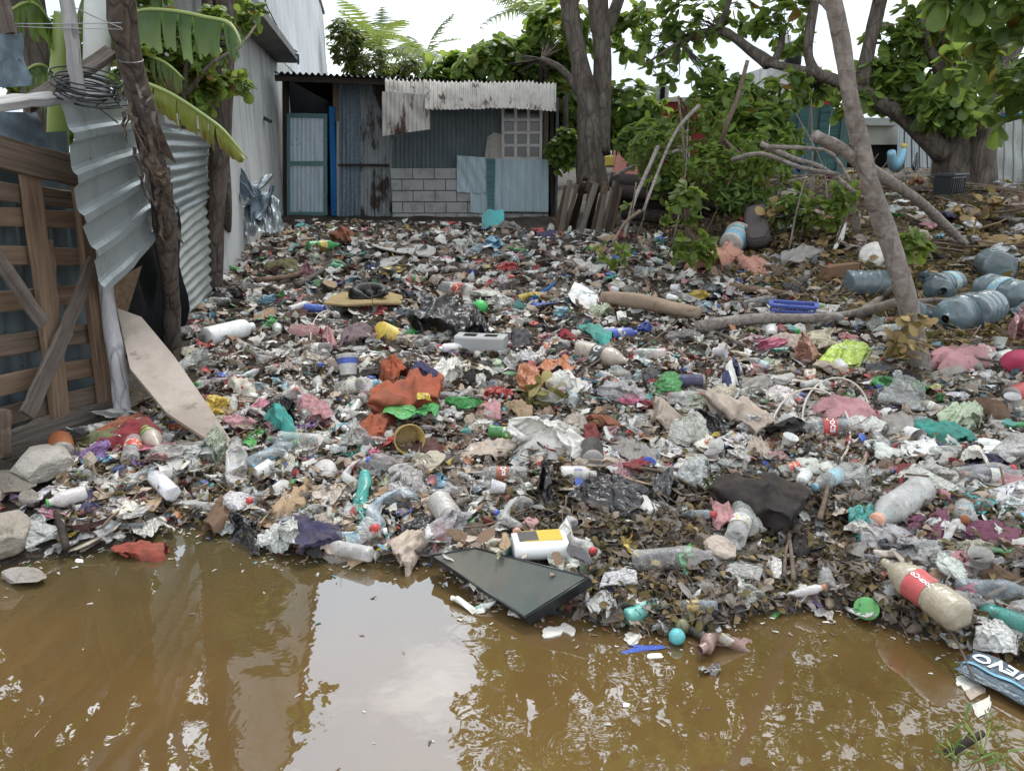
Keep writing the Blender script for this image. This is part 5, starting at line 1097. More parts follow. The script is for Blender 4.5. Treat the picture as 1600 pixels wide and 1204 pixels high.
# ---- cloths and big bags (kind,px,py,w,h,col,ang,label,ref,opts)
def many(rows):
    for r_ in rows:
        k,px,py,w,h,c,ang,lab=r_[:8]; ref=r_[8] if len(r_)>8 else None; kw=r_[9] if len(r_)>9 else {}
        item(k,px,py,w,h,c,ang,lab,ref,**kw)
many([
 ('cloth',640,625,125,80,'burnt orange',12,'burnt orange cloth heaped behind the green wrapper','the orange cloth',dict(v=1,zs=1.0,lift=.03)),
 ('cloth',615,585,62,60,'burnt orange',70,'burnt orange cloth end behind the main orange heap',None,dict(v=4,zs=1.2,lift=.03)),
 ('cloth',590,665,70,44,'burnt orange',20,'burnt orange cloth fold in front of the main orange heap',None,dict(v=2,zs=1.1)),
 ('cloth',665,602,50,22,'navy',-20,'small navy cloth lying over the orange cloth',None,dict(v=3,lift=.12)),
 ('bag',830,600,80,70,'orange',50,'orange plastic heap topped with dry leaves','the orange plastic heap',dict(v=1,zs=1.4,lift=.02,mat='plain_film')),
 ('film',868,578,60,34,'orange',10,'orange film behind the orange plastic heap',None,dict(v=3,lift=.06,mat='plain_film')),
 ('cloth',812,640,46,60,'tan',80,'tan cloth hanging below the orange plastic heap',None,dict(v=5)),
 ('cloth',765,640,38,56,'dusty pink',75,'faded pink cloth between the orange cloth and orange plastic heap',None,dict(v=0)),
 ('heapbag',672,512,70,0,'black',0,'black film edge under the glossy black bag',None,dict(v=2)) if False else ('heapbag',700,505,112,40,'black',5,'glossy black bag spread open in the middle of the rubbish','the glossy black bag',dict(v=0,zs=1.3,lift=.02)),
 ('heapbag',745,520,64,36,'black',-30,'black bag lobe on the near side of the glossy black bag',None,dict(v=3,zs=1.2)),
 ('bag',650,462,66,26,'black',-12,'low black bag right of the sleeping dog','the low black bag',dict(v=4)),
 ('bag',1112,455,42,26,'dark grey',0,'dark grey bag beyond the tan carpet roll',None,dict(v=2)),
 ('bag',945,352,42,34,'dark grey',30,'dark grey bag before the plank bundle','the dark bag by the planks',dict(v=5,zs=1.4)),
 ('heapbag',955,778,140,52,'black',-8,'wide black bag in wet litter behind the yellow torn plastic','the wide black bag',dict(v=1,lift=.01)),
 ('tied',852,762,56,50,'black',40,'tied black bag beside the red and orange labelled bottle','the tied black bag',dict(v=1,zs=.8)),
 ('heapbag',1040,760,64,50,'dark grey',-60,'dark grey film between wide black bag and black cloth',None,dict(v=4)),
 ('cloth',1190,778,160,72,'black',-12,'wide black cloth heap right of the wide black bag','the black cloth heap',dict(v=1,zs=1.1)),
 ('cloth',1245,840,46,80,'black',80,'black cloth tail hanging towards the water',None,dict(v=4)),
 ('heapbag',382,833,66,36,'black',-20,'shiny black bag at the waterline near the ribbed bottle','the shiny black bag',dict(v=2)),
 ('bag',650,815,70,44,'black',10,'black bag lump at the waterline beside red capped bottle',None,dict(v=7,zs=.9)),
 ('tied',590,717,42,38,'pink',0,'crumpled bright pink bag','the bright pink bag',dict(v=0,zs=1.)),
 ('cloth',515,530,52,46,'dusty pink',60,'pink quilted cloth beside the yellow bucket','the pink quilted cloth',dict(v=2,zs=1.2)),
 ('cloth',558,520,56,36,(.16,.11,.13),10,'purple grey cloth between pink quilted cloth and yellow bucket',None,dict(v=6)),
 ('bag',516,770,72,46,'beige',10,'beige knotted bag above the teal bottle','the beige bag',dict(v=3,zs=1.3)),
 ('cloth',455,785,120,34,'tan',35,'long brown dirty cloth strip at the waterline',None,dict(v=8)),
 ('wrap',588,548,46,38,'green',0,'green and white wrapper before the yellow bucket','the green and white wrapper',dict(v=1,zs=.8)),
 ('foil',640,652,86,34,'green',-6,'long green plastic wrapper on the mustard tub','the long green wrapper',dict(v=2,lift=.08,zs=.6)),
 ('foil',663,648,24,14,'yellow',-6,'yellow printed end of the long green wrapper',None,dict(v=4,lift=.14)),
 ('foil',398,682,48,56,'green',40,'green drink wrapper with yellow and white print by the leaning board','the green printed wrapper',dict(v=0,lift=.03,zs=.6)),
 ('foil',630,665,24,0,'green',0,None) if False else ('cloth',888,522,40,26,'dark red',-20,'dark red cloth by the dusty teal cloth',None,dict(v=3)),
 ('tied',852,524,32,24,'dusty pink',0,'dusty pink bag left of the dark red cloth',None,dict(v=2,zs=.9)),
 ('cloth',930,522,66,30,'teal',-15,'dusty teal cloth beyond the beige bottle','the teal cloth',dict(v=5)),
 ('wrap',1050,550,66,36,'turquoise',20,'turquoise and white wrapper beyond the striped cloth','the turquoise wrapper',dict(v=3)),
 ('cloth',1143,588,72,50,'navy',35,'navy cloth with white stripes lying among litter','the striped cloth',dict(v=7,mat='striped_cloth',zs=.9)),
 ('foil',1150,608,44,26,'white',-10,'white sack piece with dark lettering below the striped cloth',None,dict(v=5,lift=.03)),
 ('bag',1280,532,66,46,'cream',0,'round cream cloth bag behind the lime bag','the cream bag',dict(v=0,zs=1.5,mat='cloth')),
 ('heapbag',1320,556,92,40,'lime',8,'bright lime plastic bag beside the slim leaning tree','the lime bag',dict(v=1,mat='plain_film')),
 ('heapbag',1498,662,84,46,'pale green',12,'pale green bag behind the white foam board','the pale green bag',dict(v=3)),
 ('cloth',1462,822,50,66,'plum',110,'plum coloured cloth with upright fold','the plum cloth',dict(v=0,zs=1.6)),
 ('cloth',1550,832,100,46,'plum',-5,'plum coloured cloth pad with stitched edge at the right','the plum pad',dict(v=5,zs=.9)),
 ('cloth',1415,732,62,30,'dark red',35,'crimson cloth behind the big ribbed bottle','the crimson cloth',dict(v=3,zs=1.2)),
 ('cloth',1430,815,60,36,'plum',30,'faded plum cloth behind the plum upright fold',None,dict(v=6)),
 ('tied',1585,530,46,60,'dusty pink',60,'dusty pink bag at the edge beside the water jugs',None,dict(v=1,zs=1.3)),
 ('cloth',1490,560,130,30,'dusty pink',4,'long dusty pink cloth in front of the water jugs',None,dict(v=8)),
 ('cloth',1115,410,90,44,'salmon',5,'salmon cloth beside the yellow cushion','the salmon cloth',dict(v=4,zs=1.3)),
 ('cloth',1168,418,64,26,'salmon',-8,'salmon pink rolled cloth in front of the blue banded bucket',None,dict(v=8,zs=1.4)),
 ('bag',1055,412,36,18,'mustard',0,'flat yellow cushion before the leafy sapling',None,dict(v=0,mat='cloth')),
 ('cloth',1262,402,96,26,'grey',6,'long grey cloth in front of the white carton pieces','the long grey cloth',dict(v=2)),
 ('bag',1275,412,44,24,'dark grey',20,'dark grey bag on the long grey cloth',None,dict(v=1,lift=.05)),
 ('film',1015,458,44,34,'light blue',-60,'white and blue bag beyond the tan carpet roll','the white and blue bag',dict(v=1,mat='printed_film')),
 ('wrap',1057,438,30,24,'dark green',30,'dark green foil beyond the tan carpet roll',None,dict(v=6)),
 ('bag',770,380,42,20,'light blue',-10,'small light blue bag near the shack','the small light blue bag',dict(v=2)),
 ('bag',473,352,26,14,'turquoise',0,'small turquoise bag near the shack door','the small turquoise bag',dict(v=1)),
 ('sponge',535,375,38,34,'rusty brown',0,'rusty brown stuffed lump near the shack','the rusty brown lump',dict(v=0,zs=1.)),
 ('card',630,385,105,34,'pale grey',-6,'wide grey flattened carton near the shack','the wide grey carton',dict(v=1)),
 ('card',620,402,84,24,'pale grey',14,'second grey carton under the wide grey one',None,dict(v=4)),
 ('card',448,410,60,18,'grey',0,'grey flattened carton near the tin fence end',None,dict(v=0)),
 ('bag',616,418,40,14,'yellow',5,'small yellow bag beyond the sleeping dog','the small yellow bag',dict(v=3)),
 ('bag',694,402,26,18,'pink',0,'small pink bag beyond the glossy black bag',None,dict(v=6)),
 ('film',905,468,62,40,'milky',-8,'milky film sheet with teal print beside the white board','the milky printed sheet',dict(v=0,lift=.05)),
 ('card',912,472,52,44,'white',-12,'white and teal printed board among bags','the white and teal board',dict(v=1,lift=.07,tilt=(.35,0),zs=.5)),
 ('card',905,452,86,18,'white',10,'long white sheet behind the white and teal board',None,dict(v=3,zs=.4)),
 ('cloth',1040,655,80,70,'beige',80,'dirt covered ribbed cloth mound in the middle','the dirty cloth mound',dict(v=7)),
 ('cloth',1155,645,150,44,'beige',-28,'long beige cloth draped to the right of the cloth mound','the long beige cloth',dict(v=1)),
 ('heapbag',1105,665,70,26,'black',-8,'black plastic opening under the long beige cloth',None,dict(v=2)),
 ('cloth',1190,700,60,50,'beige',-40,'beige cloth end over the black cloth heap',None,dict(v=3)),
 ('film',1120,745,54,40,'pale green',15,'thin pale green bag beside the black cloth heap',None,dict(v=5)),
 ('cloth',985,705,80,50,'grey',-15,'muddy grey carton and cloth below the dirty mound',None,dict(v=4)),
 ('cloth',1320,640,110,34,'dusty pink',-10,'faded mauve cloth beyond the hose loops',None,dict(v=6)),
 ('cloth',1395,665,70,38,'grey',-14,'grey cloth between the hose loops and pale green bag',None,dict(v=0)),
 ('foil',1240,617,44,16,'red',8,'small red bag beyond the hose loops',None,dict(v=1)),
 ('foil',1330,615,50,40,'green',-40,'green net bag beyond the hose loops','the green net bag',dict(v=7)),
 ('film',1260,655,110,50,'clear',4,'thin clear bag under the hose loops',None,dict(v=2)),
 ('wrap',1247,697,24,28,'blue',80,'blue and silver wrapper inside the hose loops',None,dict(v=2)),
 ('film',300,708,120,60,'clear',10,'large clear bag in the shade under the leaning board','the shaded clear bag',dict(v=4,zs=1.)),
 ('heapbag',335,700,60,60,(.28,.32,.24,.7),-60,'greenish film under the leaning board',None,dict(v=3)),
 ('film',262,655,90,60,(.2,.25,.3,.6),0,'dull bluish film in the dark behind the pale pole',None,dict(v=7)),
 ('cloth',140,775,62,34,'navy',20,'navy cloth under the large crushed bottle by the gate',None,dict(v=2)),
 ('film',238,822,66,34,'pale grey',5,'grey film lying at the waterline by the red object','the grey film at the waterline',dict(v=9,lift=.02)),
 ('card',205,770,90,30,'tan',-6,'brown matted carton under the ribbed bottle at the waterline',None,dict(v=3)),
 ('foam',1440,697,60,42,'white',5,'broken white foam board in front of the pale green bag','the broken white foam',dict(v=0,zs=.5,lift=.03)),
 ('foam',1445,720,26,14,'white',0,'small white foam chip under the broken foam board',None,dict(v=2,zs=.5)),
 ('foam',1560,702,92,44,'white',-12,'flat white foam tray at the right edge','the white foam tray',dict(v=4,zs=.25,lift=.03)),
 ('foam',1545,580,64,30,'white',8,'white plastic sheet piece beside the magenta dish',None,dict(v=1,zs=.4)),
 ('card',1512,770,84,34,'turquoise',-22,'turquoise patterned insole shaped piece','the turquoise patterned piece',dict(v=3,zs=.6,lift=.02)),
 ('foil',992,838,50,44,'yellow',50,'torn yellow plastic piece above the green bag','the torn yellow plastic',dict(v=3,zs=.8,lift=.02)),
 ('foil',1000,798,22,14,'yellow',0,'small yellow plastic scrap behind the torn yellow piece',None,dict(v=6)),
 ('bag',1072,866,60,42,'green',20,'bright green cut bottle half lying like a bag','the bright green plastic',dict(v=0,zs=1.3,mat='bottle_plastic')),
 ('rock',1125,855,56,28,'beige',-18,'pale worn shoe sole shaped lump in black litter',None,dict(v=1,mat='foam',name='shoe_sole',cat='shoe sole')),
 ('film',942,940,54,66,'clear',85,'upright clear bag standing at the waterline by the dark slab','the upright clear bag',dict(v=5,zs=1.6,lift=.03)),
 ('sponge',968,930,34,34,'dark brown',0,'old brown coconut husk beside the upright clear bag','the coconut husk',dict(v=1,name='coconut_husk',cat='coconut')),
 ('foam',865,972,34,16,'off-white',10,'curled white foam cup piece floating by the dark slab',None,dict(v=2,zs=1.3)),
 ('foam',888,968,24,14,'off-white',-30,'small white foam piece floating beside the curled one',None,dict(v=3,zs=1.2)),
 ('bag',990,982,28,22,'off-white',0,'white foam lump floating beside the blue strip',None,dict(v=3,mat='foam',name='foam_piece',cat='foam')),
 ('foil',1012,996,76,14,'blue',2,'blue film strip floating at the waterline','the blue strip',dict(v=1,zs=.4)),
 ('foam',1025,1008,24,8,'white',0,'tiny white foam bit floating before the blue strip',None,dict(v=5)),
 ('foam',1110,967,36,12,'white',-8,'white plastic strip at the waterline beside glass bottle',None,dict(v=4,zs=.6)),
 ('film',1090,922,90,20,'beige',0,'beige carton piece in the mud by the upright clear bag',None,dict(v=6,mat='paper')),
 ('cloth',218,853,86,26,(.26,.03,.018),4,'half sunken red object in the muddy water','the sunken red object',dict(v=5,zs=.9,lift=.0)),
 ('rock',8,842,84,66,(.36,.33,.28),10,'large pale rock at the waterline under the gate','the large pale rock',dict(v=0,zs=1.2)),
 ('rock',36,892,66,26,'grey',0,'flat grey rock in the water before the large pale one',None,dict(v=2,zs=.7)),
 ('rock',66,726,96,40,(.42,.40,.36),15,'big whitish plaster lump under the pallet gate','the plaster lump',dict(v=3,zs=1.2)),
 ('rock',45,775,34,28,'grey',0,'round grey rock below the plaster lump',None,dict(v=1)),
 ('rock',80,790,30,22,'dark grey',0,'dark rock beside the round grey one',None,dict(v=4)),
 ('rock',20,755,70,36,(.12,.11,.09),0,'earthy brown rock under the plaster lump',None,dict(v=2)),
 ('rock',140,715,44,30,'beige',60,'pale stone behind the green capped bottle',None,dict(v=0)),
 ('foam',1310,380,50,34,'off-white',50,'tilted whitish carton piece by the teal marked bucket','the tilted carton',dict(v=1,zs=.7,tilt=(.5,.3),lift=.1)),
 ('foam',1335,372,44,40,'pale grey',110,'whitish funnel shaped piece behind the teal marked bucket',None,dict(v=3,zs=.7,tilt=(-.5,.4),lift=.12)),
 ('cloth',1238,258,90,22,'blue',-4,'crumpled blue tarp before the teal fence','the blue tarp',dict(Y=12.5,v=2,zs=1.4,mat='plain_film',name='tarp',cat='tarp')),
 ('cloth',1090,300,0,0,'black',0,None) if False else ('cloth',978,255,40,16,'grey',0,'bluish grey bag on the log stack behind the twin trunk tree',None,dict(v=1,zs=2,lift=.5)),
 ('foil',1385,240,46,34,'dark green',30,'dark green net heap beside the toy rocker',None,dict(Y=11.5,v=2,zs=2.)),
 ('heapbag',1430,262,60,22,'dark grey',8,'dark grey bag beside the toy rocker',None,dict(Y=11,v=1,zs=1.6)),
 ('paper',760,362,0,0,'white',0,None) if False else ('foam',1412,286,26,24,'white',70,'white plastic container on the far mound',None,dict(v=0,zs=1.4)),
 ('cloth',855,365,30,10,'navy',0,'small navy cloth at the foot of the shack corner',None,dict(v=0)),
 ('film',1190,445,50,22,'off-white',10,'whitish film before the long grey cloth',None,dict(v=1)),
 ('heapbag',1090,905,0,0,'black',0,None) if False else ('film',1290,945,40,18,'pale grey',-20,'grey film at the waterline beside the big crushed bottle',None,dict(v=3)),
 ('heapbag',1450,865,120,40,'clear',-4,'clear film lying in leaf litter left of the plum pad','the clear film sheet',dict(v=0)),
 ('film',1350,870,90,40,'clear',-10,'clear crushed film in front of the big ribbed bottle',None,dict(v=8)),
 ('tied',1282,828,44,34,'clear',0,'small clear bag of water beside the black cloth tail',None,dict(v=2,zs=.8)),
 ('film',1450,600,60,20,(.6,.62,.2),-10,'pale yellow film beyond the pale green bag',None,dict(v=3)),
 ('cloth',1375,575,44,24,'dark grey',-10,'dark cap shaped cloth at the foot of the slim leaning tree',None,dict(v=2)),
 ('cloth',1420,585,50,26,'black',-20,'black shoe shaped cloth with pink trim beside the leaning tree',None,dict(v=1)),
 ('card',770,353,34,22,'turquoise',0,'teal blue board leaning on the block wall','the teal board',dict(v=0,tilt=(1.1,0),lift=.08,zs=.6,name='board',cat='board')),
 ('foam',990,338,0,0,'white',0,None) if False else ('bag',985,345,30,20,'off-white',0,'whitish bag beside the dark bag by the planks',None,dict(v=6)),
 ('heapbag',700,590,56,40,'off-white',20,'off-white bag beyond the orange cloth',None,dict(v=3,zs=1.2)),
 ('bag',680,565,40,26,'cream',0,'round pale melon like bag beyond the orange cloth',None,dict(v=6)),
 ('bag',745,572,60,24,'cream',-10,'pale cream foam bag right of the round pale bag',None,dict(v=9)),
 ('heapbag',850,700,130,40,'off-white',0,'long dirty white bag crossing beside the upright plank','the long dirty white bag',dict(v=2)),
 ('film',845,680,90,34,'milky',0,'milky crushed film behind the long dirty white bag',None,dict(v=10)),
 ('cloth',760,700,90,30,'beige',12,'beige cloth behind the upright plank',None,dict(v=4)),
 ('foam',355,770,46,30,'white',-20,'white foam cup piece at the ribbed bottle end',None,dict(v=5,zs=1.2)),
 ('foil',600,745,0,0,'red',0,None) if False else ('wrap',492,672,36,20,'red',-10,'red label scrap on clear film near the orange cloth',None,dict(v=4)),
 ('wrap',345,578,34,16,'blue',-5,'blue and white wrapper left of the whitish container',None,dict(v=1)),
 ('film',450,545,60,34,'clear',20,'silvery foil film left of the pink quilted cloth',None,dict(v=2)),
 ('foil',430,590,70,22,'light blue',-35,'light blue torn plastic left of the pepsi style cup'.replace('pepsi style','blue banded white'),None,dict(v=0)),
])
# rigid one-off things
def rigid(name,px,py,parts,ang,label,cat,ref=None,lift=0.,tilt=(0,0),cov=30,sc_=None,Y=None):
    p,s=fr(px,py,.02)
    if Y: p=at(px,py,Y); s=depth(p)/FPX
    yaw,_=yaw_len(px,py,ang,10,p,s); s=sc_ or s; Mx=T(p+Vector((0,0,lift-.02)),(tilt[0],tilt[1],yaw),s)
    o=None
    for (pn,me,c) in parts:
        if o is None: o=put(name,me,None,Mx,col4(c))
        else: put(pn,me,o,Mx,col4(c))
    nm(o,label,cat,GRP.get(name),ref,p); PLACED.append((px,py,cov,cov*.7)); return o
def bx_(sx,sy,sz,c=(0,0,0),bev=1.,nx=3,j=0.): return box(sx,sy,sz,c,j,bev,nx)
# white foam cooler box with yellow label
V,F=bx_(84,56,30,(0,0,16),9,6,.6); lidm=pymesh('label',*bx_(60,34,1.2,(4,4,31.8),.3),'paper'); blk_=pymesh('label',*bx_(30,30,1.4,(-18,4,32),.3),'paper')
o=rigid('plastic_canister',843,878,[('b',pymesh('plastic_canister',V,F,'hard_plastic',True),'white'),('label',lidm,'yellow'),('label',blk_,'dark grey')],4,'white canister with black and yellow label lying on the dark slab','canister','the white canister',.05,cov=46)
# dark slab: flat screen lying face up
qs=[(672,868),(742,856),(928,914),(822,966)]; P=[atz(x,y,z) for (x,y),z in zip(qs,(.08,.13,.12,.045))]; n=(P[1]-P[0]).cross(P[3]-P[0]).normalized(); n=n if n.z>0 else -n
c0=P[0]; P=[q-n*((q-c0).dot(n)) for q in P]
scr=put('old_screen',pymesh('old_screen',*slab([q-n*.045 for q in P],.045,n),'tv_black')); cen=sum(P,Vector())/4
inn=[cen+(q-cen)*.95 for q in P]; put('screen_glass',pymesh('screen_glass',*slab(inn,.003,n),'screen_film'),scr,None,(.035,.055,.05,1))
for i in range(4):
    a_,b_=P[i],P[(i+1)%4]; put('bezel',pymesh('bezel',*tube([a_*.985+cen*.015+n*.002,b_*.985+cen*.015+n*.002],.004,6),'tv_black',True),scr)
nm(scr,'dark flat slab like an old screen half in the muddy water','screen',None,'the dark slab',cen); PLACED.append((800,912,70,34))
# concrete block with holes
V,F=bx_(78,34,26,(0,0,13),2,4,.5); hol=MBk().add(bx_(18,22,1,(-16,0,26.2),.2)).add(bx_(18,22,1,(14,0,26.2),.2))
rigid('concrete_block',752,545,[('b',pymesh('concrete_block',V,F,'block'),'grey')]+[('hole_shade',pymesh('hole_shade',*bx_(20,16,1,(x,0,26.1),.2),'black'),'black') for x in (-17,16)],-3,'pale hollow concrete block beyond the off-white bag','concrete block','the concrete block',cov=40)  # flat black plates paint the shade of the block's openings
# blue crate
cr=MBk()
for (sx_,sy_,cx,cy_) in ((64,3,0,-18),(64,3,0,18),(3,36,-32,0),(3,36,32,0)):
    for k in range(4): cr.add(bx_(sx_,sy_,3,(cx,cy_,2+k*6.5),.4))
    nn=11 if sx_>10 else 6
    for k in range(nn):
        t=(k/(nn-1)-.5); cr.add(bx_(2,2,24,(cx+(t*62 if sx_>10 else 0),cy_+(t*34 if sx_<10 else 0),12),.3,1))
cr.add(bx_(66,6,3,(0,-19,24),.4)).add(bx_(66,6,3,(0,19,24),.4)).add(bx_(6,40,3,(-33,0,24),.4)).add(bx_(6,40,3,(33,0,24),.4)); cr.add(bx_(64,36,2,(0,0,1),.3))
rigid('crate',1238,495,[('c',cr.mesh('crate','hard_plastic'),'blue')],-4,'blue lattice plastic crate beside the fallen log','crate','the blue crate',cov=34)
# grey sofa cushion
V,F=ICO[4]; P=np.sign(V)*np.abs(V)**.45*np.array([46,18,11]); P[:,2]+=1.2*np.sin(P[:,0]*.5)*(P[:,2]>6); 
rigid('cushion',1182,385,[('c',pymesh('cushion',P+np.array([0,0,11]),F,'cloth',True),(.085,.075,.085)),('piping',pymesh('piping',*tube([(46*math.cos(a),18*math.copysign(abs(math.sin(a))**.5,math.sin(a)),22) for a in np.linspace(0,2*PI,30)],.8,5),'cloth'),'black')],-50,'dark grey upright sofa cushion leaning behind salmon cloth','cushion','the grey cushion',.2,(.2,.55),46)
# brown box board, black crate on the mound
V,F=bx_(80,14,22,(0,0,12),1,4,.8); rigid('brown_box',1310,436,[('b',pymesh('brown_box',V,F,'carton'),(.22,.11,.06))],8,'long brown box behind the lying water jug','box','the long brown box',.02,cov=40)
V,F=bx_(64,26,28,(0,0,14),2,4,.6); V2,F2=bx_(68,30,3,(0,0,29),1)
o=rigid('black_crate',1482,300,[('b',pymesh('black_crate',V,F,'tv_black'),'black'),('rim',pymesh('rim',*bx_(70,32,3.5,(0,0,29),1),'dark_metal'),'black')],6,'black rectangular crate on the far mound before the massive tree','crate','the black crate',.0,cov=36,Y=10.5)
for k in range(7): put('rib',pymesh('rib',*bx_(1.6,1.5,22,(-27+9*k,-13.6,13),.3,1),'dark_metal'),o,o.matrix_basis)
# toy rocker behind
pts=[(-42,0,26),(-30,0,12),(-12,0,4),(6,0,5),(22,0,14),(30,0,30)]
rigid('toy_slide',1400,262,[('b',pymesh('toy_slide',*tube(pts,[6,7,8,8,7,5],10,0,1,sub=3),'hard_plastic',True),'light blue'),('grip',pymesh('grip',*tube([(28,0,34),(38,0,36)],4,8),'hard_plastic',True),'yellow'),('foot',pymesh('foot',*tube([(10,0,-2),(34,0,4)],4,8),'hard_plastic',True),'yellow')],4,'curved light blue and yellow toy behind the slim leaning tree','toy','the blue and yellow toy',.0,cov=36,Y=11)
V,F=bx_(14,10,16,(0,0,8),2); rigid('yellow_box',952,258,[('b',pymesh('yellow_box',V,F,'hard_plastic'),'yellow')],0,'small yellow box beside the twin trunk tree base','box',None,.0,cov=6,Y=12.9)
# tan carpet roll
p0=ground(940,482)+Vector((0,0,.10)); p1=ground(1092,508)+Vector((0,0,.10))
V,F=tube([p0,(p0*.6+p1*.4)+Vector((0,.02,.02)),p1*.8+p0*.2,p1],[.055,.065,.06,.045],16,.1,3,sub=4); o=put('carpet_roll',pymesh('carpet_roll',V,F,'cloth',True),None,None,col4((.33,.24,.17))); nm(o,'long tan rolled carpet lying behind the teal cloth','carpet roll',None,'the tan carpet roll',(p0+p1)/2); PLACED.append((1015,495,75,16))
# balls, caps
def ball(px,py,w,c,lab,ref=None,name='ball',sq=1.,lift=0.):
    p,s=fr(px,py,.03); V,F=ICO[3]; r=w*s/2; o=put(name,pymesh(name,V*(1+.03*nz(V,4,int(px)))[:,None],F,'hard_plastic',True),None,T(p+Vector((0,0,-.03+r*.9*sq+lift)),(0,0,0),(r,r,r*sq)),col4(c)); nm(o,lab,'ball',None,ref,p); PLACED.append((px,py,w/2,w/2))
ball(1058,992,26,'turquoise','sky blue ball floating at the waterline','the sky blue ball'); ball(1066,975,24,'olive','olive ball behind the sky blue ball'); ball(750,484,25,(.02,.55,.10),'bright green plastic ball beyond the concrete block','the green ball',sq=.9); ball(210,660,10,'orange','small orange ball at the foot of the pale pole'); ball(1500,740,12,'mustard','small mustard ball behind the turquoise patterned piece')
# magenta dish, small vessels
vessel('bowl',1590,582,48,120,BOWL,'magenta','magenta plastic dish at the right edge','bowl','the magenta dish',tilt=1.1)
vessel('plastic_cup',545,590,36,95,CUP,'milky','white cup with blue band and lettering before the pink quilted cloth','cup','the blue banded cup',tilt=.45,bands=[(.95,1.45,'blue')],lift=.02)
vessel('plastic_tub',505,738,40,40,[(.8,0),(.95,.1),(1,.9),(1.02,1)],'pale grey','grey tub seen from its base beside the beige bag','tub','the grey tub',tilt=2.5,lift=.02)
vessel('plastic_tub',350,628,28,30,[(.8,0),(.95,.1),(1,.8),(1.02,.9)],'beige','beige round lid behind the green printed wrapper','tub',None,tilt=2.4)
vessel('plastic_cup',1020,805,34,150,CUP,'off-white','crushed off-white cup in wet black litter','cup',None,tilt=1.4)
vessel('plastic_cup',400,742,30,20,CUP,'milky','milky cup between the clear bottles near the leaning board','cup',None,tilt=1.5)
vessel('plastic_tub',1055,932,32,90,[(.9,0),(1,.1),(1,.5),(1.02,.52)],'black','black round tub lid with white bit at the waterline','tub',None,tilt=.25)
def can(px,py,w,ang,c,lab,top='grey',v=0,text=None,tcol=(.85,.85,.85),tsize=.3,name='drink_can',ratio=.27):
    p,s=fr(px,py,.03); yaw,L=yaw_len(px,py,ang,w,p,s); L=min(L,.2)
    pr=[(.0005,-.5),(.8,-.5),(.85,-.49),(1,-.45),(1,.42),(.84,.48),(.84,.5),(.78,.5),(.76,.47),(.0005,.47)]
    V,F=lathe([(a*ratio,b) for a,b in pr],24,'x'); P=np.array(V); 
    Mx=T(p+Vector((0,0,-.03+ratio*L)),(0,0,yaw),L); o=put(name,pymesh(name,P,F,'can_metal',True),None,Mx,col4(top)); 
    w_=put('label',pymesh('label',*lathe([(ratio*1.01,-.44),(ratio*1.01,.41)],24,'x'),'can_metal',True),o,Mx,col4(c))
    if text:
        V,F=text_mesh(text,tsize,bold=.004); Rb=ratio*1.03; put('lettering',pymesh('lettering',[(q.x,Rb*math.cos(1.9+q.y/Rb),Rb*math.sin(1.9+q.y/Rb)) for q in V],F,'lettering'),w_,Mx,(*tcol,1))
    nm(o,lab,'can',GRP.get(name)); PLACED.append((px,py,w*.5,w*.3))
can(682,487,40,70,'red','red soft drink can with white script near the glossy black bag',text='Coca',tsize=.34); can(840,845,38,0,'red','red labelled tin behind the white canister',text='CREMA',tsize=.2,tcol=(.7,.6,.2)); can(1078,600,44,0,'navy','dark blue can left of the striped cloth'); can(696,806,48,-55,'pale grey','dented grey can before the upright plank'); can(1100,640,0.1,0,'navy','x') if False else None
can(97,705,40,100,'orange','orange, red and blue can standing by the plaster lump'); can(1482,648,0.1,0,'red','x') if False else None; can(1590,620,34,20,'red','red can at the right edge beyond the green bottle'); can(925,715,40,95,'black','black ribbed spring shaped can below the muddy cloth'); can(345,522,0.1,0,'x','x') if False else None
# jugs
for row in [(1362,457,80,0,'lying water jug behind the slim leaning tree',0),(1462,462,74,-40,'water jug with blue label right of the slim leaning tree',1),(1549,428,66,150,'water jug alone at the back of the group',0),(1495,510,70,-160,'water jug showing its round base',0),(1532,502,66,20,'water jug between the two round bases',0),(1570,478,92,-15,'large water jug with wide blue label at the edge',0),(1585,505,60,10,'nearest water jug at the right edge',1),(1480,455,40,10,'half hidden water jug behind the blue labelled one',0),(1440,500,50,200,'small part of a water jug beside the tree foot',1)]:
    px,py,w,ang,lab,v=row; bottle('jug',px,py,w,ang,(.085,.15,.18,.86),None,'light blue' if 'label' in lab else None,'dusty blue '+lab,'the water jugs' if px==1532 else None,v=v,name='water_jug')
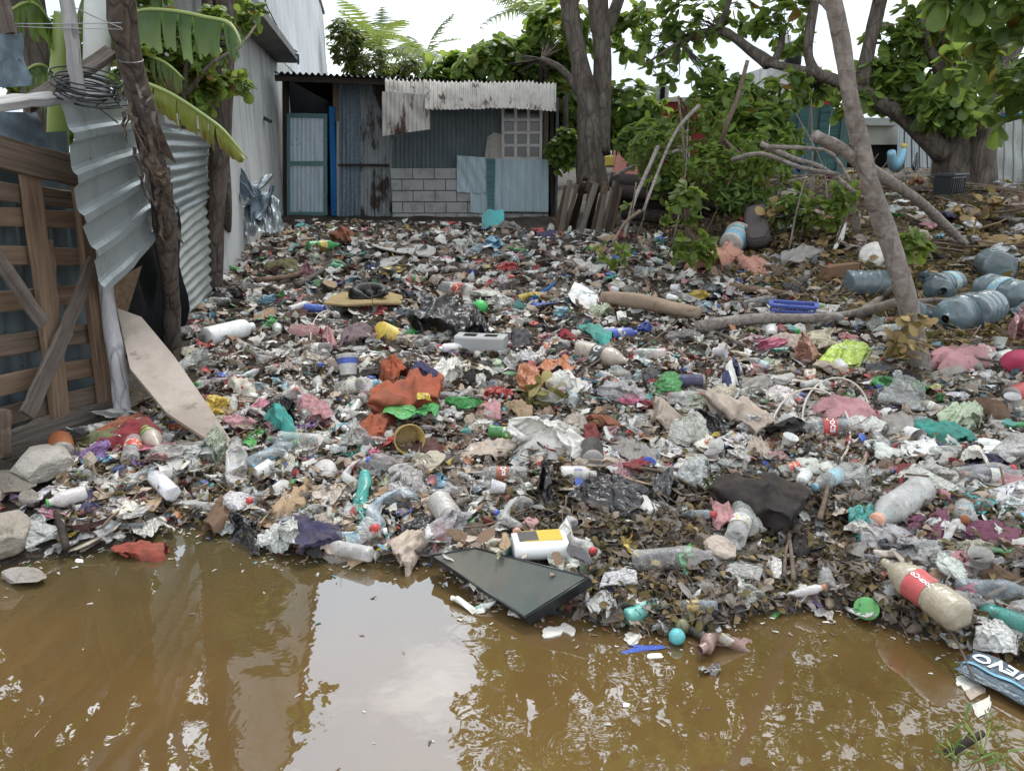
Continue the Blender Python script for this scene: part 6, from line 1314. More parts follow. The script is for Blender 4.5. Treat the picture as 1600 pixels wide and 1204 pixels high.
# bottles
for r_ in [
 ('soda',182,745,128,180,'clear','green',None,'large crushed clear bottle with green cap before the gate','the green capped bottle',dict(v=2)),
 ('water',300,790,104,-8,'milky',None,None,'dirty ribbed bottle lying at the waterline by the shiny black bag','the dirty ribbed bottle',dict(v=2)),
 ('water',368,738,62,70,'clear',None,None,'upright leaning clear ribbed bottle at the leaning board end','the leaning ribbed bottle',dict(v=1,tilt=.3)),
 ('soda',425,762,86,205,'bluish clear','red',None,'dull clear bottle with red cap left of the beige bag',None,dict(v=3)),
 ('water',572,785,66,85,(.04,.38,.33,.6),None,None,'crushed teal bottle standing behind the waterline','the teal bottle',dict(v=2,tilt=.2)),
 ('soda',612,800,76,238,'bluish clear','red',None,'clear bluish bottle with red cap pointing at the water','the red capped bottle',dict(v=1)),
 ('soda',733,818,72,38,(.02,.40,.07,.6),None,None,'crumpled bright green bottle near the waterline','the crumpled green bottle',dict(v=4)),
 ('soda',776,820,44,95,'clear',None,None,'clear bottle showing its base beside the crumpled green bottle',None,dict(v=1)),
 ('soda',808,806,58,-80,'clear','peach',None,'clear bottle with peach cap behind the white canister',None,dict(v=1)),
 ('water',842,712,54,200,'clear',None,None,'clear ribbed bottle end on the long dirty white bag',None,dict(v=1)),
 ('squat',904,742,56,0,'off-white',None,'pale grey','squat pale bottle with printed label beyond the wide black bag','the squat pale bottle',dict(v=0,text='VINAGRE',tsize=.09,tcol=(.05,.12,.4))),
 ('soda',783,742,82,178,'clear',None,'burnt orange','clear bottle with orange label beside the upright plank','the orange labelled bottle',dict(v=0,text='Oca',tsize=.14,tdir=1)),
 ('water',1405,795,142,215,'milky','peach',None,'big milky ribbed bottle with pinkish cap','the big ribbed bottle',dict(v=0)),
 ('soda',1290,672,98,178,'clear',None,'red','clear bottle with red label and white script in the hose loops','the hose loops',dict(v=0,text='Coca',tsize=.17,tdir=1)),
 ('water',1303,722,96,-52,'clear',None,'light blue','flattened clear bottle with narrow light blue label',None,dict(v=3)),
 ('squat',1368,738,54,0,'clear','blue',None,'clear bottle with bright blue cap beside the crimson cloth',None,dict(v=1)),
 ('soda',1332,745,42,95,'clear','red',None,'small clear bottle with red cap left of the blue capped one',None,dict(v=1)),
 ('soda',1432,955,150,143,(.42,.36,.26,.9),None,(.55,.07,.08),'large muddy crushed bottle with red label at the waterline','the large muddy bottle',dict(v=0,lift=.07,text='Coca-Cola',tsize=.075)),
 ('soda',1012,880,56,0,(.08,.10,.06,.8),'dark red',None,'dark olive bottle left of the bright green plastic',None,dict(v=1)),
 ('soda',968,872,64,130,'clear',None,None,'crushed clear bottle behind the coconut husk',None,dict(v=3)),
 ('soda',945,884,60,150,(.25,.5,.3,.5),None,None,'pale green tinted bottle beside the dark slab',None,dict(v=2)),
 ('tube',1008,950,62,22,(.10,.42,.36,.95),None,'turquoise','teal bottle with cyan pattern at the waterline','the cyan patterned bottle',dict(v=0)),
 ('soda',1052,965,64,200,'clear',None,None,'clear bottle half in the water behind the sky blue ball',None,dict(v=2)),
 ('glass',1078,946,84,178,'bluish clear',None,'mustard','glass bottle with yellow label at the waterline','the glass bottle',dict(v=0,text='NECTAR',tsize=.07,tcol=(.05,.05,.05))),
 ('tube',1130,997,82,205,(.30,.17,.15,1),None,'pale grey','brownish bottle with silver flakes in the water','the silvery brown bottle',dict(v=1)),
 ('tube',1095,985,44,-30,'black','red',None,'dark bottle with red cap behind the sky blue ball',None,dict(v=0)),
 ('soda',740,936,72,170,'off-white','white','turquoise','whitish crushed bottle with colourful label floating by the slab','the floating whitish bottle',dict(v=2)),
 ('tube',360,525,88,14,'white',None,None,'long white container lying left of the pink quilted cloth','the long white container',dict(v=0,mat='hard_plastic')),
 ('soda',450,622,42,110,'clear',None,'red','small clear bottle with pinkish label behind the green printed wrapper',None,dict(v=1)),
 ('squat',632,490,34,4,'bluish clear','light blue',None,'bluish bottle below the sleeping dog',None,dict(v=0)),
 ('soda',720,458,64,-5,'clear','magenta','red','clear bottle with small red label beyond the green ball',None,dict(v=0)),
 ('soda',942,563,82,-14,'beige',None,(.04,.06,.07),'beige bottle with dark label and a white G','the beige G bottle',dict(v=0,text='G',tsize=.17)),
 ('soda',505,388,50,5,(.03,.35,.08,.8),None,'yellow','green bottle with yellow band near the rusty brown lump',None,dict(v=0)),
 ('soda',528,418,24,-20,(.1,.4,.2,.8),None,None,'small green bottle before the rusty brown lump',None,dict(v=1)),
 ('tube',970,523,50,4,'blue',None,'blue','blue bottle right of the teal cloth',None,dict(v=0,mat='hard_plastic')),
 ('water',490,610,80,100,'milky',None,None,'long milky bottle standing left of the orange cloth',None,dict(v=3)),
 ('soda',560,640,64,70,'pale grey','red',None,'dirty bottle with red cap before the orange cloth',None,dict(v=2)),
 ('soda',560,742,44,-100,'milky',None,'red','milky bottle with red label below the bright pink bag',None,dict(v=1,text='Coca',tsize=.15,tdir=1)),
 ('soda',770,840,60,10,'milky',None,None,'twisted milky bottle on the edge of the dark slab',None,dict(v=3)),
 ('soda',745,868,84,10,'cream',None,None,'long cream crushed bottle on the dark slab',None,dict(v=3,lift=.05)),
 ('tube',1170,640,44,-10,'blue',None,None,'blue tube shaped bottle over the long beige cloth',None,dict(v=0,mat='hard_plastic')),
 ('soda',1585,845,50,60,(.02,.3,.08,.7),None,None,'green bottle at the right edge behind the plum pad',None,dict(v=3)),
 ('soda',1560,860,70,172,(.01,.2,.05,.8),'lime',None,'dark green bottle with lime ring under the plum pad',None,dict(v=0)),
 ('soda',1590,662,40,180,(.02,.35,.08,.8),'green',None,'green bottle neck at the right edge behind the foam tray',None,dict(v=0)),
 ('water',845,870,0.1,0,'clear',None,None,None,None,dict(v=0)) if False else ('soda',1345,925,70,80,'grey',None,None,'grey crushed bottle left of the large muddy bottle',None,dict(v=3)),
 ('soda',1290,900,40,100,'clear','red',None,'small clear bottle with red cap near the muddy shore',None,dict(v=0)),
 ('water',405,560,70,120,'clear',None,None,'clear ribbed bottle behind the light blue torn plastic',None,dict(v=1)),
 ('soda',1110,520,0.1,0,'clear',None,None,None,None,dict()) if False else ('squat',1218,600,40,20,'milky',None,None,'milky squat bottle right of the striped cloth',None,dict(v=1)),
 ('tube',1150,790,0.1,0,'clear',None,None,None,None,dict()) if False else ('tube',1492,782,46,172,'teal','white',None,'teal tube bottle with white cap above the plum cloth',None,dict(v=0,mat='hard_plastic')),
]:
    kw=r_[10]; bottle(r_[0],r_[1],r_[2],r_[3],r_[4],r_[5],r_[6],r_[7],r_[8],r_[9],**kw)
# crisp bag with NUEVO lettering floating at the right
def pillow(w,h,t,seed=0,n=18):
    V=[];F=[];m=n+1
    for sgn in (1,-1):
        for j in range(m):
            for i in range(m):
                u=i/n*2-1;v=j/n*2-1; e=max(0,(1-u**4)*(1-v**4)); z=sgn*t*e**.5*(1+.18*math.sin(u*7+v*3+seed)+.12*math.sin(v*11+seed))
                V.append((u*w/2*(1-.03*math.cos(v*9)),v*h/2*(1-.05*math.cos(u*6)),z))
    for s_ in (0,1):
        for j in range(n):
            for i in range(n):
                a=s_*m*m+j*m+i; f=(a,a+1,a+m+1,a+m); F.append(f if s_==0 else f[::-1])
    return V,F
p=atz(1576,1063,.03); s=depth(p)/FPX; V,F=pillow(130*s,74*s,.020,2)
Mx=T(p,(.05,0.02,R(-52))); cb=put('crisp_bag',pymesh('crisp_bag',V,F,'plain_film',True),None,Mx,col4((.07,.12,.16)))
Vt,Ft=text_mesh('NUEVO',34*s,bold=.0015)
Vt=[Vector((-q.x,-q.y,0)) for q in Vt]
def zt(x,y):
    u,v=x/(65*s),y/(37*s); e=max(0,(1-u**4)*(1-v**4)); return .022*e**.5*(1+.18*math.sin(u*7+v*3+2)+.12*math.sin(v*11+2))+.003
put('lettering',pymesh('lettering',[(q.x,q.y+8*s,zt(q.x,q.y+8*s)) for q in Vt],Ft,'lettering'),cb,Mx,(.75,.78,.8,1))
st=[(-60*s+i*9*s,-22*s) for i in range(14)]; put('stripe',pymesh('stripe',[(x,y+d,zt(x,y+d)+.001) for x,y in st for d in (0,8*s)],[(2*i,2*i+2,2*i+3,2*i+1) for i in range(13)],'lettering'),cb,Mx,(.2,.45,.6,1))
nm(cb,'slate blue crisp bag with upside down white NUEVO lettering floating at the edge','crisp bag',None,'the NUEVO crisp bag',p)
for (px,py,w,lab) in ((1510,1045,26,'round white foam lump beside the NUEVO crisp bag'),(1528,1062,34,'speckled foam piece beside the NUEVO crisp bag'),(1540,1085,44,'torn white paper in the water by the NUEVO crisp bag'),(1520,1050,30,'pinkish foam strip beside the NUEVO crisp bag')):
    item('foam' if 'foam' in lab else 'paper',px,py,w,w*.6,'off-white' if 'speck' not in lab else 'beige',px%60,lab,v=px%4,zs=.8)
# white hose loops
def hose(cx,cy,rx,ry,a0,a1,r,lab,c=(.62,.55,.47),lift=.09,Y=None):
    P=[]
    for a in np.linspace(R(a0),R(a1),30):
        x,y=cx+rx*math.cos(a),cy-ry*math.sin(a); g_=ground(cx,min(cy+ry*.5,y+8))
        q=ground(x,y); hh=max(0,math.sin(a))*.055; P.append(ground(x,y+ (hh*0))+Vector((0,0,.035+hh)))
    o=put('hose',pymesh('hose',*tube(P,r,7),'hard_plastic',True),None,None,col4(c)); nm(o,lab,'hose','thin hoses in the rubbish')
hose(1265,690,62,60,-110,170,.006,'larger loop of thin whitish hose round the red labelled bottle'); hose(1305,660,52,48,-60,210,.006,'smaller loop of thin whitish hose over the red labelled bottle'); hose(512,538,26,36,60,290,.005,'thin white strap loop left of the pink quilted cloth')
# planks, sticks and logs: pixel polylines on the rubbish, lifted
def stick(pts,rpx,lab,mat='stick_wood',name='stick',lift=.06,ref=None,wob_=.12,seed=0,cat='stick',depthY=None):
    P=[]
    for i,q in enumerate(pts):
        if len(q)==3: P.append(at(*q))
        else: P.append(ground(q[0],q[1],lift))
    s=depth(P[0])/FPX; n=len(P); rr_=[rpx*s*(1-.35*i/(n-1)) for i in range(n)]
    o=put(name,pymesh(name,*tube(P,rr_,9,wob_,seed,sub=3),mat,True)); nm(o,lab,cat,GRP.get(name),ref,P[n//2]); return o
stick([(1090,512),(1180,498),(1290,497),(1345,488),(1400,472,4.98)],10,'long pale fallen log crossing to the slim leaning tree','pale_bark','fallen_log',.08,'the fallen log',cat='log')
stick([(1345,490),(1385,460),(1410,440,5.0)],8,'forked stub rising from the fallen log to the tree','pale_bark','fallen_log',.10,cat='log')
stick([(1370,478),(1440,470),(1480,468)],5,'short cut branch right of the slim leaning tree','pale_bark','cut_branch',.12,cat='branch'); stick([(1400,470),(1450,480),(1495,488)],6,'lower short cut branch right of the slim leaning tree','pale_bark','cut_branch',.09,cat='branch')
stick([(1352,262,4.95),(1380,278,5.6),(1430,310,6.3),(1470,345,6.6),(1508,380,6.8)],12,'thick cut limb lying across the far mound','pale_bark','cut_branch',.1,'the thick cut limb',cat='branch')
stick([(1510,330),(1560,338),(1600,350)],6,'thin grey branch on the far mound beside the thick limb','pale_bark','cut_branch',.08,cat='branch')
stick([(1145,250,8.5),(1190,240,8.2),(1250,262,8),(1310,272,7.7)],4,'thin bare branch before the teal fence','pale_bark','cut_branch',cat='branch'); stick([(1190,225,8.4),(1240,248,8.1),(1285,262,8.),(1335,300,7.6)],4.5,'crooked bare branch crossing the blue tarp','pale_bark','cut_branch',cat='branch')
stick([(1200,230,8.),(1265,232,7.9),(1300,240,7.7),(1330,285,7.5)],3.5,'upper bare twig before the teal fence','pale_bark','cut_branch',cat='branch')
q0,q1=ground(722,785,.03),at(690,640,4.25); nm(plank('worn_plank',q0,q1,.075,.022,(0,-1,.4),'ply_wood',None,.004,10),'upright worn plank standing beside the orange cloth','plank',None,'the upright plank',q0); PLACED.append((705,715,18,70))
stick([(735,800),(770,770)],0.1,'x') if False else None
stick([(652,862),(680,838),(705,812)],5,'grey stick with white tape at the waterline','grey_wood'); stick([(400,438),(460,430),(520,408)],5,'long brown stick near the rusty brown lump','orange_wood'); stick([(465,445),(500,425),(525,408)],5,'shorter stick crossing the long brown one','grey_wood')
stick([(845,395),(880,410),(915,425)],4,'grey branch beyond the milky printed sheet','grey_wood'); stick([(820,455),(855,465),(880,462)],4,'yellowish stick beyond the milky printed sheet','orange_wood'); stick([(835,465),(868,442)],3,'thin blue tube pointing away beyond the teal cloth','blue_wood','tube',cat='tube')
stick([(1140,448),(1200,455),(1290,466)],6,'long flat timber behind the blue crate','orange_wood','timber',.05,cat='timber'); stick([(1000,480),(1052,470),(1075,510),(1120,520),(1160,540)],3.5,'crooked twig before the tan carpet roll','bark'); stick([(895,595),(940,560),(1000,545),(1060,500)],2.5,'thin long twig over the beige G bottle','bark')
stick([(815,668),(850,700)],2,'thin dark twig on the long dirty white bag','bark'); stick([(985,730),(1030,735),(1075,755)],3,'curved twig between wide black bag and black cloth','stick_wood'); stick([(1280,810),(1290,775),(1294,758)],4.5,'short forked root standing before the big ribbed bottle','stick_wood',wob_=.2)
stick([(1300,790),(1380,770),(1440,740)],6,'rough half buried branch behind the big ribbed bottle','bark',lift=.03); stick([(1240,905),(1236,860),(1232,830)],4,'thin root standing under the black cloth tail','stick_wood'); stick([(1225,900),(1228,860),(1236,835)],3,'second root beside the black cloth tail','stick_wood')
stick([(1600,712),(1560,740),(1540,730)],3,'thin grey branch behind the turquoise patterned piece','grey_wood'); stick([(1380,560),(1460,540),(1530,560),(1600,570)],3,'long thin branch before the water jugs','grey_wood'); stick([(1450,560),(1440,540),(1430,520)],3,'x') if False else None
stick([(1538,935),(1570,918),(1610,900)],4,'brown stick at the right edge near the shore','stick_wood'); stick([(90,800),(98,830),(104,858)],7,'charred stake with rusty end standing in the water','dark_wood','stake',.05,cat='stake')
stick([(735,455),(738,480),(741,505)],1.2,'thin dry weed stem rising before the sleeping dog','stick_wood','weed_stem',cat='weed') if False else stick([(568,430,6.1),(580,455,6.05),(583,500,6.0)],.9,'thin dry weed stem rising before the sleeping dog','stick_wood','weed_stem',cat='weed')
stick([(1000,330,8.),(975,350,7.8),(955,385,7.6)],3,'leaning brown branch before the plank bundle','stick_wood'); stick([(1028,230,9.5),(1010,270,9.),(992,310,8.5),(975,370,7.8)],3.5,'long thin pale branch leaning over the dark logs','pale_bark','cut_branch',cat='branch'); stick([(1092,165,9.8),(1060,200,9.5),(1035,250,9.2),(1005,330,8.4)],3,'second thin pale branch leaning over the dark logs','pale_bark','cut_branch',cat='branch')
stick([(960,275,11),(1000,255,10.6),(1060,235,10.2)],3.5,'thin pole leaning from the log stack','pale_bark','cut_branch',cat='branch')
# yellow dry leaf cluster tied on the slim tree, and on the orange heap
def leafclump(px,py,Y,w,n,pal,label,seed,cat='dry leaves',size=.8):
    rng=np.random.default_rng(seed); p=at(px,py,Y) if Y else ground(px,py,.08); s=depth(p)/FPX; b=Big(); u=unit(rng.normal(size=(n,3)))
    leaves(b,np.array(p)[None]+u*w*s*.22*np.array([1,.7,1]),u+np.array([0,0,-.3]),3,w*s*size*.55,pal,rng,1.4,0)
    o=put('dry_leaf_cluster',b.build('dry_leaf_cluster','dry_leaf')); nm(o,label,cat,'clusters of dry brown leaves'); o['kind']='thing'; return o
DRY=np.array([(.30,.19,.09),(.22,.13,.06),(.36,.24,.12),(.16,.09,.045)]); YEL=np.array([(.34,.23,.11),(.40,.29,.15),(.26,.17,.08)])
leafclump(1430,500,4.62,52,9,YEL,'upper cluster of pale dry leaves hanging on the slim leaning tree',1); leafclump(1412,545,4.55,60,9,DRY,'lower cluster of brown dry leaves at the slim tree foot',2); leafclump(1440,540,4.52,40,6,YEL,'yellowish dry leaves right of the lower brown cluster',8)
leafclump(848,612,0,60,12,np.array([(.22,.19,.06),(.28,.22,.09),(.15,.12,.04)]),'drooping olive dry leaves on the orange plastic heap',3)
for k,(px,py,w) in enumerate([(1290,390,44),(1530,380,60),(1590,390,50),(1330,300,40),(1210,330,46),(1500,345,50),(1440,430,44),(1560,440,40),(1390,300,36),(1240,350,44),(1545,318,44)]):
    leafclump(px,py,0,w,12,DRY,['brown leaf heap behind the tilted carton','large brown leaf heap at the far right of the mound','brown leaf heap at the right edge above the jugs','brown leaves hanging under the thick cut limb','brown leaves below the wide leafy bush','brown leaf heap in front of the black crate','brown leaf heap just right of the slim tree','curled leaf heap above the blue labelled jugs','brown leaf heap below the blue and yellow toy','brown leaf heap by the feathery fern','small brown leaf heap right of the black crate'][k],20+k)
# foreground weed at the lower right
def weed(px,py,z,size,n,label,seed,w=.16,col=(.10,.22,.06)):
    rng=np.random.default_rng(seed); p=atz(px,py,z); s=depth(p)/FPX; t=thing('water_weed',p,label,'weed','weeds at the water')
    mbs=MBk(); b=Big(); C=[];A=[]
    for k in range(n):
        a=rng.uniform(0,2*PI); q=p+Vector((math.cos(a)*size*s*.5,math.sin(a)*size*s*.5,size*s*rng.uniform(.2,.6))); mbs.add(tube([p,(p+q)/2+Vector((0,0,.01)),q],.0015,5)); C.append(q[:]); A.append((math.cos(a),math.sin(a),.3))
    leaves(b,np.array(C),np.array(A),2,size*s*.5,np.array([col,(col[0]*1.3,col[1]*1.2,col[2])]),rng,w*1.4,0); put('stem',mbs.mesh('stem','leafrib'),t); put('leaves',b.build('leaves','leaf'),t)
weed(1535,1178,.0,70,11,'spindly green weed standing in the water at the lower right',1); weed(1490,1185,.0,44,7,'smaller weed left of the spindly green one',2); weed(518,818,.05,36,5,'bright green grass tuft at the waterline',3,.08); weed(1570,1120,0,30,3,'x',4) if False else None
stick([(1480,1178),(1510,1160),(1535,1145)],8,'dark half sunken stick under the green weed','dark_wood',lift=.0)
stick([(1430,1195),(1445,1215),(1450,1230)],2,'pale straw at the bottom edge by the weed','stick_wood',lift=.01)
item('paper',1530,1192,34,14,'salmon',0,'pinkish scrap under the green weed',v=1); item('film',1110,1033,34,14,'grey',0,'small grey film peak poking out of the water','the grey film peak',v=2,zs=2.)
item('foam',121,862,12,6,'white',0,'tiny white bit floating by the charred stake',v=1); item('foam',980,1083,10,7,'white',0,'tiny white square floating in open water',v=2)
item('foam',78,790,30,12,'pale grey',0,'small white plate piece behind the maroon bowl',v=0,zs=.6); item('paper',172,660,24,42,'beige',88,'worn pale sandal sole by the foot of the pale pole',v=2); item('foam',150,830,60,8,'beige',30,'pale splinter beside the maroon bowl',v=5,zs=.4)
for (par,px,py,txt,sz,ang,c) in (('bright lime plastic bag',1330,548,'ECO',16,5,(.8,.82,.7)),('green drink wrapper',402,690,'de',15,10,(.8,.82,.7)),('green drink wrapper',392,670,'Sabor',9,10,(.8,.75,.1)),('white cup with blue band',545,584,'pepsi',8,0,(.8,.8,.8)),('white sack piece',1150,606,'JUGOS',15,-8,(.03,.04,.12)),('white and teal printed board',920,462,'Agua',14,-6,(.03,.2,.2))):
    for o in list(COL.objects):
        if o.get('label','').startswith(par) and o.parent is None: decal(txt,o,px,py,sz,ang,c,.0); break

for k,(px,py,kd,c,w_) in enumerate([(735,872,'paper','beige',26),(760,868,'card','brown',34),(790,880,'cloth','tan',40),(870,905,'card','brown',30),(905,900,'cloth','dark grey',44),(895,915,'paper','off-white',20),(820,900,'paper','beige',16),(780,900,'foil','olive',18),(860,925,'foil','brown',22),(715,868,'cloth','brown',36)]):
    item(kd,px,py,w_,w_*.5,c,k*37,['creased beige','flat brown','muddy tan','torn brown','sodden dark grey','creased whitish','faded beige','olive wet','brown soaked','brown muddy'][k]+' scrap lying on the dark slab',v=k,lift=.125,zs=.5,cover=False)
# ------------------------------------------------------------------ the rest of the rubbish: every piece its own object
AUTO=[]
BLK={}
for k_,L_ in PROTO.items():
    BLK[k_]=[]
    for m_ in L_:
        m2=m_.copy(); m2.materials[0]=MAT['black_cloth' if k_=='cloth' else 'black_film']; BLK[k_].append(m2)
TR=[(285,520),(330,455),(345,385),(420,350),(560,348),(700,352),(860,362),(960,350),(1060,380),(1160,400),(1290,415),(1340,440),(1340,500),(1440,520),(1600,545),(1700,600),(1750,1010),(1590,1025),(1500,1000),(1400,975),(1300,945),(1180,958),(1080,992),(980,985),(900,955),(830,958),(740,935),(690,868),(560,872),(460,860),(400,845),(340,820),(260,815),(170,845),(95,850),(95,760),(170,660),(240,620),(330,650),(300,570)]
def inside(x,y,P=TR):
    c=False;j=len(P)-1
    for i in range(len(P)):
        if ((P[i][1]>y)!=(P[j][1]>y)) and (x<(P[j][0]-P[i][0])*(y-P[i][1])/(P[j][1]-P[i][1])+P[i][0]): c=not c
        j=i
    return c
ra=random.Random(77)
def free(px,py,r,slack=.75):
    for (x,y,a,b) in PLACED:
        if ((px-x)/(a*slack+r*.5))**2+((py-y)/(b*slack+r*.35))**2<1: return False
    return True
def sample(rpx,slack=.7,minsep=.0,own=[]):
    for _ in range(400):
        # a bit denser towards the back, where things look smaller
        px=ra.uniform(95,1640); py=348+(1010-348)*ra.random()**1.4
        if not inside(px,py): continue
        if py>850 and ra.random()<.3: continue
        if 830<px<1330 and py>765 and ra.random()<.72: continue
        if free(px,py,rpx,slack): return px,py
    return None
def wpick(d): 
    k=list(d); return ra.choices(k,[d[q] for q in k])[0]
DES={'film_scrap':{'film':'creased','heapbag':'bunched'},'plastic_bag':{'bag':'crumpled','tied':'knotted','film':'flattened','heapbag':'spread out'},'snack_wrapper':{'wrap':'printed','foil':'shiny'},'cloth_rag':{'cloth':'crumpled'},'paper_scrap':{'paper':'creased'},'cardboard_piece':{'card':'flat'},'foam_piece':{'foam':'broken'}}
NOUN={'film_scrap':'film sheet','plastic_bag':'plastic bag','snack_wrapper':'wrapper','cloth_rag':'cloth','paper_scrap':'paper scrap','cardboard_piece':'cardboard piece','foam_piece':'foam piece'}
PALS={'plastic_bag':{'clear':24,'milky':18,'off-white':12,'white':8,'pale grey':5,'grey':2,'cream':5,'beige':8,'black':4,'dark grey':2,'light blue':3,'pink':3,'red':2,'green':2,'teal':2.5,'pale green':2.5,'yellow':2,'purple':1.5,'orange':1.5,'dusty pink':3,'blue':1.5,'salmon':1.5},
 'snack_wrapper':{'red':4,'blue':3,'green':3,'yellow':2.5,'light blue':2,'turquoise':2,'orange':1.5,'magenta':1,'white':6,'pale grey':5,'purple':1,'pale green':1,'navy':1},
 'film_scrap':{'clear':12,'milky':8,'beige':3,'off-white':5,'pale grey':1,'cream':2,'pale green':.7,'light blue':.7,'dusty pink':.7},'cloth_rag':{'grey':1.5,'beige':5,'brown':2,'dusty pink':3,'navy':1,'dark grey':1,'off-white':3,'maroon':1,'olive':.7,'tan':3,'black':1,'teal':1,'dark red':1.,'salmon':1.5,'plum':1,'rusty brown':1},
 'paper_scrap':{'white':4,'off-white':5,'beige':4,'cream':2,'pale grey':3},'cardboard_piece':{'tan':3,'beige':3,'brown':2,'grey':2},'foam_piece':{'white':4,'off-white':4,'pale grey':2}}
SZ={'plastic_bag':(.10,.24),'snack_wrapper':(.06,.17),'film_scrap':(.10,.25),'cloth_rag':(.11,.28),'paper_scrap':(.06,.18),'cardboard_piece':(.07,.24),'foam_piece':(.03,.13)}
def jit(c,a=.12):
    c=col4(c); k=1+ra.uniform(-a,a)*1.5; return tuple(max(0,min(1,q*k*(1+ra.uniform(-a,a)*.4))) for q in c[:3])+(c[3],)
def auto_item(name,kinds,n,reg=None):
    for _ in range(n):
        k=wpick(kinds); sz=ra.uniform(*SZ[name])*ra.uniform(.75,1.1); q=sample(20) if reg is None else None
        while reg is not None and q is None:
            q=(ra.uniform(min(a[0] for a in reg),max(a[0] for a in reg)),ra.uniform(min(a[1] for a in reg),max(a[1] for a in reg))); q=q if inside(*q,reg) else None
        if not q: continue
        px,py=q; p,s=fr(px,py,.02)
        if reg is FAR: sz*=1.5; p.z+=.04
        if py>930 and sz>.14: sz*=.7
        sz=max(sz*1.25,15*s) if p.y>6 else sz*1.18
        c=wpick(PALS[name]); i_=ra.randrange(len(PROTO[k])); me=BLK[k][i_] if c in('black','dark grey') else PROTO[k][i_]; w=sz/2
        Mx=T(p+Vector((0,0,ra.uniform(-.035,.02))),(ra.gauss(0,.22),ra.gauss(0,.22),ra.uniform(0,6.28)),(w,w*ra.uniform(.75,1.1),w*ra.uniform(.45,.95)))
        o=put(name,me,None,Mx,jit(c)); AUTO.append((o,f"{c} {DES[name][k]} {NOUN[name]}",CAT[name],GRP[name],p,sz))
def auto_bottle(n):
    for _ in range(n):
        kind=wpick({'soda':6,'water':4,'squat':1.2,'tube':.6}); B=ra.choice(BPR[kind][-4:]) if ra.random()<.85 else BPR[kind][0]; L=ra.choice((.19,.22,.25,.29))*(.6 if kind=='squat' else 1); q=sample(26)
        if not q: continue
        px,py=q; p,s=fr(px,py,.02); c=wpick({'clear':12,'milky':5,'bluish clear':4,'green':1.6,'pale grey':2,'beige':1.5,'teal':.5})
        if kind=='tube': c=wpick({'white':3,'blue':1,'off-white':2,'yellow':.5})
        cc=col4(c); 
        if c in('green','teal'): cc=(*cc[:3],.6)
        if c in('clear','milky','bluish clear'): cc=(*cc[:3],cc[3]*.5)
        cap=ra.choice([None,None,None,'red','blue','white','green','orange','light blue']); lab=ra.choice([None,None,None,None,'red','light blue','white','green']) if kind!='tube' else None
        Mx=T(p+Vector((0,0,B['r']*L*ra.uniform(.7,1.3))),(0,ra.gauss(0,.2),ra.uniform(0,6.28)),L)@Matrix.Rotation(ra.uniform(0,6.28) if B['crush']<.2 else 0,4,'X')
        o=put('plastic_bottle',B['body'],None,Mx,jit(cc,.08))
        if cap: put('cap',B['cap'],o,Mx,jit(cap))
        if lab: put('bottle_label',B['label'],o,Mx,jit(lab))
        d=('crushed ' if B['crush']>.2 else 'whole ')+(f"{c} " if c!='clear' else 'clear ')+{'soda':'bottle','water':'ribbed bottle','squat':'squat bottle','tube':'opaque bottle'}[kind]
        if cap: d+=f" with {cap} cap"
        elif lab: d+=f" with {lab} label"
        AUTO.append((o,d,'bottle',GRP['plastic_bottle'],p,L))
CUPS={}
FAR=[(1180,262),(1340,246),(1460,262),(1560,286),(1640,300),(1640,420),(1480,420),(1330,400),(1150,390),(1150,300)]
for nme,pr in (('plastic_cup',CUP),('jar_closure',[(.9,0),(1,.03),(1,.16),(.93,.18),(.0005,.18)])):
    V,F=lathe(pr,20); F.append(tuple(range(20))[::-1]); CUPS[nme]=pymesh(nme,V,F,'hard_plastic',True)
def auto_vessel(nme,n,lo,hi,pal):
    for _ in range(n):
        q=sample(14)
        if not q: continue
        px,py=q; p,s=fr(px,py,.02); r=ra.uniform(lo,hi)/2; c=wpick(pal); t_=ra.choice((.3,1.4,1.6,2.8)) if nme=='plastic_cup' else ra.gauss(0,.5)
        Mx=T(p+Vector((0,0,r*.6*abs(math.sin(t_)))),(t_,0,ra.uniform(0,6.28)),r); o=put(nme,CUPS[nme],None,Mx,jit(c)); AUTO.append((o,f"{c} {'plastic cup' if nme=='plastic_cup' else 'round lid'}",CAT[nme],GRP[nme],p,r*2))
auto_bottle(238)
auto_item('plastic_bag',{'bag':4,'tied':1.,'film':5,'heapbag':4},205)
auto_item('cloth_rag',{'cloth':1},165)
auto_item('snack_wrapper',{'wrap':1,'foil':1},220)
auto_item('film_scrap',{'film':3,'heapbag':1},250)
auto_item('paper_scrap',{'paper':1},150)
auto_item('cardboard_piece',{'card':1},85)
auto_item('foam_piece',{'foam':1},80)
auto_item('film_scrap',{'film':1},30,FAR); auto_item('plastic_bag',{'bag':1,'film':1},50,FAR); auto_item('cardboard_piece',{'card':1},45,FAR); auto_item('cloth_rag',{'cloth':1},40,FAR); auto_item('snack_wrapper',{'wrap':1},30,FAR); auto_item('paper_scrap',{'paper':1},40,FAR)
LB=[(-60,770),(60,750),(110,700),(190,650),(330,660),(300,760),(190,830),(120,850),(-60,880)]
auto_item('plastic_bag',{'bag':1,'film':2},22,LB); auto_item('film_scrap',{'film':1},14,LB); auto_item('cloth_rag',{'cloth':1},8,LB); auto_item('cardboard_piece',{'card':1},10,LB); auto_item('paper_scrap',{'paper':1},10,LB)
auto_vessel('plastic_cup',60,.06,.10,{'milky':4,'white':3,'red':.6,'pale grey':2,'blue':.4,'clear':3})
auto_vessel('jar_closure',85,.025,.085,{'white':3,'red':2,'blue':1.5,'green':1,'orange':.7,'yellow':.7,'pale grey':1.5,'pink':.6})
SM=[]
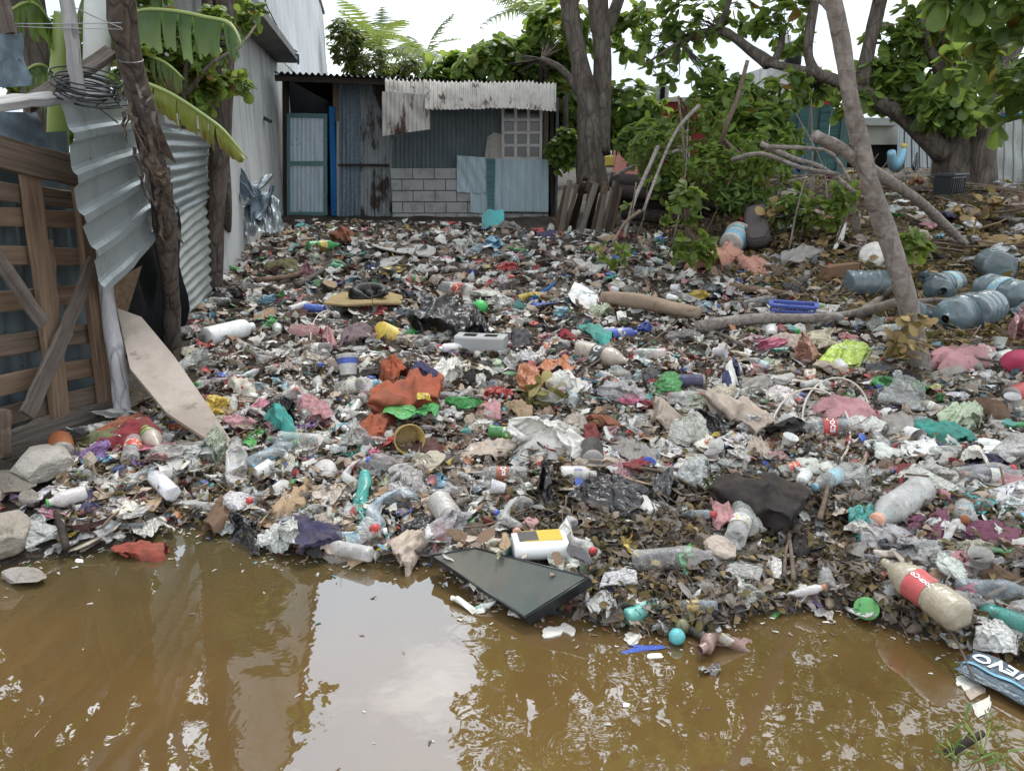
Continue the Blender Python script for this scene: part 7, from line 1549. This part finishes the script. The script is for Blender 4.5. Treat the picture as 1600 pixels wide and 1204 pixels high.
for k in range(6):
    pts=[(x,.05*math.sin(x*3+k)+.02*math.sin(x*9+k*2),.04*math.sin(x*4+k*1.3)) for x in np.linspace(-1,1,6)]; SM.append(pymesh('stick',*tube(pts,[.03,.032,.028,.025,.02,.012],7,.15,k,sub=2),'stick_wood',True))
RIGHT=[(960,350),(1600,300),(1620,540),(1340,520),(1150,430)]
for k in range(190):
    reg_=150<=k
    if k<50 or reg_:
        while True:
            px,py=ra.uniform(960,1640),ra.uniform(250 if reg_ else 300,540)
            if inside(px,py,FAR if reg_ else RIGHT): break
    else: px,py=sample(4,.3)
    p,s=fr(px,py,.02); L=ra.uniform(.6,1.5) if reg_ else ra.uniform(.12,.55); p.z+=.08*reg_; o=put('stick',ra.choice(SM),None,T(p+Vector((0,0,ra.uniform(.0,.05))),(0,ra.gauss(0,.12),ra.uniform(0,6.28)),(L/2,L/2*.8,L/2*.7)))
    if reg_: PLACED
    AUTO.append((o,f"{'long' if L>.4 else 'thin' if L>.25 else 'short'} brown stick",'stick',GRP['stick'],p,L))
for k in range(16):
    px,py=ra.uniform(965,1330),ra.uniform(330,400); p=ground(px,py); h_=ra.uniform(.5,1.5); a_=ra.uniform(-.5,.5); q=p+Vector((a_*h_,ra.uniform(-.3,.3),h_)); m_=(p+q)/2+Vector((ra.uniform(-.1,.1),0,.04))
    o=put('bare_branch',pymesh('bare_branch',*tube([p,m_,q,q+Vector((a_*.2,0,.12))],[.012,.010,.007,.003],6,.1,k,sub=3),'stick_wood' if k%2 else 'pale_bark',True)); AUTO.append((o,f"{'tall' if h_>1 else 'short'} thin bare upright branch",'branch','bare branches behind the rubbish',p,h_))
# labels: how it looks, then where it lies next to something that can be found
ORD=['','second','third','fourth','fifth','sixth','seventh','eighth','ninth','tenth','eleventh','twelfth','thirteenth','fourteenth','fifteenth','sixteenth','seventeenth','eighteenth','nineteenth','twentieth']
grp={}
for row in AUTO:
    o,d,cat,g,p,sz=row; best=sorted(LM,key=lambda m:(m[0]-p).length)[0]; v=p-best[0]; rt=v.x*1; fw=v.y
    dr='just beside' if v.length<.0 else ('right of' if rt>0 else 'left of') if abs(rt)>abs(fw)*.8 else ('behind' if fw>0 else 'in front of')
    if dr in('right of','left of') and abs(fw)>.35*abs(rt): dr=('behind and ' if fw>0 else 'before and ')+dr
    sized=('small ' if sz<.10 else 'large ' if sz>.22 else '') if cat not in('stick',) else ''
    grp.setdefault((sized+d,dr,best[1]),[]).append((v.length,row))
used=set()
for (d,dr,ref),L in grp.items():
    L.sort(key=lambda q:q[0])
    for i,(dist,(o,_,cat,g,p,sz)) in enumerate(L):
        o_='' if i==0 and len(L)==1 else ('nearest ' if i==0 else f"{ORD[i] if i<len(ORD) else 'farther'} nearest "); lab=f"{o_}{d} {dr} {ref}"
        if len(lab.split())>16: lab=lab.replace('behind and ','').replace('before and ','').replace(' plastic bag',' bag').replace('whole ','')
        if len(lab.split())>16: lab=lab.replace('clear ','').replace('bluish ','')
        if len(lab.split())>16: lab=lab.replace('crushed ','').replace('ribbed ','')
        n=2
        while lab in used: lab=f"{d}, another {'in the '+str(n) if 0 else ''}{dr} {ref}".replace('  ',' ') if n==2 else f"{ORD[min(n,19)]} {d} {dr} {ref}"; n+=1
        used.add(lab); tag(o,lab,cat,g)
# ---- what nobody could count
def scatter(n,reg='all',rng=RNG,pw=1.1):
    out=[]
    polys=dict(all=TR,right=[(960,340),(1160,300),(1180,256),(1330,246),(1480,262),(1700,262),(1750,560),(1440,540),(1340,500),(1150,440)],left=[(95,760),(170,640),(300,560),(340,650),(400,840),(260,815),(95,850)])
    P=polys[reg]; x0,x1=min(p[0] for p in P),max(p[0] for p in P); y0,y1=min(p[1] for p in P),max(p[1] for p in P)
    xx=rng.uniform(x0,x1,n*3); yy=y0+(y1-y0)*rng.random(n*3)**pw; k=[i for i in range(len(xx)) if inside(xx[i],yy[i],P)][:n]
    xx,yy=xx[k],yy[k]; dx=(xx-800)/FPX; dy=(602-yy)/FPX; b=cT+dy*sT; c=-sT+dy*cT; z=np.full(len(xx),.2)
    for _ in range(12): t=(z-CAMZ)/np.minimum(c,-.02); X=dx*t; Y=b*t; z=.4*z+.6*np.maximum(H(X,np.minimum(Y,30)),0)
    return np.stack([X,Y,z],1)
LP=[((.58,.56,.52),26),((.44,.41,.37),22),((.36,.27,.20),24),((.20,.125,.08),18),((.08,.055,.04),12),((.03,.03,.03),12),((.66,.66,.63),12),((.4,.03,.04),2.6),((.03,.08,.3),1.6),((.05,.28,.25),1.6),((.1,.3,.38),1.5),((.05,.22,.07),1.4),((.45,.32,.07),1.6),((.4,.14,.05),2),((.4,.15,.18),2)]
MUD=[(780,800),(900,740),(1060,770),(1240,740),(1400,850),(1640,890),(1640,1010),(1400,985),(1180,965),(980,985),(850,930)]
MUDW=[(p.x,p.y) for p in (atz(a,b,.1) for a,b in MUD)]
def mud(c,cols):
    "soaked, sludge coated pieces of the wet black patch at the shore"
    k=np.array([inside(x,y,MUDW) for x,y in c[:,:2]]); cols=cols.copy(); m_=k&(RNG.random(len(k))<.85); cols[m_]=cols[m_]*.22+np.array([.022,.015,.010]); return cols
def lcols(n,rng=RNG,pal=LP):
    w=np.array([p[1] for p in pal],float); i=rng.choice(len(pal),n,p=w/w.sum()); return np.array([p[0] for p in pal])[i]*rng.uniform(.7,1.3,(n,1))
big=Big()
for k in range(8):
    P_,F_=sheet(2000+k,5,4,.8,.2,.7); c=scatter(1700,'all' ,RNG,1.1); N=len(c); d=c[:,1]
    s=RNG.uniform(.012,.048,(N,1,1))*(1+1.7*np.clip((d-4)/6,0,1))[:,None,None]; A=rotmats(N,.5)*s; big.add(P_,F_,(A,c+np.stack([0*d,0*d,RNG.uniform(-.01,.045,N)],1)),mud(c,lcols(N)))
for k in range(5):
    V_,F_=ICO[1]; V_=V_*np.array([1.3,1,.6])*(1+.3*nz(V_,3,k)[:,None]); c=scatter(1300,'all',RNG,1.0); N=len(c); s=RNG.uniform(.006,.022,(N,1,1)); big.add(V_,F_,(rotmats(N,.6)*s,c+np.stack([0*c[:,0],0*c[:,0],RNG.uniform(0,.02,N)],1)),mud(c,lcols(N)))
tag(put('mixed_litter',big.build('mixed_litter','litter',True)),'small shreds and crumbs of mixed rubbish covering the bank','litter',None,'stuff')
big=Big()
for (reg,n,pw,lo,hi) in (('all',3600,.75,.02,.055),('right',9500,.9,.04,.12),('left',700,1.,.02,.05)):
    c=scatter(n,reg,RNG,pw); N=len(c); T_=LT.copy(); T_[:,2]+=np.abs(T_[:,1])*.9-T_[:,0]**2*.15; s=RNG.uniform(lo,hi,(N,1,1)); big.add(T_,LF,(rotmats(N,.55)*s,c+np.stack([0*c[:,0],0*c[:,0],RNG.uniform(.0,.05,N)],1)),DRY[RNG.integers(0,4,N)]*RNG.uniform(.3,.85,(N,1))*(1.35 if reg=='right' else 1))
c=scatter(9000,'all',RNG,.6); c=c[[inside(x,y,MUDW) for x,y in c[:,:2]]]; N=len(c); s=RNG.uniform(.02,.055,(N,1,1)); big.add(T_,LF,(rotmats(N,.5)*s,c+np.stack([0*c[:,0],0*c[:,0],RNG.uniform(.0,.04,N)],1)),DRY[RNG.integers(0,4,N)]*RNG.uniform(.12,.6,(N,1)))
tag(put('leaf_litter',big.build('leaf_litter','dry_leaf',True)),'dry brown leaves scattered over the rubbish and mound','leaf litter',None,'stuff')
big=Big()
for k in range(4):
    V_,F_=tube([(x,.08*math.sin(x*3+k),.05*math.sin(x*4)) for x in (-1,-.3,.4,1)],[.022,.02,.016,.01],4); V_=np.array([v[:] for v in V_])
    for (reg,n,pw,lo,hi) in (('all',800,.7,.02,.10),('right',900,.9,.05,.25)):
        c=scatter(n,reg,RNG,pw); N=len(c); s=RNG.uniform(lo,hi,(N,1,1)); big.add(V_,F_,(rotmats(N,.25)*s,c+np.stack([0*c[:,0],0*c[:,0],RNG.uniform(.01,.05,N)],1)),np.array([(.16,.11,.075)])*RNG.uniform(.35,1.6,(N,1)))
tag(put('twig_litter',big.build('twig_litter','litter',True)),'tiny twigs and roots scattered over the rubbish','twig litter',None,'stuff')

big=Big(); n=900; rr_=RNG.random(n); xx=RNG.uniform(-3.,3.,n); dd=RNG.exponential(.05,n); c=np.stack([xx,np.interp(xx,SX,SY)-dd+.02,np.full(n,.003)],1); c=np.concatenate([c,np.stack([RNG.uniform(-2.5,2.5,90),RNG.uniform(1.6,3.,90),np.full(90,.002)],1)])
N=len(c); P_,F_=sheet(2003,4,2,.6,.1,.3); s=RNG.uniform(.003,.014,(N,1,1)); big.add(P_,F_,(rotmats(N,.08)*s,c),lcols(N))
tag(put('floating_scum',big.build('floating_scum','litter',True)),'crumbs and scum floating along the waterline','floating scum',None,'stuff')
# ------------------------------------------------------------------ camera, light
cam=bpy.data.cameras.new('camera'); co=bpy.data.objects.new('camera',cam); COL.objects.link(co)
co.location=(0,0,CAMZ); co.rotation_euler=(PI/2-PITCH,0,0); cam.sensor_width=36; cam.lens=36*FPX/1600; cam.clip_start=.05; cam.clip_end=600; sc.camera=co
w=bpy.data.worlds.new('World'); sc.world=w; w.use_nodes=True; t=w.node_tree; t.nodes.clear()
ou=t.nodes.new('ShaderNodeOutputWorld'); bg=t.nodes.new('ShaderNodeBackground'); sk=t.nodes.new('ShaderNodeTexSky'); sk.sky_type='NISHITA'; sk.sun_disc=False
SEL,SAZ=R(62),R(18)   # sun high over the yard, behind cloud, veiled by cloud
sk.sun_elevation=SEL; sk.sun_rotation=SAZ; sk.air_density=1.2; sk.dust_density=3
tc=t.nodes.new('ShaderNodeTexCoord'); mp=t.nodes.new('ShaderNodeMapping'); mp.inputs['Scale'].default_value=(1,1.,3.2); mp.inputs['Rotation'].default_value=(0,.25,.2)
no=t.nodes.new('ShaderNodeTexNoise'); no.inputs['Scale'].default_value=2.6; no.inputs['Detail'].default_value=5; no.inputs['Roughness'].default_value=.55; no.inputs['Distortion'].default_value=.4
rp=t.nodes.new('ShaderNodeValToRGB'); rp.color_ramp.elements[0].position=.42; rp.color_ramp.elements[1].position=.62
rp.color_ramp.elements[0].color=(.40,.45,.51,1); rp.color_ramp.elements[1].color=(1,1,1,1)
mu=t.nodes.new('ShaderNodeMix'); mu.data_type='RGBA'; mu.blend_type='MULTIPLY'; mu.inputs[0].default_value=1; mu.inputs[7].default_value=(CLOUD*.96,CLOUD*.99,CLOUD*1.02,1)
mx=t.nodes.new('ShaderNodeMix'); mx.data_type='RGBA'; mx.inputs[0].default_value=.88
L=t.links.new
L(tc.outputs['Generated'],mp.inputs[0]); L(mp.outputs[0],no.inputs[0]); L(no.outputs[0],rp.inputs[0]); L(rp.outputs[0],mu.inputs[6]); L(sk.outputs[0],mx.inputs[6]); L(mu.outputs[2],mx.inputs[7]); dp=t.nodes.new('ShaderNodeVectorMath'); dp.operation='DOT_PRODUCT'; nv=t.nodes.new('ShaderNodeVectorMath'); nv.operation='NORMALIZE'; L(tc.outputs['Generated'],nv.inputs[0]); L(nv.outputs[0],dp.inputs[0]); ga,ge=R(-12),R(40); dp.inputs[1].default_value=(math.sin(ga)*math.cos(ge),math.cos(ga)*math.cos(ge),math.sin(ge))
gr=t.nodes.new('ShaderNodeValToRGB'); gr.color_ramp.interpolation='EASE'; gr.color_ramp.elements[0].position=.86; gr.color_ramp.elements[0].color=(.42,.42,.42,1); gr.color_ramp.elements[1].position=.985; gr.color_ramp.elements[1].color=(1,1,1,1); L(dp.outputs['Value'],gr.inputs[0])  # brighter spot of sky added in this direction for the pond to reflect
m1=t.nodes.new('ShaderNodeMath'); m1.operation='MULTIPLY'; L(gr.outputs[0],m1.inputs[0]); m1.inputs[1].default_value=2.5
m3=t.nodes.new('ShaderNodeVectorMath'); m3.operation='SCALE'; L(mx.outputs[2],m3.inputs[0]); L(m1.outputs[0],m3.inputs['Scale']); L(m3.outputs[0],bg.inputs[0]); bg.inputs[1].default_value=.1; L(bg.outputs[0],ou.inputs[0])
sun=bpy.data.lights.new('sun','SUN'); sun.energy=1.6; sun.angle=R(12); sun.color=(1,.96,.9); so=bpy.data.objects.new('sun',sun); COL.objects.link(so)
d=Vector((math.sin(SAZ)*math.cos(SEL),math.cos(SAZ)*math.cos(SEL),math.sin(SEL))); so.rotation_euler=d.to_track_quat('Z','Y').to_euler()
vs=sc.view_settings; vs.view_transform='Standard'; vs.look='None'; vs.gamma=1; vs.use_curve_mapping=False; vs.exposure=EXPO
cy=sc.cycles; cy.max_bounces=7; cy.diffuse_bounces=3; cy.glossy_bounces=3; cy.transmission_bounces=4; cy.transparent_max_bounces=14; cy.sample_clamp_indirect=6; cy.caustics_reflective=False; cy.caustics_refractive=False
cy.use_adaptive_sampling=True; cy.adaptive_threshold=.015
try: cy.use_denoising=True; cy.denoiser='OPENIMAGEDENOISE'
except Exception: pass
